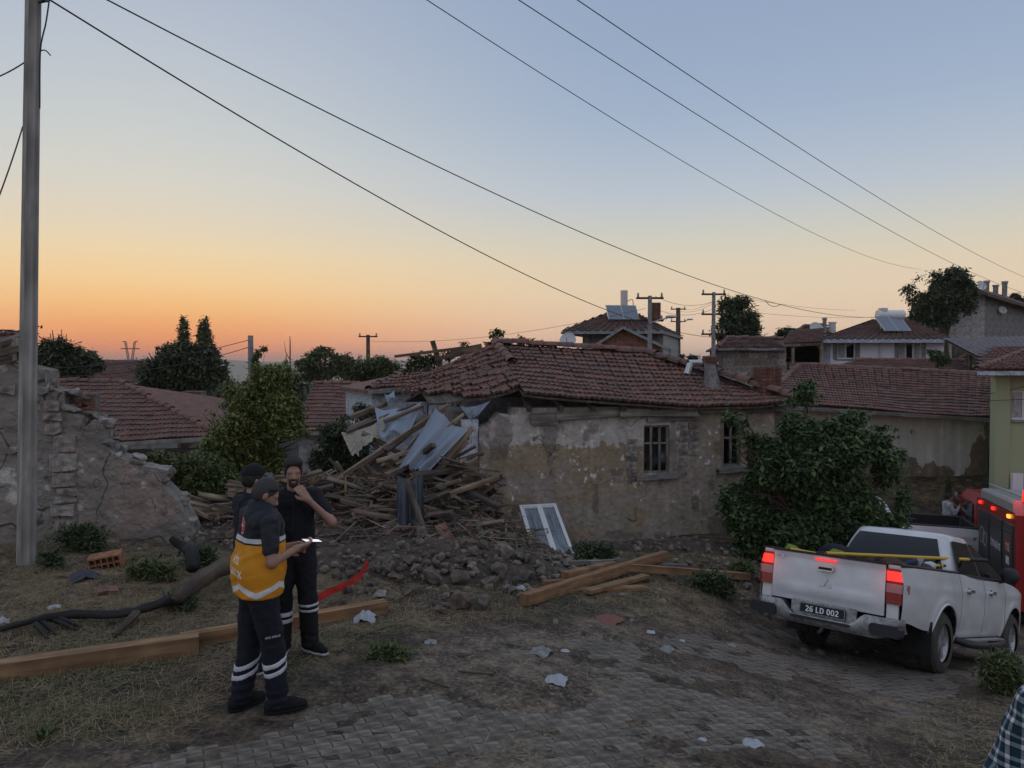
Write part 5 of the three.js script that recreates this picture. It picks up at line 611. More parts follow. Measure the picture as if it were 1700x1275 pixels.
// battens and rafters hanging off the fallen roof end
const hg = 'battens hanging off the torn roof', hl = 'long thin batten slanting down from the torn roof edge';
T(745, 672, 13.7, 556, 797, 12.5, 0.05, 0.05, wo[3], hl, hg, 'roof_batten'); T(738, 682, 13.6, 545, 806, 12.4, 0.05, 0.05, wo[1], hl, hg, 'roof_batten'); T(770, 688, 13.3, 676, 760, 12.5, 0.045, 0.045, wo[3], hl, hg, 'roof_batten');
T(578, 694, 13.7, 640, 670, 14.6, 0.09, 0.07, wo[1], hl, hg, 'roof_batten'); T(579, 711, 13.5, 640, 686, 14.2, 0.08, 0.06, wo[3], hl, hg, 'roof_batten'); T(575, 717, 13.3, 690, 672, 14.2, 0.06, 0.05, wo[2], hl, hg, 'roof_batten'); T(638, 700, 13.4, 702, 674, 13.9, 0.06, 0.05, wo[1], hl, hg, 'roof_batten');
T(776, 722, 13.9, 690, 797, 12.9, 0.12, 0.14, wo[1], 'heavy dark rafter dropped below the blue tarp', hg, 'rafter'); T(712, 690, 13.8, 640, 748, 12.9, 0.16, 0.05, wo[2], 'broad dark board behind the blue tarp', hg, 'roof_board'); T(700, 702, 14.2, 610, 770, 13.3, 0.14, 0.06, wo[0], 'broad dark board behind the burlap', hg, 'roof_board');
// named pieces of the heap
for (const [x0, y0, d0, x1, y1, d1, w, h, m] of [[552, 860, 12.2, 574, 832, 12.4, 0.14, 0.05, 1], [575, 830, 12.0, 646, 850, 12.2, 0.1, 0.06, 3], [566, 865, 12.1, 606, 846, 12.5, 0.14, 0.05, 0], [612, 850, 12.0, 650, 874, 12.0, 0.1, 0.05, 1], [596, 832, 12.6, 660, 812, 13, 0.16, 0.16, 0], [730, 762, 13.2, 752, 832, 12.8, 0.1, 0.1, 0], [733, 763, 13.2, 772, 793, 13.5, 0.09, 0.09, 3], [706, 812, 13, 762, 822, 13.3, 0.14, 0.12, 1], [690, 790, 12.9, 735, 850, 12.6, 0.08, 0.06, 2], [500, 800, 13, 570, 806, 13.2, 0.12, 0.05, 3], [516, 812, 12.6, 600, 822, 12.9, 0.05, 0.04, 3], [606, 770, 13.2, 634, 798, 12.8, 0.1, 0.04, 1], [618, 790, 13, 642, 846, 12.4, 0.09, 0.04, 2], [640, 800, 13.1, 655, 870, 12.2, 0.07, 0.05, 3], [560, 875, 11.8, 625, 868, 12.2, 0.11, 0.05, 0], [600, 868, 11.8, 640, 880, 11.9, 0.16, 0.04, 3], [530, 840, 12.3, 560, 878, 11.8, 0.08, 0.05, 2], [295, 832, 12.2, 372, 850, 12.4, 0.12, 0.09, 3], [288, 838, 12.2, 372, 872, 12.2, 0.2, 0.05, 1], [340, 826, 12.6, 400, 834, 12.8, 0.14, 0.04, 1], [310, 822, 12.8, 350, 836, 12.4, 0.1, 0.04, 0], [375, 818, 13, 440, 812, 13.2, 0.1, 0.05, 3], [548, 938, 11.0, 596, 910, 11.5, 0.14, 0.14, 0], [560, 905, 11.5, 640, 880, 12, 0.1, 0.1, 2]]) T(x0, y0, d0, x1, y1, d1, w, h, wo[m]);
// more timbers and tiles thrown over the heap
for (let i = 0; i < 170; i++) { const x = -2.6 + rr(RB, -1, 1) * 1.9 + rr(RB, -0.5, 0.5), z = -(12.5 + rr(RB, -1.1, 1.1)), m = moundY(x, z); if (m < 0.28) continue; const L = rr(RB, 0.3, 1.1), a = RB() < 0.6 ? rr(RB, -0.5, 0.5) : rr(RB, -1.6, 1.6), y = surfY(x, z) + rr(RB, 0.0, 0.14), dy = rr(RB, -0.25, 0.25); const dx = Math.cos(a) * L / 2, dz = Math.sin(a) * L / 2; timber(V(x - dx, y - dy * L, z - dz), V(x + dx, y + dy * L, z + dz), rr(RB, 0.04, 0.14), rr(RB, 0.02, 0.06), wo[Math.floor(RB() * 3.99)]); }
for (let i = 0; i < 60; i++) { const x = -2.3 + rr(RB, -1, 1) * 2.2, z = -(12.2 + rr(RB, -1.4, 1.2)); if (moundY(x, z) < 0.2) continue; const tk = Math.floor(RB() * 4.99), m = solo('fallen_tile', tileShape[i & 1], tileM[tk], `${['red', 'dark red', 'orange red', 'brown', 'dusty red'][tk]} roof tile ${x < -3 ? 'at the ruined wall side of the heap' : x < -1.8 ? 'among the heaped timbers' : 'below the torn roof'}`, 'roof tile', 'tiles fallen into the heap'); m.position.set(x, surfY(x, z) + rr(RB, 0.02, 0.14), z); m.scale.set(rr(RB, 0.4, 0.9), 1, rr(RB, 0.35, 0.8)); m.rotation.set(rr(RB, -0.7, 0.9), rr(RB, -3, 3), rr(RB, -0.6, 0.6)); }
{ const m = solo('upright_tile', tileShape[0], tileM[2], 'single red tile standing on edge at the heap front', 'roof tile'); m.scale.set(0.9, 1, 0.85); m.position.copy(at(559, 882, 11.7)); m.rotation.set(1.4, 0.1, 0); }
for (let i = 0; i < 60; i++) { const x = rr(RB, -2.1, -0.3), z = -rr(RB, 12.2, 13.8), L = rr(RB, 0.4, 1.3), a = rr(RB, -1.2, 1.2), t = rr(RB, -0.5, 0.7), y = surfY(x, z) + rr(RB, 0.1, 0.55); timber(V(x - Math.cos(a) * L / 2, y - t * L / 2, z - Math.sin(a) * L / 2), V(x + Math.cos(a) * L / 2, y + t * L / 2, z + Math.sin(a) * L / 2), rr(RB, 0.04, 0.14), rr(RB, 0.02, 0.08), wo[Math.floor(RB() * 3.99)]); }
for (let i = 0; i < 46; i++) { const px = rr(RB, 575, 790), py = rr(RB, 735, 850) + (px < 640 ? 12 : 0), D = rr(RB, 12.9, 13.9), c = at(px, py, D), L = rr(RB, 0.5, 1.5), a = rr(RB, 0.2, 1.1) * (RB() < 0.6 ? 1 : -1), b = rr(RB, -0.5, 0.5), dx = Math.cos(a) * L / 2, dy = Math.sin(a) * L / 2; timber(V(c.x - dx, c.y - dy, c.z - b * L / 2), V(c.x + dx, c.y + dy, c.z + b * L / 2), rr(RB, 0.04, 0.15), rr(RB, 0.025, 0.09), wo[Math.floor(RB() * 3.99)]); }
for (let i = 0; i < 34; i++) { const x = rr(RB, -5.2, -3.3), z = -rr(RB, 11.9, 13.2), L = rr(RB, 0.4, 1.4), a = rr(RB, -0.7, 0.7), y = surfY(x, z) + rr(RB, 0.03, 0.25), t = rr(RB, -0.15, 0.15); timber(V(x - Math.cos(a) * L / 2, y - t * L, z - Math.sin(a) * L / 2), V(x + Math.cos(a) * L / 2, y + t * L, z + Math.sin(a) * L / 2), rr(RB, 0.05, 0.16), rr(RB, 0.025, 0.07), wo[Math.floor(RB() * 3.99)]); }
{ // splinters, reeds and lath: too many to count
  const N = 1500, im = new THREE.InstancedMesh(jitter(new THREE.BoxGeometry(1, 1, 1, 1, 1, 2), 0.12, RB), std({ color: 0xffffff, map: speck }), N), m = new THREE.Matrix4(), q = new THREE.Quaternion(), c = new THREE.Color(); let n = 0, t = 0; while (n < N && t++ < 40000) { const x = rr(RB, -4.6, 0.4), z = -rr(RB, 10.6, 14.2), mo = moundY(x, z); if (RB() > mo * 1.2) continue; q.setFromEuler(new THREE.Euler(rr(RB, -0.6, 0.6), RB() * 6.3, rr(RB, -0.5, 0.5))); m.compose(V(x, surfY(x, z) + rr(RB, 0, 0.16), z), q, V(rr(RB, 0.008, 0.035), rr(RB, 0.006, 0.02), rr(RB, 0.08, 0.55))); im.setMatrixAt(n, m); const k = rr(RB, 0.5, 1.3); im.setColorAt(n, RB() < 0.15 ? c.setRGB(0.3 * k, 0.22 * k, 0.13 * k) : c.setRGB(0.19 * k, 0.15 * k, 0.115 * k)); n++; } im.count = n; im.name = 'wood_splinters'; tag(im, 'splinters, reeds and lath strewn through the collapse heap', 'splinters', undefined, 'stuff'); scene.add(im);
}
for (let i = 0; i < 34; i++) { const x = rr(RB, -4.2, 0.6), z = -rr(RB, 10.8, 13), w = rr(RB, 0.16, 0.34); if (moundY(x, z) < 0.15) continue; const k = Math.floor(RB() * 2.99), o = solo('adobe_brick', flat(jitter(boxUV(new THREE.BoxGeometry(w, rr(RB, 0.09, 0.13), rr(RB, 0.12, 0.2), 2, 2, 2)), 0.02, RB)), [M.mortar, plain(0.24, 0.18, 0.13), plain(0.17, 0.13, 0.1)][k], `${w > 0.25 ? 'whole' : 'broken'} ${['grey', 'tan', 'dark brown'][k]} adobe brick ${x < -2.4 ? 'under the collapsed timbers' : x < -0.9 ? 'below the torn sheets' : 'at the broken wall end'}`, 'adobe brick', 'adobe bricks in the heap'); o.position.set(x, surfY(x, z) + 0.04, z); o.rotation.set(rr(RB, -0.5, 0.5), RB() * 6, rr(RB, -0.5, 0.5)); }
// tarpaulins and burlap
function cloth(corner, folds, amp, nu = 26, nv = 26, seed = 1, ragged = 0.05) { const [a, b, c, d] = corner; const n = b.clone().sub(a).cross(d.clone().sub(a)).normalize(); const g = grid((u, v) => { const k = 1 - ragged * hash(Math.floor(u * 17), seed) * (v > 0.8 ? 1 : 0), vv = v * k; const p = a.clone().lerp(b, u).lerp(d.clone().lerp(c, u), vv); p.addScaledVector(n, amp * (Math.sin(u * folds * 6.28 + 1.2 * fbm(v * 2, seed, 2)) * (0.35 + 0.65 * v) + 0.7 * (fbm(u * 4 + seed, v * 3, 3) - 0.5))); p.y -= amp * 1.5 * Math.sin(u * Math.PI) * (1 - v); return p; }, nu, nv, [1, 1]); return g; }
const tarpM = std({ color: L3(0.21, 0.245, 0.295), roughness: 0.6, side: THREE.DoubleSide }), burlapM = std({ color: L3(0.52, 0.46, 0.37), map: tex(128, (u, v) => gray(200 + 40 * (fbm(u * 40, v * 40, 2, 40) - 0.5) * 2 + ((Math.floor(u * 64) + Math.floor(v * 64)) & 1 ? 12 : -12))), side: THREE.DoubleSide, roughness: 1 });
soloAt('tarpaulin', cloth([at(724, 676, 13.2), at(778, 712, 13.0), at(702, 790, 12.2), at(662, 774, 12.1)], 2.2, 0.07, 30, 30, 3), tarpM, 'blue grey tarpaulin draped in long folds off the torn roof', 'tarpaulin', 'torn roof sheets');
soloAt('tarpaulin', cloth([at(622, 676, 14), at(700, 668, 14.1), at(684, 716, 13.2), at(630, 722, 13.1)], 1.6, 0.06, 24, 20, 5), tarpM, 'pale blue sheet under the slipped tiles', 'tarpaulin', 'torn roof sheets');
soloAt('tarpaulin', cloth([at(764, 674, 13.6), at(815, 664, 13.9), at(790, 694, 13.5), at(784, 700, 13.5)], 1.2, 0.04, 16, 14, 7, 0.2), std({ color: L3(0.2, 0.23, 0.27), map: speck, roughness: 0.6, side: THREE.DoubleSide }), 'dark folded sheet corner under the eave', 'tarpaulin', 'torn roof sheets');
soloAt('burlap_sheet', cloth([at(566, 716, 13.3), at(636, 690, 13.6), at(640, 716, 13.2), at(588, 764, 12.9)], 1.4, 0.07, 26, 24, 9, 0.3), burlapM, 'cream burlap hanging ragged from the broken battens', 'burlap');
soloAt('plastic_scrap', cloth([at(638, 652, 14.6), at(654, 646, 14.7), at(656, 662, 14.4), at(642, 664, 14.4)], 1, 0.05, 10, 10, 11), tarpM, 'small pale sheet bunched on the roof tiles', 'plastic sheet', 'torn roof sheets');
soloAt('tarpaulin', cloth([at(660, 786, 11.7), at(702, 784, 11.8), at(706, 920, 10.9), at(656, 918, 10.8)], 2.4, 0.08, 26, 30, 13, 0.1), std({ color: L3(0.045, 0.05, 0.062), map: speck, roughness: 0.6, side: THREE.DoubleSide }), 'black sheet hanging like a column over the heap', 'tarpaulin', 'torn roof sheets');
soloAt('tarpaulin', cloth([at(694, 862, 11.3), at(732, 880, 11.3), at(722, 922, 10.8), at(698, 905, 10.8)], 1.5, 0.06, 18, 18, 15, 0.2), std({ color: L3(0.2, 0.24, 0.3), map: speck, roughness: 0.6, side: THREE.DoubleSide }), 'crumpled grey blue sheet at the foot of the stick', 'tarpaulin', 'torn roof sheets');
T(676, 798, 11.5, 722, 932, 10.6, 0.05, 0.05, wo[1], 'bare stick propped beside the black sheet', 'lone sticks', 'stick'); T(574, 790, 12.2, 573, 840, 12.1, 0.025, 0.025, wood.fresh[0], 'thin pale stick standing upright in the heap', 'lone sticks', 'stick');
soloAt('charred_stump', limb([at(614, 905, 11.6), at(602, 930, 11.2), at(606, 952, 10.9)], [0.12, 0.14, 0.1], 9, 0.3), wood.burnt, 'short charred stump in the heap beside the red strip', 'stump');
// stones
const rubM = [[0.19, 0.155, 0.122], [0.14, 0.12, 0.1], [0.23, 0.19, 0.152], [0.165, 0.12, 0.09], [0.3, 0.27, 0.235]].map((c) => std({ color: L3(...c), map: speck, bumpMap: bumpT, bumpScale: 0.012 }));
const stoneGrp = 'loose stones below the broken wall';
function rock(px, py, w, h, mi, label, group = stoneGrp) { const b = onG(px, py), k = -b.z / FOC; const g = shardGeo(RB, w * k / 2, h * k / 2, (w + h) / 4 * k); const m = solo('stone', g, rubM[mi % 5], label ?? `${w > 24 ? 'large' : w > 14 ? 'middling' : 'small'} ${['brown', 'dark grey brown', 'tan', 'earth red brown', 'pale'][mi % 5]} stone ${px > 960 ? 'by the new beams' : py > 985 ? 'at the front foot of the heap' : px < 640 ? 'below the collapsed timbers' : px < 780 ? 'below the black sheet' : 'below the house wall'}`, 'stone', group); m.position.set(b.x, b.y + h * k * 0.32, b.z); m.rotation.set(0, RB() * 6, rr(RB, -0.2, 0.2)); return m; }
for (const [x, y, w, h, m] of [[718, 962, 44, 26, 1], [764, 966, 40, 26, 3], [768, 1010, 40, 40, 3], [798, 1012, 38, 36, 1], [732, 1018, 26, 20, 3], [804, 912, 26, 22, 1], [838, 925, 34, 34, 2], [862, 930, 24, 22, 1], [828, 950, 40, 24, 0], [872, 960, 34, 20, 1], [812, 974, 34, 22, 3], [850, 985, 26, 18, 0], [900, 955, 26, 18, 0], [935, 955, 22, 16, 1], [880, 985, 22, 14, 4], [1032, 946, 34, 24, 1], [1105, 950, 24, 16, 0], [1118, 935, 18, 14, 4], [1190, 945, 18, 12, 0], [690, 985, 24, 16, 3], [655, 960, 26, 16, 3], [620, 975, 24, 18, 3], [580, 985, 22, 16, 1], [705, 940, 22, 16, 3], [740, 945, 24, 16, 0], [776, 938, 26, 18, 3], [640, 945, 22, 16, 1], [330, 905, 26, 18, 0], [352, 930, 20, 14, 1], [560, 960, 24, 18, 3], [602, 950, 20, 14, 0], [755, 990, 22, 18, 3]]) rock(x, y, w, h, m);
for (let i = 0; i < 90; i++) { const px = rr(RB, 560, 960), py = lerp(905, 1000, RB()) + (px < 760 ? 12 : 0), s = 5 + 14 * Math.pow(RB(), 2); rock(px, py, s * rr(RB, 1, 1.5), s, Math.floor(RB() * 4.99)); }
for (let i = 0; i < 50; i++) { const px = rr(RB, 960, 1270), py = 935 + (px - 960) * 0.06 + rr(RB, -18, 26), s = rr(RB, 5, 13); rock(px, py, s * 1.3, s, Math.floor(RB() * 4.99)); }
const slabS = rock(632, 992, 48, 14, 4, 'flat pale stone slab lying at the heap foot', undefined);
{ // crumbs of adobe and plaster: too many to count
  const g = rockGeo(RB, 1, 0.8, 1, 0), N = 3800, im = new THREE.InstancedMesh(g, std({ color: 0xffffff, roughness: 1 }), N), m = new THREE.Matrix4(), c = new THREE.Color(), q = new THREE.Quaternion(); let n = 0, t = 0;
  while (n < N && t++ < 90000) { const x = rr(RB, -7.5, 6), D = rr(RB, 7.4, 14.2), mo = moundY(x, -D); const p = mo > 0.05 ? 0.9 : D > 9 ? 0.22 : 0.04; if (RB() > p || roadDist(x, D) > 0.3 && RB() > 0.1) continue; const s = 0.008 + 0.045 * Math.pow(RB(), 3); q.setFromEuler(new THREE.Euler(RB() * 6, RB() * 6, 0)); m.compose(V(x, surfY(x, -D) + s * 0.2, -D), q, V(s * 1.3, s, s)); im.setMatrixAt(n, m); const k = rr(RB, 0.6, 1.4); im.setColorAt(n, c.setRGB(0.16 * k, 0.13 * k, 0.102 * k)); n++; }
  im.count = n; im.name = 'rubble_crumbs'; tag(im, 'crumbs of adobe, mortar and plaster strewn about', 'rubble', undefined, 'stuff'); scene.add(im);
}
// new beams on the ground
const bgp = 'fresh sawn beams on the verge';
function groundBeam(x0, y0, x1, y1, w, h, mat, label, up = 0, up1 = 0, roll = 0) { const a = onG(x0, y0), b = onG(x1, y1); a.y += h / 2 + up; b.y += h / 2 + up1; return soloAt('wooden_beam', beamGeo(a, b, w, h, roll, 0.003, RB), mat, label, 'beam', bgp); }
groundBeam(-60, 1140, 330, 1082, 0.15, 0.165, wood.fresh[0], 'thick new beam lying along the verge beside the vest wearer');
groundBeam(300, 1076, 640, 1016, 0.12, 0.13, wood.fresh[1], 'longer thin beam passing behind the three people'); groundBeam(870, 1008, 1105, 938, 0.12, 0.13, wood.fresh[1], 'new beam propped on stones, raised at its far end', 0.02, 0.1);
groundBeam(1034, 958, 1242, 964, 0.1, 0.1, wood.fresh[1], 'new beam lying flat toward the bush', 0.1, 0.02); groundBeam(938, 968, 1018, 948, 0.12, 0.08, wood.fresh[1], 'short new plank end behind the crossing beams', 0.06, 0.06); groundBeam(880, 988, 1072, 980, 0.14, 0.04, wood.fresh[0], 'thin plank under the crossing beams', 0.02, 0.02); groundBeam(975, 990, 1072, 966, 0.12, 0.05, wood.fresh[0], 'pale plank end beside the crossing beams', 0.03, 0.06); groundBeam(902, 976, 972, 970, 0.08, 0.05, wood.fresh[1], 'small offcut among the rubble stones', 0.04, 0.04);
groundBeam(940, 940, 1025, 936, 0.08, 0.05, wood.grey, 'old grey batten lying in the weeds', 0.02, 0.02); groundBeam(1060, 940, 1140, 944, 0.1, 0.05, wood.grey, 'old grey board near the wall foot', 0.02, 0.02);
{ // red plastic strip
  const a = onG(500, 1030), b = onG(612, 962).add(V(0, 0.12, 0)), n = 14; const g = grid((u, v) => { const p = a.clone().add(V(0, 0.12, 0)).lerp(b, u); p.y += (v - 0.5) * 0.1 + 0.04 * Math.sin(u * 7) * u + (u > 0.85 ? (u - 0.85) * 0.5 : 0); p.z += 0.02 * Math.sin(u * 25 + v * 3) + (v - 0.5) * 0.08; return p; }, 40, 4, [1, 1]); soloAt('plastic_strip', g, paint(0.62, 0.045, 0.04, { roughness: 0.35, side: THREE.DoubleSide }), 'bright red plastic strip slanting up the heap', 'strip'); }
// fallen trunk with charred branch
{
  const h = thing('fallen_tree', 'fallen tree trunk with long charred branch lying on the verge', 'log', undefined, onG(330, 1000)); const o = h.position, q = (x, y, l) => onG(x, y).add(V(0, l, 0)).sub(o);
  mesh('trunk', limb([q(292, 1020, 0.16), q(330, 998, 0.22), q(365, 978, 0.24), q(400, 962, 0.22)], [0.07, 0.095, 0.1, 0.095], 12, 0.35), barkM, h); mesh('charred_branch', limb([q(-6, 1055, 0.05), q(60, 1046, 0.1), q(120, 1036, 0.1), q(200, 1034, 0.09), q(250, 1026, 0.12), q(300, 1012, 0.16)], [0.025, 0.035, 0.045, 0.045, 0.045, 0.055], 9, 0.35), wood.burnt, h);
  mesh('stub', limb([q(322, 990, 0.3), q(318, 985, 0.5), at(308, 912, 9.4).sub(o), at(284, 893, 9.4).sub(o)], [0.08, 0.065, 0.055, 0.048], 9, 0.3), wood.burnt, h); mesh('charred_twigs', merge([[70, 1044, 95, 1058], [85, 1040, 130, 1050], [60, 1050, 80, 1064], [100, 1040, 135, 1044]].map(([a, b, c, d]) => limb([q(a, b, 0.08), q(c, d, 0.02)], [0.035, 0.01], 5, 0.3))), wood.burnt, h); mesh('side_branch', limb([q(230, 1030, 0.1), q(190, 1060, 0.03)], [0.04, 0.03], 6, 0.2), barkM, h);
}
// leaning window frame
{
  const p = [at(862, 841, 13.6), at(934, 840, 13.7), at(956, 927, 12.1), at(888, 931, 12.05)]; const h = thing('window_frame', 'white double casement window frame leaning against the house wall', 'window frame', undefined, p[3].clone()); const o = p[3]; const X = p[2].clone().sub(p[3]), Y = p[0].clone().sub(p[3]); const w = X.length(), hh = Y.length(), x = X.normalize(), z = x.clone().cross(Y.clone().normalize()).normalize(), y = z.clone().cross(x); h.quaternion.setFromRotationMatrix(new THREE.Matrix4().makeBasis(x, y, z));
  const sk = Y.clone().dot(x); const sh = (g) => { const q = g.attributes.position; for (let i = 0; i < q.count; i++) q.setX(i, q.getX(i) + q.getY(i) / hh * sk); g.computeVertexNormals(); return g; };
  const b = (W, H, cx, cy, d = 0.06) => sh(boxUV(new THREE.BoxGeometry(W, H, d).translate(cx, cy, 0))); const wm = paint(0.62, 0.62, 0.62, { roughness: 0.5 }), t = 0.05;
  for (const [W, H, cx, cy] of [[w, t, w / 2, t / 2], [w, t, w / 2, hh - t / 2], [t, hh - 2 * t, t / 2, hh / 2], [t, hh - 2 * t, w - t / 2, hh / 2]]) mesh('frame_bar', b(W, H, cx, cy), wm, h); mesh('mullion', b(t * 1.5, hh - 2 * t, w * 0.52, hh / 2), wm, h);
  for (const [c, W] of [[w * 0.28, w * 0.40], [w * 0.76, w * 0.36]]) { const s = mesh('casement', merge([b(W, 0.035, c, t + 0.03, 0.05), b(W, 0.035, c, hh - t - 0.03, 0.05), b(0.03, hh - 2 * t - 0.08, c - W / 2, hh / 2, 0.05), b(0.03, hh - 2 * t - 0.08, c + W / 2, hh / 2, 0.05)]), wm, h); mesh('pane', sh(new THREE.BoxGeometry(W - 0.02, hh - 2 * t - 0.06, 0.01).translate(c, hh / 2, 0)), std({ color: L3(0.24, 0.27, 0.3), roughness: 0.25, map: speck }), s); } mesh('handle', cbox(0.03, 0.1, 0.05), M.metal, h).position.set(w * 0.52 + sk * 0.45, hh * 0.45, 0.05);
}
// hollow clay bricks
function hollowBrick(px, py, label, turn, s = 1) { const b = onG(px, py), h = thing('hollow_brick', label, 'brick', 'hollow clay bricks', b); h.rotation.set(0.15, turn, 0.1); const sh = new THREE.Shape(); sh.moveTo(-0.19, 0); sh.lineTo(0.19, 0); sh.lineTo(0.19, 0.19); sh.lineTo(-0.19, 0.19); sh.closePath(); for (let i = 0; i < 5; i++) for (let j = 0; j < 2; j++) { const p = new THREE.Path(), x = -0.17 + i * 0.07, y = 0.02 + j * 0.083; p.moveTo(x, y); p.lineTo(x, y + 0.068); p.lineTo(x + 0.056, y + 0.068); p.lineTo(x + 0.056, y); sh.holes.push(p); } mesh('shell', boxUV(new THREE.ExtrudeGeometry(sh, { depth: 0.2, bevelEnabled: false }).scale(s, s, s)), plain(0.36, 0.16, 0.085), h); }
hollowBrick(182, 938, 'orange hollow clay brick at the weeds, holes facing the street', 0.3); { const b = onG(175, 985); const m = solo('tile_shard', jitter(boxUV(new THREE.BoxGeometry(0.26, 0.04, 0.2, 2, 1, 2)), 0.02, RB), tileM[2], 'flat orange tile shard on the bare soil', 'tile shard'); m.position.copy(b).add(V(0, 0.03, 0)); m.rotation.y = 0.5; }
// litter
function crumple(w, h, seed, n = 12) { return grid((u, v) => { const a = (u - 0.5), b = (v - 0.5); return V(a * w * (1 + 0.4 * (fbm(u * 4 + seed, v * 4, 2) - 0.5)), h * (0.1 + fbm(u * 5 + seed * 3, v * 5 + seed, 3) * 1.3) * (1 - 2.2 * (a * a + b * b)), b * w * (1 + 0.5 * (fbm(u * 3, v * 3 + seed, 2) - 0.5))); }, n, n, [1, 1]); }
const whiteP = std({ color: L3(0.36, 0.37, 0.39), roughness: 0.5, side: THREE.DoubleSide }), greyP = std({ color: L3(0.3, 0.3, 0.29), roughness: 0.8, side: THREE.DoubleSide, map: speck });
[[606, 1030, 0.216, 0.115, whiteP, 'pale crumpled plastic bag at the end of the thin beam'], [922, 1130, 0.187, 0.065, whiteP, 'white crumpled plastic litter on the dark paving'], [898, 1085, 0.187, 0.086, greyP, 'grey crumpled paper scrap on the paving'], [1108, 1080, 0.144, 0.058, greyP, 'small dark grey rag on the paving'], [1248, 1236, 0.144, 0.043, whiteP, 'torn white wrapper near the street edge'], [938, 1081, 0.086, 0.022, whiteP, 'flat white scrap beside the grey paper'], [1078, 1049, 0.115, 0.022, whiteP, 'white plastic splinter at the verge'], [1132, 1064, 0.072, 0.022, whiteP, 'tiny white scrap before the beams'], [1215, 1072, 0.101, 0.029, greyP, 'small grey scrap beside the pickup'], [90, 1008, 0.115, 0.029, whiteP, 'white scrap on the bare soil by the charred branch'], [5, 1033, 0.115, 0.058, whiteP, 'white plastic bit at the charred branch tip'], [715, 1066, 0.115, 0.029, greyP, 'grey scrap in the verge grass'], [1165, 1228, 0.072, 0.014, whiteP, 'curled white strap on the paving'], [866, 978, 0.144, 0.058, whiteP, 'white plaster lump among the rubble stones'], [1010, 1030, 0.3, 0.05, std({ color: L3(0.2, 0.08, 0.06), roughness: 0.9, side: THREE.DoubleSide }), 'reddish rag trodden into the straw'], [140, 960, 0.3, 0.12, std({ color: L3(0.03, 0.03, 0.045), roughness: 0.5, side: THREE.DoubleSide }), 'dark plastic sheet crumpled in the weeds']].forEach(([px, py, w, h, m, lab], i) => { const b = onG(px, py), o = solo('litter', crumple(w, h, i * 3.7 + 1), m, lab, 'litter', 'litter on the ground'); o.position.copy(b).add(V(0, -0.004, 0)); o.rotation.y = i * 1.3; });
for (const [a, b, c, d, lab] of [[600, 1058, 650, 1042, 'thin bare stick in the verge grass'], [700, 1130, 745, 1146, 'dark twig on the paving'], [760, 1118, 820, 1124, 'long dark twig lying on the dark paving']]) { const p = onG(a, b, 0.02), q = onG(c, d, 0.02); soloAt('twig', limb([p, q], [0.012, 0.008], 5), barkM, lab, 'twig', 'twigs on the ground'); }
// ---------- vehicles: x forward, y up, z to the vehicle's right ----------
const carWhite = new THREE.MeshPhysicalMaterial({ color: L3(0.8, 0.81, 0.81), roughness: 0.35, clearcoat: 0.6, clearcoatRoughness: 0.15, map: tex(256, (u, v) => gray(255 * clamp(0.86 + 0.22 * (fbm(u * 6, v * 6, 4, 6) - 0.35))), [0.5, 0.5]), side: THREE.DoubleSide });
const blackP = paint(0.018, 0.018, 0.02, { roughness: 0.6 }), glassM = std({ color: L3(0.008, 0.009, 0.012), roughness: 0.05, side: THREE.DoubleSide }), chromeM = std({ color: L3(0.55, 0.56, 0.58), metalness: 0.9, roughness: 0.3 }), rubber = plain(0.02, 0.02, 0.02, { roughness: 0.9 }), silver = std({ color: L3(0.5, 0.5, 0.5), metalness: 0.5, roughness: 0.45, map: speck }), dustRubber = plain(0.07, 0.064, 0.056);
const lampRed = std({ color: L3(0.3, 0.01, 0.01), emissive: L3(1, 0.03, 0.02), emissiveIntensity: 1.2, roughness: 0.2 }), lensRed = std({ color: L3(0.22, 0.008, 0.012), roughness: 0.12 }), lensClear = std({ color: L3(0.34, 0.2, 0.2), roughness: 0.12 }), lampAmber = std({ color: L3(0.5, 0.2, 0.02), emissive: L3(1, 0.4, 0.05), emissiveIntensity: 1.6 });
function canvasTex(w, h, draw) { const c = document.createElement('canvas'); c.width = w; c.height = h; const x = c.getContext('2d'); draw(x, w, h); const t = new THREE.CanvasTexture(c); t.colorSpace = THREE.SRGBColorSpace; return t; }
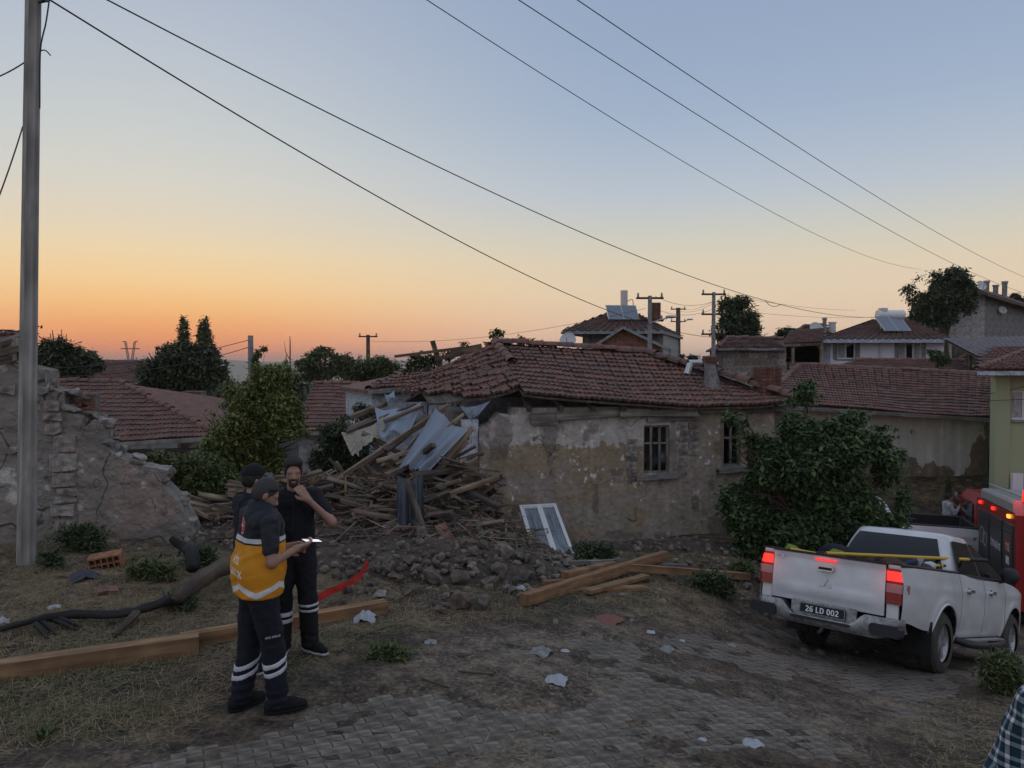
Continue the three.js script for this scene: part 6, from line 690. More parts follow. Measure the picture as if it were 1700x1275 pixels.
function wheel(parent, x, y, z, side, R = 0.372, w = 0.25) {
  const g = mesh('wheel', new THREE.LatheGeometry([[0.235, -w / 2], [R - 0.05, -w / 2], [R - 0.01, -w / 2 + 0.035], [R, -w / 2 + 0.06], [R, w / 2 - 0.06], [R - 0.01, w / 2 - 0.035], [R - 0.05, w / 2], [0.235, w / 2]].map(([a, b]) => new THREE.Vector2(a, b)), 40).rotateX(Math.PI / 2), dustRubber, parent); g.position.set(x, y, z); if (side < 0) g.rotation.y = Math.PI;
  const tr = []; for (let i = 0; i < 44; i++) { const a = i / 44 * 2 * Math.PI; for (const s of [-1, 1]) tr.push(new THREE.BoxGeometry(0.03, 0.012, 0.07).rotateY(s * 0.4).translate(0, R + 0.003, s * 0.055).rotateZ(a)); } mesh('tread', merge(tr), dustRubber, g);
  const rim = [new THREE.LatheGeometry([[0.2, 0.03], [0.222, 0.09], [0.238, 0.105], [0.238, -0.08], [0.21, -0.08]].map(([a, b]) => new THREE.Vector2(a, b)), 32).rotateX(Math.PI / 2), new THREE.CylinderGeometry(0.055, 0.06, 0.04, 16).rotateX(Math.PI / 2).translate(0, 0, 0.06)]; for (let i = 0; i < 6; i++) for (const o of [-0.11, 0.11]) rim.push(new THREE.BoxGeometry(0.2, 0.03, 0.025).translate(0.13, 0, 0.062).rotateZ(i / 6 * 2 * Math.PI + o)); mesh('rim', merge(rim), silver, g); mesh('brake_disc', new THREE.CylinderGeometry(0.19, 0.19, 0.03, 24).rotateX(Math.PI / 2).translate(0, 0, -0.02), M.dark, g); return g;
}
function pickup(name, label, opt = {}) {
  const t = thing(name, label, 'pickup truck', opt.group); const R = 0.372;
  const arch = (f, c) => Math.abs(f - c) < 0.47 ? R + Math.sqrt(0.47 * 0.47 - (f - c) * (f - c)) : 0;
  const low = (f) => Math.max(f < -0.47 ? 0.62 - 0.1 * sstep(-1.4, -0.5, f) : f > 3.4 ? 0.45 : 0.42, arch(f, 0), arch(f, 3));
  const top = (f) => f < 0.6 ? 1.235 : f < 2.6 ? lerp(1.235, 1.19, sstep(0.6, 1.4, f)) : lerp(1.19, 0.98, Math.pow((f - 2.6) / 1.27, 1.6));
  const half = (f, u) => { let w = 0.9 - 0.055 * Math.pow(Math.abs(u - 0.86) / 0.4, 2.2) + 0.012 * Math.exp(-(((u - 1.02) / 0.05) ** 2)) + 0.022 * Math.exp(-(((Math.abs(Math.hypot(f, u - R) - 0.5)) / 0.06) ** 2)) + 0.022 * Math.exp(-(((Math.abs(Math.hypot(f - 3, u - R) - 0.5)) / 0.06) ** 2)); if (f > 3) w *= 1 - 0.16 * Math.pow((f - 3) / 0.9, 2.2); if (f < -0.9) w *= 1 - 0.03 * Math.pow((-0.9 - f) / 0.5, 2); return w; };
  const fs = (a, b) => { const s = new Set(); for (let f = a; f <= b + 1e-6; f += 0.06) s.add(+f.toFixed(4)); for (const c of [0, 3]) for (let k = -12; k <= 12; k++) { const f = c + 0.4699 * Math.sin(k / 12 * Math.PI / 2); if (f > a && f < b) s.add(f); } s.add(b); return [...s].sort((p, q) => p - q); };
  const skin = (a, b, s) => { const F = fs(a, b), nv = 14, n = F.length - 1; return grid((u, v) => { const f = F[Math.round(u * n)], l = low(f), y = lerp(l, top(f), v); return V(f, y, s * half(f, y)); }, n, nv, [b - a, 0.8]); };
  // panels with shut lines between them
  for (const s of [1, -1]) { mesh('bed_side', skin(-1.37, 0.58, s), carWhite, t); const d1 = mesh('rear_door', skin(0.592, 1.55, s), carWhite, t), d2 = mesh('front_door', skin(1.562, 2.52, s), carWhite, t); mesh('fender', skin(2.532, 3.86, s), carWhite, t); for (const [d, f] of [[d1, 0.86], [d2, 1.82]]) { const hd = mesh('door_handle', cbox(0.19, 0.045, 0.05, 0.015).translate(f, 1.03, s * (half(f, 1.03) + 0.02)), chromeM, d); const cup = mesh('handle_recess', new THREE.SphereGeometry(0.05, 12, 8).scale(1.3, 0.8, 0.25).translate(f, 1.03, s * half(f, 1.03)), M.dark, d); }
    mesh('wheel_liner', grid((u, v) => { const a = Math.PI * u; return V(Math.cos(a) * 0.468, R + Math.sin(a) * 0.468 - 0.02, s * lerp(0.88, 0.5, v)); }, 16, 1), blackP, t); mesh('wheel_liner', grid((u, v) => { const a = Math.PI * u; return V(3 + Math.cos(a) * 0.468, R + Math.sin(a) * 0.468 - 0.02, s * lerp(0.86, 0.5, v)); }, 16, 1), blackP, t);
    mesh('bed_rail', cbox(0.11, 0.04, 1.95, 0.012).rotateY(Math.PI / 2).translate(-0.39, 1.245, s * 0.8), blackP, t); mesh('bed_liner', boxUV(new THREE.BoxGeometry(1.92, 0.5, 0.03).translate(-0.4, 0.99, s * 0.755)), blackP, t);
    mesh('running_board', tube([V(0.62, 0.4, s * 0.8), V(0.72, 0.36, s * 0.93), V(2.3, 0.36, s * 0.93), V(2.42, 0.4, s * 0.8)], 0.045, 8, 24), blackP, t); mesh('step_pad', cbox(1.4, 0.02, 0.1).translate(1.5, 0.405, s * 0.93), silver, t); mesh('sill', boxUV(new THREE.BoxGeometry(1.95, 0.1, 0.06).translate(1.5, 0.42, s * 0.8)), blackP, t);
    mesh('mud_flap', boxUV(jitter(new THREE.BoxGeometry(0.02, 0.42, 0.3, 1, 3, 1), 0.006)).translate(-0.5, 0.42, s * 0.76), rubber, t);
    wheel(t, 0, R, s * 0.77, s); wheel(t, 3, R, s * 0.77, s);
    const mr = mesh('mirror', (() => { const g = new THREE.SphereGeometry(0.5, 16, 12); g.scale(0.16, 0.24, 0.24); return g; })(), blackP, t); mr.position.set(2.32, 1.3, s * 1.0); mesh('mirror_arm', tube([V(0, -0.06, 0), V(0.02, -0.1, -s * 0.14)], 0.03), blackP, mr);
    // tail lamp wrapped round the corner
    const lampF = (u0, u1, m, nm, par, off) => mesh(nm, grid((u, v) => { const y = lerp(u0, u1, v); const wide = y > 1.04 ? 0.36 : 0.24; const k = u * 1; const z0 = 0.7, zc = half(-1.37, y) + off; if (k < 0.45) { return V(-1.385 - off, y, s * lerp(z0, zc - 0.02, k / 0.45)); } const q = (k - 0.45) / 0.55; return V(-1.385 - off * (1 - q) + 0.02 * q + q * wide * 0.62, y, s * (zc - 0.02 * (1 - q))); }, 16, 6), m, par);
    const tl = lampF(0.80, 1.2, lensRed, 'tail_light', t, 0.012); lampF(1.06, 1.17, lampRed, 'brake_light', tl, 0.016); lampF(0.93, 1.03, lensClear, 'reverse_lens', tl, 0.015);
    const pl = new THREE.PointLight(new THREE.Color(1, 0.06, 0.04), 0.03); pl.position.set(-1.52, 1.1, s * 0.8); pl.castShadow = true; pl.name = 'tail_lamp_light'; pl.shadow.radius = 2.5; t.add(pl);
  }
  mesh('fuel_flap', grid((u, v) => { const f = lerp(-0.98, -0.8, u), y = lerp(0.93, 1.1, v); return V(f, y, -half(f, y) - 0.004); }, 4, 4), carWhite, t); for (const s of [1, -1]) { mesh('belt_seal', tube([V(0.72, 1.225, s * 0.838), V(1.6, 1.222, s * 0.842), V(2.55, 1.21, s * 0.838)], 0.012, 6), blackP, t); mesh('arch_lip', tube(Array.from({ length: 15 }, (_, i) => { const a = Math.PI * i / 14, y = R + Math.sin(a) * 0.475; return V(Math.cos(a) * 0.475, y, s * (half(Math.cos(a) * 0.475, y) + 0.004)); }), 0.016, 6), carWhite, t); mesh('door_gap', tube([V(0.586, 0.55, s * (half(0.586, 0.55) - 0.004)), V(0.586, 0.86, s * (half(0.586, 0.86) - 0.004)), V(0.586, 1.19, s * (half(0.586, 1.19) - 0.004))], 0.006, 4), blackP, t); }
  mesh('bed_floor', boxUV(new THREE.BoxGeometry(1.94, 0.04, 1.5).translate(-0.4, 0.76, 0)), blackP, t); mesh('bed_front', boxUV(new THREE.BoxGeometry(0.04, 0.5, 1.56).translate(0.56, 1.0, 0)), blackP, t);
  // tailgate
  const tg = mesh('tailgate', grid((u, v) => { const z = lerp(-0.69, 0.69, u), y = lerp(0.655, 1.235, v); return V(-1.392 - 0.012 * Math.sin(Math.PI * v) - 0.014 * sstep(0.08, 0.2, v) * (1 - sstep(0.3, 0.42, v)) * sstep(0, 0.2, u) * sstep(1, 0.8, u) - 0.02 * sstep(0.86, 1, v), y, z); }, 30, 24, [1.4, 0.6]), carWhite, t);
  mesh('tailgate_inner', boxUV(new THREE.BoxGeometry(0.03, 0.5, 1.4).translate(-1.355, 0.97, 0)), blackP, tg); mesh('tailgate_cap', cbox(1.4, 0.03, 0.09, 0.01).rotateY(Math.PI / 2).translate(-1.375, 1.245, 0), blackP, tg);
  mesh('tailgate_handle', cbox(0.2, 0.075, 0.03, 0.02).rotateY(Math.PI / 2).translate(-1.435, 1.09, 0), chromeM, tg); mesh('handle_recess', boxUV(new THREE.BoxGeometry(0.01, 0.03, 0.16).translate(-1.452, 1.085, 0)), M.dark, tg); mesh('high_brake_light', cbox(0.26, 0.022, 0.02, 0.005).rotateY(Math.PI / 2).translate(-1.445, 1.185, 0), lampRed, tg);
  { // three-diamond emblem
    const dm = (a) => { const s = new THREE.Shape(); s.moveTo(0, 0); s.lineTo(0.026, 0.045); s.lineTo(0, 0.09); s.lineTo(-0.026, 0.045); s.closePath(); return new THREE.ExtrudeGeometry(s, { depth: 0.008, bevelEnabled: false }).rotateZ(a); }; const em = mesh('emblem', merge([0, 2.0944, -2.0944].map(dm)), chromeM, tg); em.rotation.y = -Math.PI / 2; em.position.set(-1.412, 0.91, 0);
    const badge = canvasTex(128, 48, (x, w, h) => { x.fillStyle = '#c9cbca'; x.fillRect(0, 0, w, h); x.fillStyle = '#555'; x.font = 'bold 30px sans-serif'; x.fillText('L200', 22, 35); }); const bd = mesh('badge', new THREE.PlaneGeometry(0.12, 0.04), std({ map: badge, roughness: 0.5 }), tg); bd.rotation.y = -Math.PI / 2; bd.position.set(-1.435, 1.17, -0.6);
  }
  // rear panel between lamps and bumper
  mesh('rear_panel', boxUV(new THREE.BoxGeometry(0.03, 0.62, 0.13).translate(-1.36, 0.93, 0.77)), carWhite, t); mesh('rear_panel', boxUV(new THREE.BoxGeometry(0.03, 0.62, 0.13).translate(-1.36, 0.93, -0.77)), carWhite, t);
  const bumpP = (u, v) => { const z = lerp(-0.9, 0.9, u), az = Math.abs(z), dip = az < 0.36 ? 1 : az < 0.5 ? (0.5 - az) / 0.14 : 0, y0 = 0.39 + 0.1 * sstep(0.6, 0.9, az), y1 = lerp(0.64, 0.5, dip); const y = lerp(y0, y1, v); return V(-1.5 + 0.05 * Math.pow(az / 0.9, 2) + 0.14 * sstep(0.8, 0.9, az) + 0.03 * Math.sin(v * 3.1) * -1 + 0.06 * (1 - v), y, z); };
  const bp = mesh('rear_bumper', grid(bumpP, 46, 8, [1.8, 0.2]), silver, t); mesh('bumper_top', grid((u, v) => { const p = bumpP(u, 1); p.x = lerp(p.x, -1.36, v); return p; }, 46, 1), blackP, bp); mesh('bumper_underside', grid((u, v) => { const p = bumpP(u, 0); p.x = lerp(p.x, -1.2, v); return p; }, 46, 1), blackP, bp); for (const s of [-1, 1]) mesh('bumper_end', cbox(0.34, 0.13, 0.14, 0.03).rotateY(Math.PI / 2).translate(-1.44, 0.5, s * 0.74), blackP, bp); mesh('bumper_step', cbox(0.72, 0.03, 0.1, 0.01).rotateY(Math.PI / 2).translate(-1.5, 0.475, 0), blackP, bp);
  if (opt.plate) { const pt = canvasTex(512, 112, (x, w, h) => { x.fillStyle = '#0d0d10'; x.fillRect(0, 0, w, h); x.strokeStyle = '#b9bcbf'; x.lineWidth = 4; x.strokeRect(6, 6, w - 12, h - 12); x.fillStyle = '#e9ebee'; x.font = 'bold 84px sans-serif'; x.textBaseline = 'middle'; x.textAlign = 'center'; x.fillText(opt.plate, w / 2, h / 2 + 4); }); const p = mesh('license_plate', new THREE.BoxGeometry(0.56, 0.125, 0.012), [M.dark, M.dark, M.dark, M.dark, std({ map: pt, roughness: 0.4 }), M.dark], t); p.rotation.y = -Math.PI / 2; p.position.set(-1.462, 0.585, 0); mesh('plate_panel', boxUV(new THREE.BoxGeometry(0.02, 0.17, 0.8).translate(-1.43, 0.585, 0)), silver, t); }
  mesh('chassis', boxUV(new THREE.BoxGeometry(4.6, 0.18, 1.1).translate(1.2, 0.5, 0)), blackP, t); mesh('rear_axle', tube([V(0, R, -0.7), V(0, R, 0.7)], 0.06, 8, 1), blackP, t);
  // hood, nose
  mesh('hood', grid((u, v) => { const f = lerp(2.5, 3.84, u), z = lerp(-1, 1, v) * half(f, top(f)); return V(f, top(f) + 0.07 * (1 - (lerp(-1, 1, v)) ** 2), z); }, 20, 16), carWhite, t); mesh('nose', grid((u, v) => { const z = lerp(-0.76, 0.76, u), y = lerp(0.4, 0.99, v); return V(3.9 - 0.16 * Math.pow(z / 0.76, 2), y, z); }, 16, 8), blackP, t); mesh('front_bumper', grid((u, v) => { const z = lerp(-0.8, 0.8, u), y = lerp(0.4, 0.65, v); return V(3.94 - 0.2 * Math.pow(z / 0.8, 2), y, z); }, 16, 4), carWhite, t);
  // cab: rounded tapering greenhouse
  const fr = (k) => 0.56 + 0.02 * k + 0.24 * Math.pow(k, 2.2), ff = (k) => 2.82 - 1.02 * k - 0.1 * k * k, hw = (k) => 0.835 - 0.17 * k - 0.06 * k * k, U = (k) => 1.2 + 0.54 * k;
  const cabP = (a, k, off = 0) => { // a: 0..1 round the outline
    const f0 = fr(k), f1 = ff(k), w = hw(k), e = 5.5, th = a * 2 * Math.PI, c = Math.cos(th), s = Math.sin(th), q = Math.pow(Math.pow(Math.abs(c), e) + Math.pow(Math.abs(s), e), -1 / e); const cx = (f0 + f1) / 2, hx = (f1 - f0) / 2 + off; return V(cx + hx * q * c, U(k), (w + off) * q * s); };
  mesh('cab', grid((u, v) => { if (v < 0.8) return cabP(u, v / 0.8 * 0.94); const q = (v - 0.8) / 0.2, p = cabP(u, 0.94 + 0.06 * q), cx = (fr(1) + ff(1)) / 2; const sh = 1 - 0.22 * q * q; return V(cx + (p.x - cx) * sh, U(0.94) + 0.045 * Math.sin(q * Math.PI / 2), p.z * sh); }, 96, 24, [5, 1]), carWhite, t);
  mesh('roof', grid((u, v) => { const p = cabP(u, 1), cx = (fr(1) + ff(1)) / 2, k = 0.79 * v; return V(cx + (p.x - cx) * k, U(0.94) + 0.042 + 0.025 * (1 - v * v), p.z * k); }, 96, 8, [3, 3]), carWhite, t);
  const glassAt = (nm, P, nu = 20, nv = 10) => mesh(nm, grid(P, nu, nv), glassM, t);
  const sideW = (f0, f1, s, cut) => (u, v) => { const k = lerp(0.05, 0.86, v); const a = fr(k) + 0.16, b = ff(k) - 0.13; const l = Math.max(a, f0 + cut[0] * k), r = Math.min(b, f1 + cut[1] * k); return V(lerp(l, r, u), U(k), s * (hw(k) * 0.998 + 0.006)); };
  for (const s of [1, -1]) { glassAt('side_window', sideW(0.6, 1.5, s, [0, 0])); glassAt('side_window', sideW(1.56, 3, s, [0, 0])); mesh('door_pillar', grid((u, v) => { const k = lerp(0.04, 0.88, v); return V(lerp(1.49, 1.57, u), U(k), s * (hw(k) * 0.998 + 0.008)); }, 2, 8), blackP, t); }
  glassAt('rear_window', (u, v) => { const k = lerp(0.12, 0.86, v), z = lerp(-0.9, 0.9, u) * hw(k) * 0.9; return V(fr(k) - 0.006 + 0.1 * Math.pow(Math.abs(z) / hw(k), 9), U(k), z); }); glassAt('windscreen', (u, v) => { const k = lerp(0.06, 0.88, v), z = lerp(-0.9, 0.9, u) * hw(k) * 0.93; return V(ff(k) + 0.006 - 0.1 * Math.pow(Math.abs(z) / hw(k), 9), U(k), z); });
  return t;
}
function setPose(o, x, y, d, yaw, pit, rol) { // the fitted pose: yaw to the right of straight ahead, nose down, roll
  const fv = V(Math.sin(yaw) * Math.cos(pit), -Math.sin(pit), -Math.cos(yaw) * Math.cos(pit)), r0 = V(Math.cos(yaw), 0, Math.sin(yaw)), u0 = r0.clone().cross(fv).normalize(); const r = r0.clone().multiplyScalar(Math.cos(rol)).addScaledVector(u0, -Math.sin(rol)), u = u0.clone().multiplyScalar(Math.cos(rol)).addScaledVector(r0, Math.sin(rol)); o.quaternion.setFromRotationMatrix(new THREE.Matrix4().makeBasis(fv, u, r)); o.position.set(x, y, -d); o.updateMatrixWorld(); return o;
}
const truck = pickup('pickup_truck', 'white double-cab pickup truck with lit tail lights and tools in its bed', { plate: '26 LD 002' }); setPose(truck, 4.714, EYE - 3.869, 9.855, 0.8355, 0.2282, -0.0505);
const inBed = (f, u, r) => truck.localToWorld(V(f, u, r));
// load in the bed
{
  const yel = paint(0.62, 0.4, 0.03, { roughness: 0.45 }); const pole = (a, b, lab) => { const h = thing('yellow_pole', lab, 'pole', 'poles in the pickup bed', a.clone()); const d = b.clone().sub(a); mesh('shaft', tube([V(0, 0, 0), d], 0.022, 8, 1), yel, h); mesh('end_grip', tube([d.clone().multiplyScalar(0.93), d.clone().multiplyScalar(1.06)], 0.028, 8, 1), blackP, h); };
  pole(inBed(-1.2, 1.27, -0.12), inBed(1.28, 1.46, 0.88), 'yellow tool pole slung across the bed and past the cab'); pole(inBed(-0.75, 1.22, 0.06), inBed(0.75, 1.32, 0.68), 'second yellow tool pole under the first one'); pole(inBed(-1.3, 1.26, -0.55), inBed(-0.5, 1.23, -0.2), 'short yellow handle at the far side of the bed');
  const lump = (nm, lab, cat, p, s, mat, seed) => { const r = rng(seed), g = rockGeo(r, s[0], s[1], s[2], 2); const m = solo(nm, mergeVertices(g.deleteAttribute('normal').deleteAttribute('uv') && g), mat, lab, cat, 'gear in the pickup bed'); m.geometry.computeVertexNormals(); m.position.copy(p); m.rotation.set(0.2, seed, 0.1); };
  lump('kit_bag', 'dark navy kit bag against the cab', 'bag', inBed(0.1, 1.05, -0.35), [0.42, 0.32, 0.36], plain(0.012, 0.014, 0.024), 3); lump('kit_bag', 'black kit bag in the middle of the bed', 'bag', inBed(-0.3, 1.0, 0.12), [0.4, 0.3, 0.32], plain(0.012, 0.012, 0.014), 4); lump('kit_bag', 'dark gear sack near the tailgate', 'bag', inBed(-0.85, 0.98, -0.25), [0.36, 0.28, 0.34], plain(0.015, 0.016, 0.022), 5); lump('work_gloves', 'bundle of brown gloves on the gear', 'gloves', inBed(-0.55, 1.25, 0.1), [0.1, 0.06, 0.08], plain(0.2, 0.1, 0.05), 6); lump('safety_jacket', 'lime safety jacket folded near the tailgate', 'jacket', inBed(-0.95, 1.24, -0.1), [0.13, 0.06, 0.1], plain(0.4, 0.5, 0.05), 7); lump('safety_jacket', 'lime reflective vest at the far bed rail', 'jacket', inBed(-1.15, 1.25, -0.56), [0.12, 0.04, 0.08], plain(0.4, 0.5, 0.05), 8); lump('cloth_bundle', 'grey patterned cloth bundle by the bed rail', 'cloth', inBed(0.1, 1.12, 0.55), [0.22, 0.18, 0.14], plain(0.12, 0.11, 0.11), 9); lump('plastic_bottle', 'white plastic bottle lying on the bed rail corner', 'bottle', inBed(0.3, 1.28, 0.58), [0.1, 0.06, 0.06], paint(0.5, 0.5, 0.5), 10); lump('cloth_bundle', 'orange brown straps heaped by the poles', 'straps', inBed(-0.5, 1.2, 0.45), [0.2, 0.1, 0.14], plain(0.16, 0.07, 0.04), 11);
  const hose = new THREE.TorusGeometry(0.2, 0.035, 8, 24); const m = solo('coiled_hose', hose, plain(0.02, 0.04, 0.09), 'blue coiled hose on top of the gear', 'hose', 'gear in the pickup bed'); m.position.copy(inBed(-0.25, 1.22, 0.42)); m.rotation.set(1.1, 0.3, 0); const rp = solo('coiled_rope', merge([0, 1, 2].map((i) => new THREE.TorusGeometry(0.13 + 0.012 * i, 0.012, 6, 20).translate(0, 0, i * 0.02))), plain(0.35, 0.33, 0.3), 'pale coiled rope beside the blue hose', 'rope', 'gear in the pickup bed'); rp.position.copy(inBed(-0.05, 1.25, 0.5)); rp.rotation.set(0.9, 0.8, 0.2);
}
// second white pickup, farther down the street
const truck2 = pickup('pickup_truck', 'second white pickup parked lower down beside the fire engine', {}); { const p = at(1545, 905, 17.2); setPose(truck2, 11.0, groundY(10.4, -20.6) + 0.02, 20.6, -1.3, -0.02, 0.0); truck2.traverse((o) => { if (o.isPointLight) o.intensity = 0; }); const off = []; truck2.traverse((o) => { if (o.name === 'tail_lamp_light') off.push(o); }); off.forEach((o) => o.parent.remove(o)); truck2.traverse((o) => { if (o.isMesh && o.material === lampRed) o.material = lensRed; }); }
{ // fire engine
  const t = thing('fire_engine', 'red fire engine with lit beacons, equipment shutters and white rear stripes', 'fire engine'); const red = new THREE.MeshPhysicalMaterial({ color: L3(0.36, 0.015, 0.015), roughness: 0.35, clearcoat: 0.5, side: THREE.DoubleSide }), greyS = std({ color: L3(0.09, 0.09, 0.1), roughness: 0.4, metalness: 0.4 });
  // x forward, length 6.6, width 2.3, height 2.9; rear body x -2.2..1.6, cab 1.8..4.4
  mesh('body', boxUV(new THREE.BoxGeometry(3.9, 2.05, 2.3, 4, 3, 3).translate(-0.3, 1.72, 0)), red, t); mesh('roof_locker', cbox(2.3, 0.28, 3.2, 0.05).rotateY(Math.PI / 2).rotateY(Math.PI / 2).rotateY(Math.PI / 2).translate(-0.4, 2.88, 0), paint(0.3, 0.3, 0.28), t); mesh('cab', cbox(2.3, 2.0, 2.3, 0.2).rotateY(Math.PI / 2).translate(2.9, 1.75, 0), red, t); mesh('windscreen', boxUV(new THREE.BoxGeometry(0.04, 0.8, 2.0).translate(4.05, 2.1, 0)), glassM, t);
  for (const s of [1, -1]) { for (const [x0, x1, txt] of [[-1.15, 0.05, 'itf'], [0.12, 1.35, 'a'], [-2.1, -1.25, '112']]) { const sh = mesh('shutter', boxUV(new THREE.BoxGeometry(x1 - x0, 1.45, 0.03).translate((x0 + x1) / 2, 1.78, s * 1.155)), greyS, t); const sl = []; for (let y = 1.1; y < 2.5; y += 0.09) sl.push(new THREE.BoxGeometry(x1 - x0 - 0.06, 0.075, 0.02).translate((x0 + x1) / 2, y, s * 1.175)); mesh('shutter_slats', boxUV(merge(sl)), greyS, sh);
      const tx = canvasTex(256, 256, (c, w, h) => { c.fillStyle = '#3b3c40'; c.fillRect(0, 0, w, h); if (txt === 'itf') { c.fillStyle = '#dcdcdc'; c.font = 'bold 62px sans-serif'; c.textAlign = 'center'; c.fillText('İTFAİYE', w / 2, 150); } else if (txt === 'a') { c.strokeStyle = '#9a9a9a'; c.lineWidth = 12; c.beginPath(); c.arc(90, 120, 55, 0, 7); c.stroke(); c.beginPath(); c.arc(165, 140, 45, 0, 7); c.stroke(); } else { c.fillStyle = '#8c1a1a'; c.fillRect(60, 40, 136, 90); c.fillStyle = '#dddddd'; c.font = 'bold 70px sans-serif'; c.textAlign = 'center'; c.fillText('112', w / 2, 115); c.fillRect(80, 150, 96, 50); } }); const p = mesh('lettering', new THREE.PlaneGeometry((x1 - x0) * 0.9, 0.9), std({ map: tx, roughness: 0.5 }), sh); p.position.set((x0 + x1) / 2, 1.85, s * 1.19); if (s < 0) p.rotation.y = Math.PI; }
    const sw = mesh('side_window', boxUV(new THREE.BoxGeometry(1.5, 0.7, 0.03).translate(2.9, 2.15, s * 1.16)), glassM, t); for (const x of [-1.0, 3.0]) { const w = wheel(t, x, 0.45, s * 1.0, s, 0.45, 0.28); } for (const [x, m] of [[-1.7, lampAmber], [-0.2, lampRed], [1.2, lampRed]]) mesh('marker_light', cbox(0.18, 0.08, 0.05, 0.02).translate(x, 2.66, s * 1.17), m, t); mesh('roof_rail', tube([V(-2.2, 3.1, s * 0.9), V(1.4, 3.1, s * 0.9)], 0.03), M.metal, t); }
  mesh('undercarriage', boxUV(new THREE.BoxGeometry(6, 0.35, 1.6).translate(1, 0.6, 0)), M.dark, t); const st = []; for (let i = 0; i < 6; i++) { const m = mesh('rear_stripe', boxUV(new THREE.BoxGeometry(0.02, 0.16, 1.1).rotateX(0.6).translate(-2.27, 0.95 + i * 0.32, 0.45)), paint(0.7, 0.7, 0.7, { roughness: 0.4 }), t); const m2 = mesh('rear_stripe', boxUV(new THREE.BoxGeometry(0.02, 0.16, 1.1).rotateX(-0.6).translate(-2.27, 0.95 + i * 0.32, -0.45)), paint(0.7, 0.7, 0.7), t); }
  mesh('rear_shutter', boxUV(new THREE.BoxGeometry(0.03, 1.5, 0.9).translate(-2.29, 1.75, 0)), greyS, t); const lad = []; for (const z of [-0.95, -0.6]) lad.push(tube([V(-2.42, 0.7, z), V(-2.42, 3.2, z)], 0.025, 6, 1)); for (let y = 0.9; y < 3.1; y += 0.3) lad.push(tube([V(-2.42, y, -0.95), V(-2.42, y, -0.6)], 0.018, 6, 1)); mesh('ladder', merge(lad), M.metal, t); const lad2 = []; for (const z of [0.75, 1.05]) lad2.push(tube([V(-2.42, 0.7, z), V(-2.42, 3.2, z)], 0.025, 6, 1)); for (let y = 0.9; y < 3.1; y += 0.3) lad2.push(tube([V(-2.42, y, 0.75), V(-2.42, y, 1.05)], 0.018, 6, 1)); mesh('ladder', merge(lad2), M.metal, t);
  for (const z of [-0.85, 0.85]) { const b = mesh('beacon_light', new THREE.CylinderGeometry(0.12, 0.14, 0.24, 14).translate(-2.0, 3.16, z), lampRed, t); const pl = new THREE.PointLight(new THREE.Color(1, 0.05, 0.06), 0.8); pl.position.set(-2.2, 3.25, z * 1.2); pl.castShadow = true; pl.shadow.radius = 6; pl.name = 'beacon_lamp_light'; t.add(pl); }
  setPose(t, 12.7, groundY(12.7, -17.7) + 0.05, 17.7, 0.37, 0.06, 0.0);
}
// ---------- people: y up, z the way they face, +x their left ----------
const smin = (a, b, k) => { const h = Math.max(k - Math.abs(a - b), 0) / k; return Math.min(a, b) - h * h * k * 0.25; };
function boneField(bones, k = 0.03) { // bones [ax, ay, az, ra, bx, by, bz, rb]
  const B = bones.map((b) => { const dx = b[4] - b[0], dy = b[5] - b[1], dz = b[6] - b[2]; return [b[0], b[1], b[2], b[3], dx, dy, dz, b[7], 1 / Math.max(1e-9, dx * dx + dy * dy + dz * dz)]; });
  return (x, y, z) => { let d = 9; for (const b of B) { const px = x - b[0], py = y - b[1], pz = z - b[2]; let t = (px * b[4] + py * b[5] + pz * b[6]) * b[8]; t = t < 0 ? 0 : t > 1 ? 1 : t; const ex = px - b[4] * t, ey = py - b[5] * t, ez = pz - b[6] * t, q = Math.sqrt(ex * ex + ey * ey + ez * ez) - (b[3] + (b[7] - b[3]) * t); if (q - d < k) d = smin(d, q, k); } return d; };
}
const ell = (x, y, z, a, b, c) => { const q = Math.sqrt((x / a) ** 2 + (y / b) ** 2 + (z / c) ** 2); return (q - 1) * Math.min(a, b, c); };
function headField(x, y, z) { // centred between the ears
  let d = ell(x, y - 0.03, z + 0.012, 0.077, 0.1, 0.097); d = smin(d, ell(x, y + 0.045, z - 0.028, 0.06, 0.082, 0.068), 0.04); d = smin(d, ell(x, y + 0.098, z - 0.06, 0.03, 0.024, 0.026), 0.03);
  d = smin(d, boneField([[0, 0.005, 0.088, 0.009, 0, -0.035, 0.112, 0.014], [-0.012, -0.038, 0.098, 0.01, 0.012, -0.038, 0.098, 0.01]], 0.012)(x, y, z), 0.012); d = smin(d, boneField([[-0.045, 0.022, 0.075, 0.012, 0.045, 0.022, 0.075, 0.012]])(x, y, z), 0.02);
  for (const s of [-1, 1]) { d = Math.max(d, -(ell(x - s * 0.031, y - 0.002, z - 0.098, 0.02, 0.012, 0.014))); d = smin(d, ell(x - s * 0.079, y + 0.008, z + 0.008, 0.012, 0.032, 0.02), 0.008); } d = smin(d, boneField([[-0.02, -0.066, 0.086, 0.007, 0.02, -0.066, 0.086, 0.007], [-0.016, -0.077, 0.085, 0.007, 0.016, -0.077, 0.085, 0.007]], 0.01)(x, y, z), 0.008); return d;
}
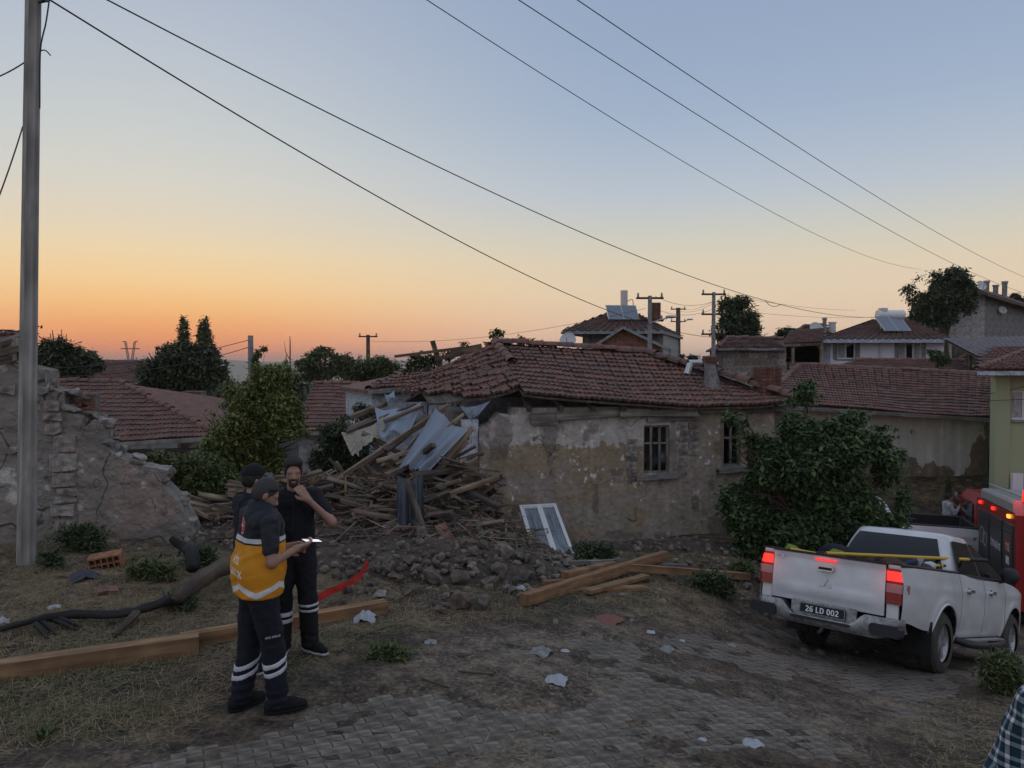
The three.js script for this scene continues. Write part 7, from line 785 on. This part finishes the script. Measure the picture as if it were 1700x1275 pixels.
function handBones(w, dir, nrm, side, curl = 0.4, hold = 0) { // fingers fold towards nrm
  const d = dir.clone().normalize(), n = nrm.clone().sub(d.clone().multiplyScalar(nrm.dot(d))).normalize(), s = d.clone().cross(n).multiplyScalar(side), o = []; const P = (a, b, c) => w.clone().addScaledVector(d, a).addScaledVector(s, b).addScaledVector(n, c); const add = (a, ra, b, rb) => o.push([a.x, a.y, a.z, ra, b.x, b.y, b.z, rb]);
  [0.03, 0.01, -0.01, -0.03].forEach((b, i) => { add(P(0, b * 0.6, 0), 0.017, P(0.088, b, 0), 0.013); let p = P(0.088, b * 1.1, 0), a = curl * 0.7; [0.5, 0.3, 0.22].forEach((q, j) => { const L = [0.072, 0.08, 0.075, 0.058][i] * q * 1.02, e = p.clone().addScaledVector(d, Math.cos(a) * L).addScaledVector(n, Math.sin(a) * L); add(p, 0.0095 - j * 0.0008, e, 0.0088 - j * 0.0008); p = e; a += curl * 1.3; }); });
  const t0 = P(0.02, 0.034, 0.006), t1 = P(0.052, 0.058, 0.014 + hold * 0.012), t2 = P(0.082, 0.06 - hold * 0.012, 0.022 + hold * 0.02); add(t0, 0.015, t1, 0.012); add(t1, 0.0115, t2, 0.0095); return o;
}
const skinM = paint(0.32, 0.18, 0.125, { roughness: 0.6 }), navy = plain(0.0085, 0.01, 0.021, { bumpScale: 0.004 }), black = plain(0.008, 0.008, 0.011, { bumpScale: 0.004 }), reflM = paint(0.55, 0.57, 0.6, { roughness: 0.45 });
function cylUV(g, y0, y1) { const p = g.attributes.position, uv = new Float32Array(p.count * 2); for (let i = 0; i < p.count; i++) { uv[i * 2] = 0.5 - Math.atan2(p.getX(i), -p.getZ(i)) / (2 * Math.PI); uv[i * 2 + 1] = (p.getY(i) - y0) / (y1 - y0); } g.setAttribute('uv', new THREE.BufferAttribute(uv, 2)); return g; }
function figure(s) {
  const h = thing('person', s.label, 'person', s.group, s.pos); h.rotation.y = s.yaw; if (s.size) h.scale.setScalar(s.size); const c = s.cell ?? 0.013, J = { eL: [0.25, 1.14, 0.0], wL: [0.26, 0.9, 0.06], eR: [-0.25, 1.14, 0.0], wR: [-0.26, 0.9, 0.06], aL: [0.1, 0.09, -0.02], aR: [-0.1, 0.09, -0.02], kL: [0.1, 0.5, 0.03], kR: [-0.1, 0.5, 0.03], tL: 0.15, tR: -0.15, pitch: 0, turn: 0, lean: 0, ...s.J }; const fat = s.fat ?? 1;
  const sh = (k) => [k * 0.185, 1.425, -0.01 + J.lean], torso = [[0.07, 1.36, J.lean, 0.105, 0.065, 1.08, 0, 0.1 * fat], [-0.07, 1.36, J.lean, 0.105, -0.065, 1.08, 0, 0.1 * fat], [0.06, 1.1, 0.01, 0.1 * fat, 0.065, 0.95, 0, 0.11], [-0.06, 1.1, 0.01, 0.1 * fat, -0.065, 0.95, 0, 0.11], [-0.15, 1.42, -0.01 + J.lean, 0.065, 0.15, 1.42, -0.01 + J.lean, 0.065], [0, 1.44, -0.015 + J.lean, 0.08, 0, 1.5, J.lean, 0.06], [0, 1.05, 0.03 * fat, 0.1 * fat, 0, 1.2, 0.02, 0.1]];
  const leg = (k) => { const a = k > 0 ? J.aL : J.aR, kn = k > 0 ? J.kL : J.kR; return [[k * 0.085, 0.92, 0, 0.1, ...kn, 0.062], [...kn, 0.06, ...a, 0.042]]; }, arm = (k) => { const e = k > 0 ? J.eL : J.eR, w = k > 0 ? J.wL : J.wR; return [[...sh(k), 0.058, ...e, 0.042], [...e, 0.041, ...w, 0.029]]; };
  const all = [...torso, ...leg(1), ...leg(-1), ...arm(1), ...arm(-1), [0, 1.46, J.lean - 0.005, 0.056, 0, 1.56, J.lean + 0.015, 0.05]]; const box = all.reduce((b, q) => { for (const o of [0, 4]) for (let i = 0; i < 3; i++) { b[0][i] = Math.min(b[0][i], q[o + i] - 0.17); b[1][i] = Math.max(b[1][i], q[o + i] + 0.17); } return b; }, [[9, 9, 9], [-9, -9, -9]]);
  // body: slim under the clothes, with head and hands on grids of their own
  const slim = boneField(all.map((b) => [b[0], b[1], b[2], b[3] - 0.004, b[4], b[5], b[6], b[7] - 0.003])); const parts = [nets(slim, box[0], box[1], c)];
  const HC = V(0, 1.635 + (s.hy ?? 0), J.lean + 0.03), hm = new THREE.Matrix4().makeRotationFromEuler(new THREE.Euler(J.pitch, J.turn, 0, 'YXZ')); hm.setPosition(HC); const hs = 0.93; const hg = (fn, cell = s.cell ? 0.012 : 0.0055, lo = [-0.13, -0.17, -0.16], hi = [0.13, 0.18, 0.16]) => nets(fn, lo, hi, cell).scale(hs, hs, hs).applyMatrix4(hm); parts.push(hg(headField));
  const hand = (k) => { const e = V(...(k > 0 ? J.eL : J.eR)), w = V(...(k > 0 ? J.wL : J.wR)), spec = s.hands?.[k > 0 ? 'L' : 'R'] ?? {}; const dir = spec.dir ? V(...spec.dir) : w.clone().sub(e), n = spec.n ? V(...spec.n) : V(-k, 0, 0.3); const b = handBones(w, dir, n, spec.side ?? k, spec.curl ?? 0.35, spec.hold ?? 0), f = boneField([...b, [...w.toArray(), 0.027, ...w.clone().lerp(e, 0.1).toArray(), 0.03]], 0.012); parts.push(nets(f, [w.x - 0.22, w.y - 0.22, w.z - 0.22], [w.x + 0.22, w.y + 0.22, w.z + 0.22], s.cell ? 0.012 : 0.006)); }; hand(1); hand(-1);
  mesh('body', merge(parts), s.skin ?? skinM, h);
  const wr = (x, y, z) => 0.014 * (vnoise(x * 14 + 9, y * 12 + z * 11) - 0.5) + 0.009 * (vnoise(x * 30 + z * 22 + 4, y * 34 + x * 18) - 0.5) + 0.006 * Math.sin(y * 95 + x * 30 + 5 * z) * sstep(0.26, 0.12, y);
  // trousers
  const legs = boneField([...leg(1), ...leg(-1)].map((b, i) => i % 2 ? [b[0], b[1], b[2], b[3] + 0.026, b[4], b[5] - 0.035, b[6], b[7] + 0.034] : [b[0], b[1], b[2], b[3] + 0.012, b[4], b[5], b[6], b[7] + 0.024]).concat([[0.06, 1.0, 0, 0.112, 0.065, 0.9, 0, 0.112], [-0.06, 1.0, 0, 0.112, -0.065, 0.9, 0, 0.112]]), 0.02); const tr = (x, y, z) => Math.max(legs(x, y, z) + wr(x, y, z), y - 1.02, 0.045 - y);
  const lo = [box[0][0], 0, box[0][2]], hi = [box[1][0], 1.1, box[1][2]]; mesh('trousers', boxUV(nets(tr, lo, hi, c)), s.trousers ?? navy, h);
  if (s.bands) for (const [y, sl, k, th] of s.bands) mesh('reflective_band', nets((x, yy, z) => Math.max(tr(x, yy, z) - 0.004, Math.abs(yy - y - sl * z) - th, -k * x), [lo[0], y - 0.16, lo[2]], [hi[0], y + 0.16, hi[2]], 0.008), reflM, h);
  // shirt
  const slv = s.sleeve ?? 0.75, shirtB = boneField([...torso.map((b) => [b[0], b[1], b[2], b[3] + 0.014, b[4], b[5], b[6], b[7] + 0.016]), ...[1, -1].flatMap((k) => { const a = arm(k); const e = V(a[0][4], a[0][5], a[0][6]), q = V(...sh(k)); if (slv <= 1) { const m = q.clone().lerp(e, slv); return [[q.x, q.y, q.z, 0.074, m.x, m.y, m.z, 0.055]]; } return [[...sh(k), 0.074, ...a[0].slice(4, 7), 0.058], [...a[1].slice(0, 3), 0.056, ...a[1].slice(4, 7), 0.042]]; })], 0.035); const sy0 = s.hem ?? 0.9; const sf = (x, y, z) => Math.max(shirtB(x, y, z) + wr(x, y, z) * 1.3, sy0 - y, -(ell(x, y - 1.53, z - J.lean - 0.025, 0.068, 0.065, 0.08))); let sg = nets(sf, [box[0][0], sy0 - 0.1, box[0][2]], [box[1][0], 1.6, box[1][2]], c); sg = s.shirtUV ? cylUV(sg, ...s.shirtUV) : boxUV(sg); mesh('shirt', sg, s.shirt ?? navy, h);
  if (s.vest) { const vb = boneField(torso.map((b) => [b[0], b[1], b[2], b[3] + 0.034, b[4], b[5], b[6], b[7] + 0.04]).concat([[0.07, 1.0, 0, 0.15, 0.07, 0.92, 0, 0.145], [-0.07, 1.0, 0, 0.15, -0.07, 0.92, 0, 0.145]]), 0.04); const vg = nets((x, y, z) => Math.max(vb(x, y, z) + wr(x, y, z), 0.88 - y, Math.abs(x) - 0.2 - 0.14 * sstep(1.36, 1.22, y), -(ell(x, y - 1.54, z - J.lean - 0.03, 0.08, 0.085, 0.09))), [-0.3, 0.8, -0.35], [0.3, 1.6, 0.35], 0.01); mesh('vest', cylUV(vg, 0.88, 1.5), s.vest, h); }
  if (s.lanyard) mesh('zip', tube([V(0, 1.45, 0.125), V(0, 1.0, 0.15)], 0.006), M.dark, h);
  // shoes
  for (const k of [1, -1]) { const a = k > 0 ? J.aL : J.aR, t = k > 0 ? J.tL : J.tR, dx = Math.sin(t), dz = Math.cos(t), f = boneField([[a[0] - dx * 0.05, 0.05, a[2] - dz * 0.05, 0.05, a[0] + dx * 0.1, 0.045, a[2] + dz * 0.1, 0.05], [a[0] + dx * 0.1, 0.045, a[2] + dz * 0.1, 0.048, a[0] + dx * 0.18, 0.032, a[2] + dz * 0.18, 0.038], [a[0], 0.06, a[2], 0.056, a[0], 0.13, a[2], 0.052]], 0.03); const so = mesh('shoe', nets((x, y, z) => Math.max(f(x, y, z), 0.022 - y), [a[0] - 0.3, -0.02, a[2] - 0.3], [a[0] + 0.3, 0.2, a[2] + 0.3], 0.01), s.shoes ?? black, h); mesh('sole', nets((x, y, z) => Math.max(f(x, Math.max(y, 0.03), z) - 0.004, y - 0.024, 0.0 - y), [a[0] - 0.3, -0.02, a[2] - 0.3], [a[0] + 0.3, 0.06, a[2] + 0.3], 0.01), s.soles ?? black, so); }
  // hair, brows, eyes
  const hairF = (x, y, z) => { const base = smin(ell(x, y - 0.03, z + 0.012, 0.077, 0.1, 0.097), ell(x, y, z + 0.03, 0.074, 0.08, 0.078), 0.02) - (s.hairT ?? 0.008) - 0.006 * (vnoise(x * 90, y * 60 + z * 80) - 0.5) - (s.hairTop ?? 0) * sstep(0.05, 0.12, y) * (0.7 + 0.6 * vnoise(x * 40 + 5, z * 40)); const line = z > 0.02 ? lerp(-0.02, 0.082, sstep(0.03, 0.075, z)) : lerp(-0.06, -0.02, sstep(-0.06, 0.02, z)); return Math.max(base, line - y); };
  if (s.hair !== false) mesh('hair', hg(hairF, s.cell ? 0.012 : 0.006), s.hair ?? paint(0.012, 0.01, 0.009, { roughness: 0.7 }), h);
  if (!s.cell) { const dk = paint(0.012, 0.01, 0.009); for (const k of [-1, 1]) { const e = mesh('eye', new THREE.SphereGeometry(0.0105, 10, 8).translate(k * 0.031, 0.001, 0.077).scale(hs, hs, hs).applyMatrix4(hm), paint(0.06, 0.05, 0.045, { roughness: 0.2 }), h); mesh('eyebrow', tube([V(k * 0.014, 0.024, 0.089), V(k * 0.033, 0.029, 0.085), V(k * 0.05, 0.022, 0.073)], 0.0045, 5).scale(hs, hs, hs).applyMatrix4(hm), s.browM ?? dk, h); } if (s.beard) mesh('beard', hg((x, y, z) => Math.max(headField(x, y, z) - 0.0015 - 0.002 * vnoise(x * 120, y * 120 + z * 60), y + 0.045 - 0.025 * sstep(0.03, 0.07, Math.abs(x)), -(z - 0.02), Math.abs(x) - 0.047, -(ell(x, y + 0.072, z - 0.095, 0.022, 0.01, 0.02))), 0.006), s.beard, h); }
  if (s.cap) { mesh('cap', hg((x, y, z) => Math.max(ell(x, y - 0.03, z + 0.012, 0.077, 0.1, 0.097) - 0.016, 0.05 - y + 0.15 * (z < 0 ? -z * 0.3 : 0)), 0.006), s.cap, h); mesh('cap_visor', grid((u, v) => { const a = lerp(-0.9, 0.9, u), r = lerp(0.1, 0.175, v); return V(Math.sin(a) * r * 0.8, 0.062 - 0.02 * v - 0.03 * Math.abs(Math.sin(a)) * v, Math.cos(a) * r - 0.01); }, 12, 4).scale(hs, hs, hs).applyMatrix4(hm), s.visor, h); }
  h.userData.head = undefined; delete h.userData.head; return { h, hm, hs };
}
const stand = (px, D) => { const x = (px - 850) / FOC * D; return V(x, groundY(x, -D), -D); };
// vest print: navy shoulders, amber body, silver bands, red crest
const vestT = canvasTex(1024, 512, (x, w, h) => {
  x.fillStyle = '#d08a12'; x.fillRect(0, 0, w, h); x.fillStyle = '#10131f'; x.fillRect(0, 0, w, h * 0.34); x.fillStyle = '#c3c6c9'; x.fillRect(0, h * 0.29, w, h * 0.055); x.fillStyle = '#10131f'; x.fillRect(0, h * 0.345, w, h * 0.02);
  x.strokeStyle = '#d3d5d7'; x.lineWidth = h * 0.065; x.lineJoin = 'miter'; x.beginPath(); for (let i = -1; i <= 9; i++) x[i < 0 ? 'moveTo' : 'lineTo']((i + 0.5) * w / 8, h * (i & 1 ? 0.94 : 0.84)); x.stroke();
  x.fillStyle = '#e7e3d8'; x.font = 'bold 62px sans-serif'; x.textAlign = 'center'; x.fillText('ACİL', w * 0.5, h * 0.6); x.fillText('SAĞLIK', w * 0.5, h * 0.75);
  x.fillStyle = '#b02a32'; x.beginPath(); x.ellipse(w * 0.5, h * 0.17, 60, 56, 0, 0, 7); x.fill(); x.strokeStyle = '#e3cfcf'; x.lineWidth = 5; x.beginPath(); x.ellipse(w * 0.5, h * 0.17, 50, 46, 0, 0, 7); x.stroke(); x.fillStyle = '#e8dada'; x.fillRect(w * 0.5 - 5, h * 0.115, 10, 54); x.fillRect(w * 0.5 - 22, h * 0.16, 44, 10);
});
const bandsL = [[0.36, 0.35, 1, 0.019], [0.295, 0.35, 1, 0.019], [0.36, 0.35, -1, 0.019], [0.295, 0.35, -1, 0.019]];
{ // rescuer in the vest, reading a phone
  const pos = stand(425, 5.62); const f = figure({ pos, size: 1.015, hy: -0.03, yaw: Math.PI / 2 + 0.66, label: 'person in amber and navy rescue vest looking down at a phone', group: 'people on the verge', J: { eR: [-0.235, 1.15, 0.02], wR: [-0.13, 1.2, 0.25], eL: [0.25, 1.15, 0.0], wL: [0.06, 1.17, 0.25], pitch: 0.5, turn: -0.25, aR: [-0.11, 0.09, 0.1], kR: [-0.11, 0.5, 0.07], aL: [0.12, 0.09, -0.1], kL: [0.11, 0.5, -0.02], tR: -0.25, tL: 0.3, lean: 0.035 }, hands: { R: { dir: [0.25, 0.05, 1], n: [0.6, 0.7, 0], curl: 0.55, hold: 1 }, L: { curl: 0.5 } }, fat: 1.25, sleeve: 0.68, shirt: plain(0.03, 0.032, 0.04, { bumpScale: 0.004 }), vest: std({ map: vestT, roughness: 0.75 }), bands: bandsL, hair: plain(0.1, 0.096, 0.09, { roughness: 0.8 }), browM: paint(0.05, 0.045, 0.04), hairT: 0.004 });
  const { h, hm, hs } = f; mesh('sunglasses', tube([V(-0.085, 0.05, 0.0), V(-0.07, 0.085, 0.07), V(0, 0.095, 0.094), V(0.07, 0.085, 0.07), V(0.085, 0.05, 0.0)], 0.008, 6).scale(hs, hs, hs).applyMatrix4(hm), M.dark, h);
  const tx = canvasTex(256, 48, (x, w, hh) => { x.fillStyle = '#14161f'; x.fillRect(0, 0, w, hh); x.fillStyle = '#c9ccd2'; x.font = 'bold 34px sans-serif'; x.fillText('ACİL SAĞLIK', 14, 36); }); const lt = mesh('trouser_lettering', grid((u, v) => { const z = lerp(-0.06, 0.08, u); return V(-0.2 + 0.16 * (z - 0.03) * (z - 0.03) * 6, 0.585 + v * 0.028, 0.035 + z); }, 8, 1), std({ map: tx }), h);
  h.updateMatrixWorld(); const ph = thing('phone', 'lit mobile phone held in the vest wearer hand', 'phone', undefined, h.localToWorld(V(-0.085, 1.225, 0.385))); ph.rotation.set(-0.5, h.rotation.y, 0.1, 'YXZ'); mesh('phone_case', cbox(0.075, 0.15, 0.009, 0.008).rotateX(-0.9), M.dark, ph); mesh('phone_screen', new THREE.BoxGeometry(0.066, 0.138, 0.002).translate(0, 0, 0.006).rotateX(-0.9), std({ color: L3(0.2, 0.2, 0.2), emissive: L3(0.9, 0.95, 1), emissiveIntensity: 0.7 }), ph); const pl = new THREE.PointLight(new THREE.Color(0.9, 0.95, 1), 0.012); pl.position.set(0, 0.03, 0.04); pl.name = 'phone_screen_light'; pl.castShadow = true; pl.shadow.radius = 2; ph.add(pl);
}
{ // rescuer facing the street, hand at chin
  figure({ pos: stand(486, 6.82), yaw: 0.22, label: 'person in black uniform holding a hand to the chin', group: 'people on the verge', J: { eL: [0.34, 1.2, 0.16], wL: [0.13, 1.43, 0.21], eR: [-0.26, 1.16, -0.02], wR: [-0.25, 0.9, 0.06], pitch: -0.02, turn: 0.1, aL: [0.14, 0.09, 0.02], kL: [0.12, 0.5, 0.06], aR: [-0.11, 0.09, 0.03], tL: 0.75, tR: -0.1 }, hands: { L: { dir: [-0.55, 0.75, -0.05], n: [-0.6, 0.1, -0.9], curl: 0.55 } }, sleeve: 0.72, hem: 0.84, shirt: black, trousers: black, bands: [[0.37, 0, -1, 0.02], [0.31, 0, -1, 0.02], [0.45, 0, 1, 0.014], [0.4, 0, 1, 0.014]], hairTop: 0.022, hairT: 0.01, beard: plain(0.15, 0.088, 0.062), soles: paint(0.5, 0.5, 0.5), lanyard: true, fat: 0.98 });
}
{ // man in cap behind the vest wearer
  figure({ pos: stand(416, 6.4), yaw: Math.PI / 2 + 0.75, label: 'person in navy shirt and dark cap standing behind the vest wearer', group: 'people on the verge', J: { pitch: -0.02, turn: -0.15 }, sleeve: 0.75, cap: black, visor: plain(0.12, 0.12, 0.12, { side: THREE.DoubleSide }), beard: plain(0.07, 0.042, 0.03), bands: bandsL, soles: paint(0.5, 0.5, 0.5) });
}
{ // shirted back close by
  const plaid = tex(512, (u, v) => { const st = (t, o) => { t = (t + o) % 1; return t < 0.34 ? 0 : t < 0.42 ? 2 : t < 0.62 ? 1 : t < 0.7 ? 2 : t < 0.84 ? 0 : 1; }; const a = st(u * 16, 0.1), b = st(v * 14, 0.3), C = [[18, 52, 66], [205, 205, 210], [10, 26, 44]]; return mulc(mixc(C[a], C[b], ((Math.floor(u * 512) + Math.floor(v * 512)) & 1) ? 0.42 : 0.58), 0.9 + 0.2 * fbm(u * 60, v * 60, 2)); });
  const x = 1.76; figure({ pos: V(x, groundY(x, -2.15), -2.15), yaw: Math.PI - 0.5, label: 'person in teal and white plaid shirt standing close with back turned', J: { eL: [0.28, 1.15, 0.03], wL: [0.24, 0.95, 0.16], eR: [-0.28, 1.15, 0.03], wR: [-0.24, 0.95, 0.16] }, sleeve: 2, shirt: std({ map: plaid, bumpMap: bumpFine, bumpScale: 0.003 }), hem: 0.8, fat: 1.08, trousers: plain(0.03, 0.035, 0.05), cell: 0.014 });
}
// people by the fire engine: walk down each line of sight until a standing person fits
function standHead(px, py, H, d0 = 14) { const r = ray(px, py); for (let t = d0; t < 40; t += 0.1) { const k = t / -r.z, p = V(r.x * k, EYE + r.y * k, -t); if (p.y - groundY(p.x, p.z) <= H) return V(p.x, groundY(p.x, p.z), -t); } return at(px, py + 40, 22); }
for (const [px, py, yaw, lab, shirt, d0] of [[1574, 822, 1.4, 'person in white shirt standing behind the second pickup', plain(0.5, 0.5, 0.52), 18.5], [1592, 818, -1.5, 'person in dark maroon shirt facing the white shirted person', plain(0.06, 0.02, 0.022), 18.8], [1657, 806, 0.3, 'person in dark maroon shirt beyond the fire engine roof', plain(0.06, 0.018, 0.02), 20]]) figure({ pos: standHead(px, py, 1.72, d0), yaw, label: lab, group: 'people by the fire engine', sleeve: shirt.color.r > 0.3 ? 2 : 0.8, shirt, cell: 0.022, J: yaw > 1 ? { eR: [-0.25, 1.2, 0.1], wR: [-0.1, 1.36, 0.26] } : yaw < 0 ? { eL: [0.25, 1.2, 0.1], wL: [0.1, 1.38, 0.24] } : {} });
{ const p = onG(1576, 822); const q = standHead(1575, 782, 1.2, 21); soloAt('dark_post_shape', foliage([[q.x, q.y + 0.6, q.z, 0.16, 0.62, 0.16]], 900, 0.06, darkG, 900, { gap: 0.2, shell: 0.1 }), leafM, 'slim dark post shape made of leaves against the peeling wall', 'sapling'); }  // leaf clump standing in for a dark bin post
scene.add(camera);
scene.fog = new THREE.FogExp2(new THREE.Color(0.9, 0.82, 0.74), 0.00026);   // evening haze over the valley
renderer.render(scene, camera);
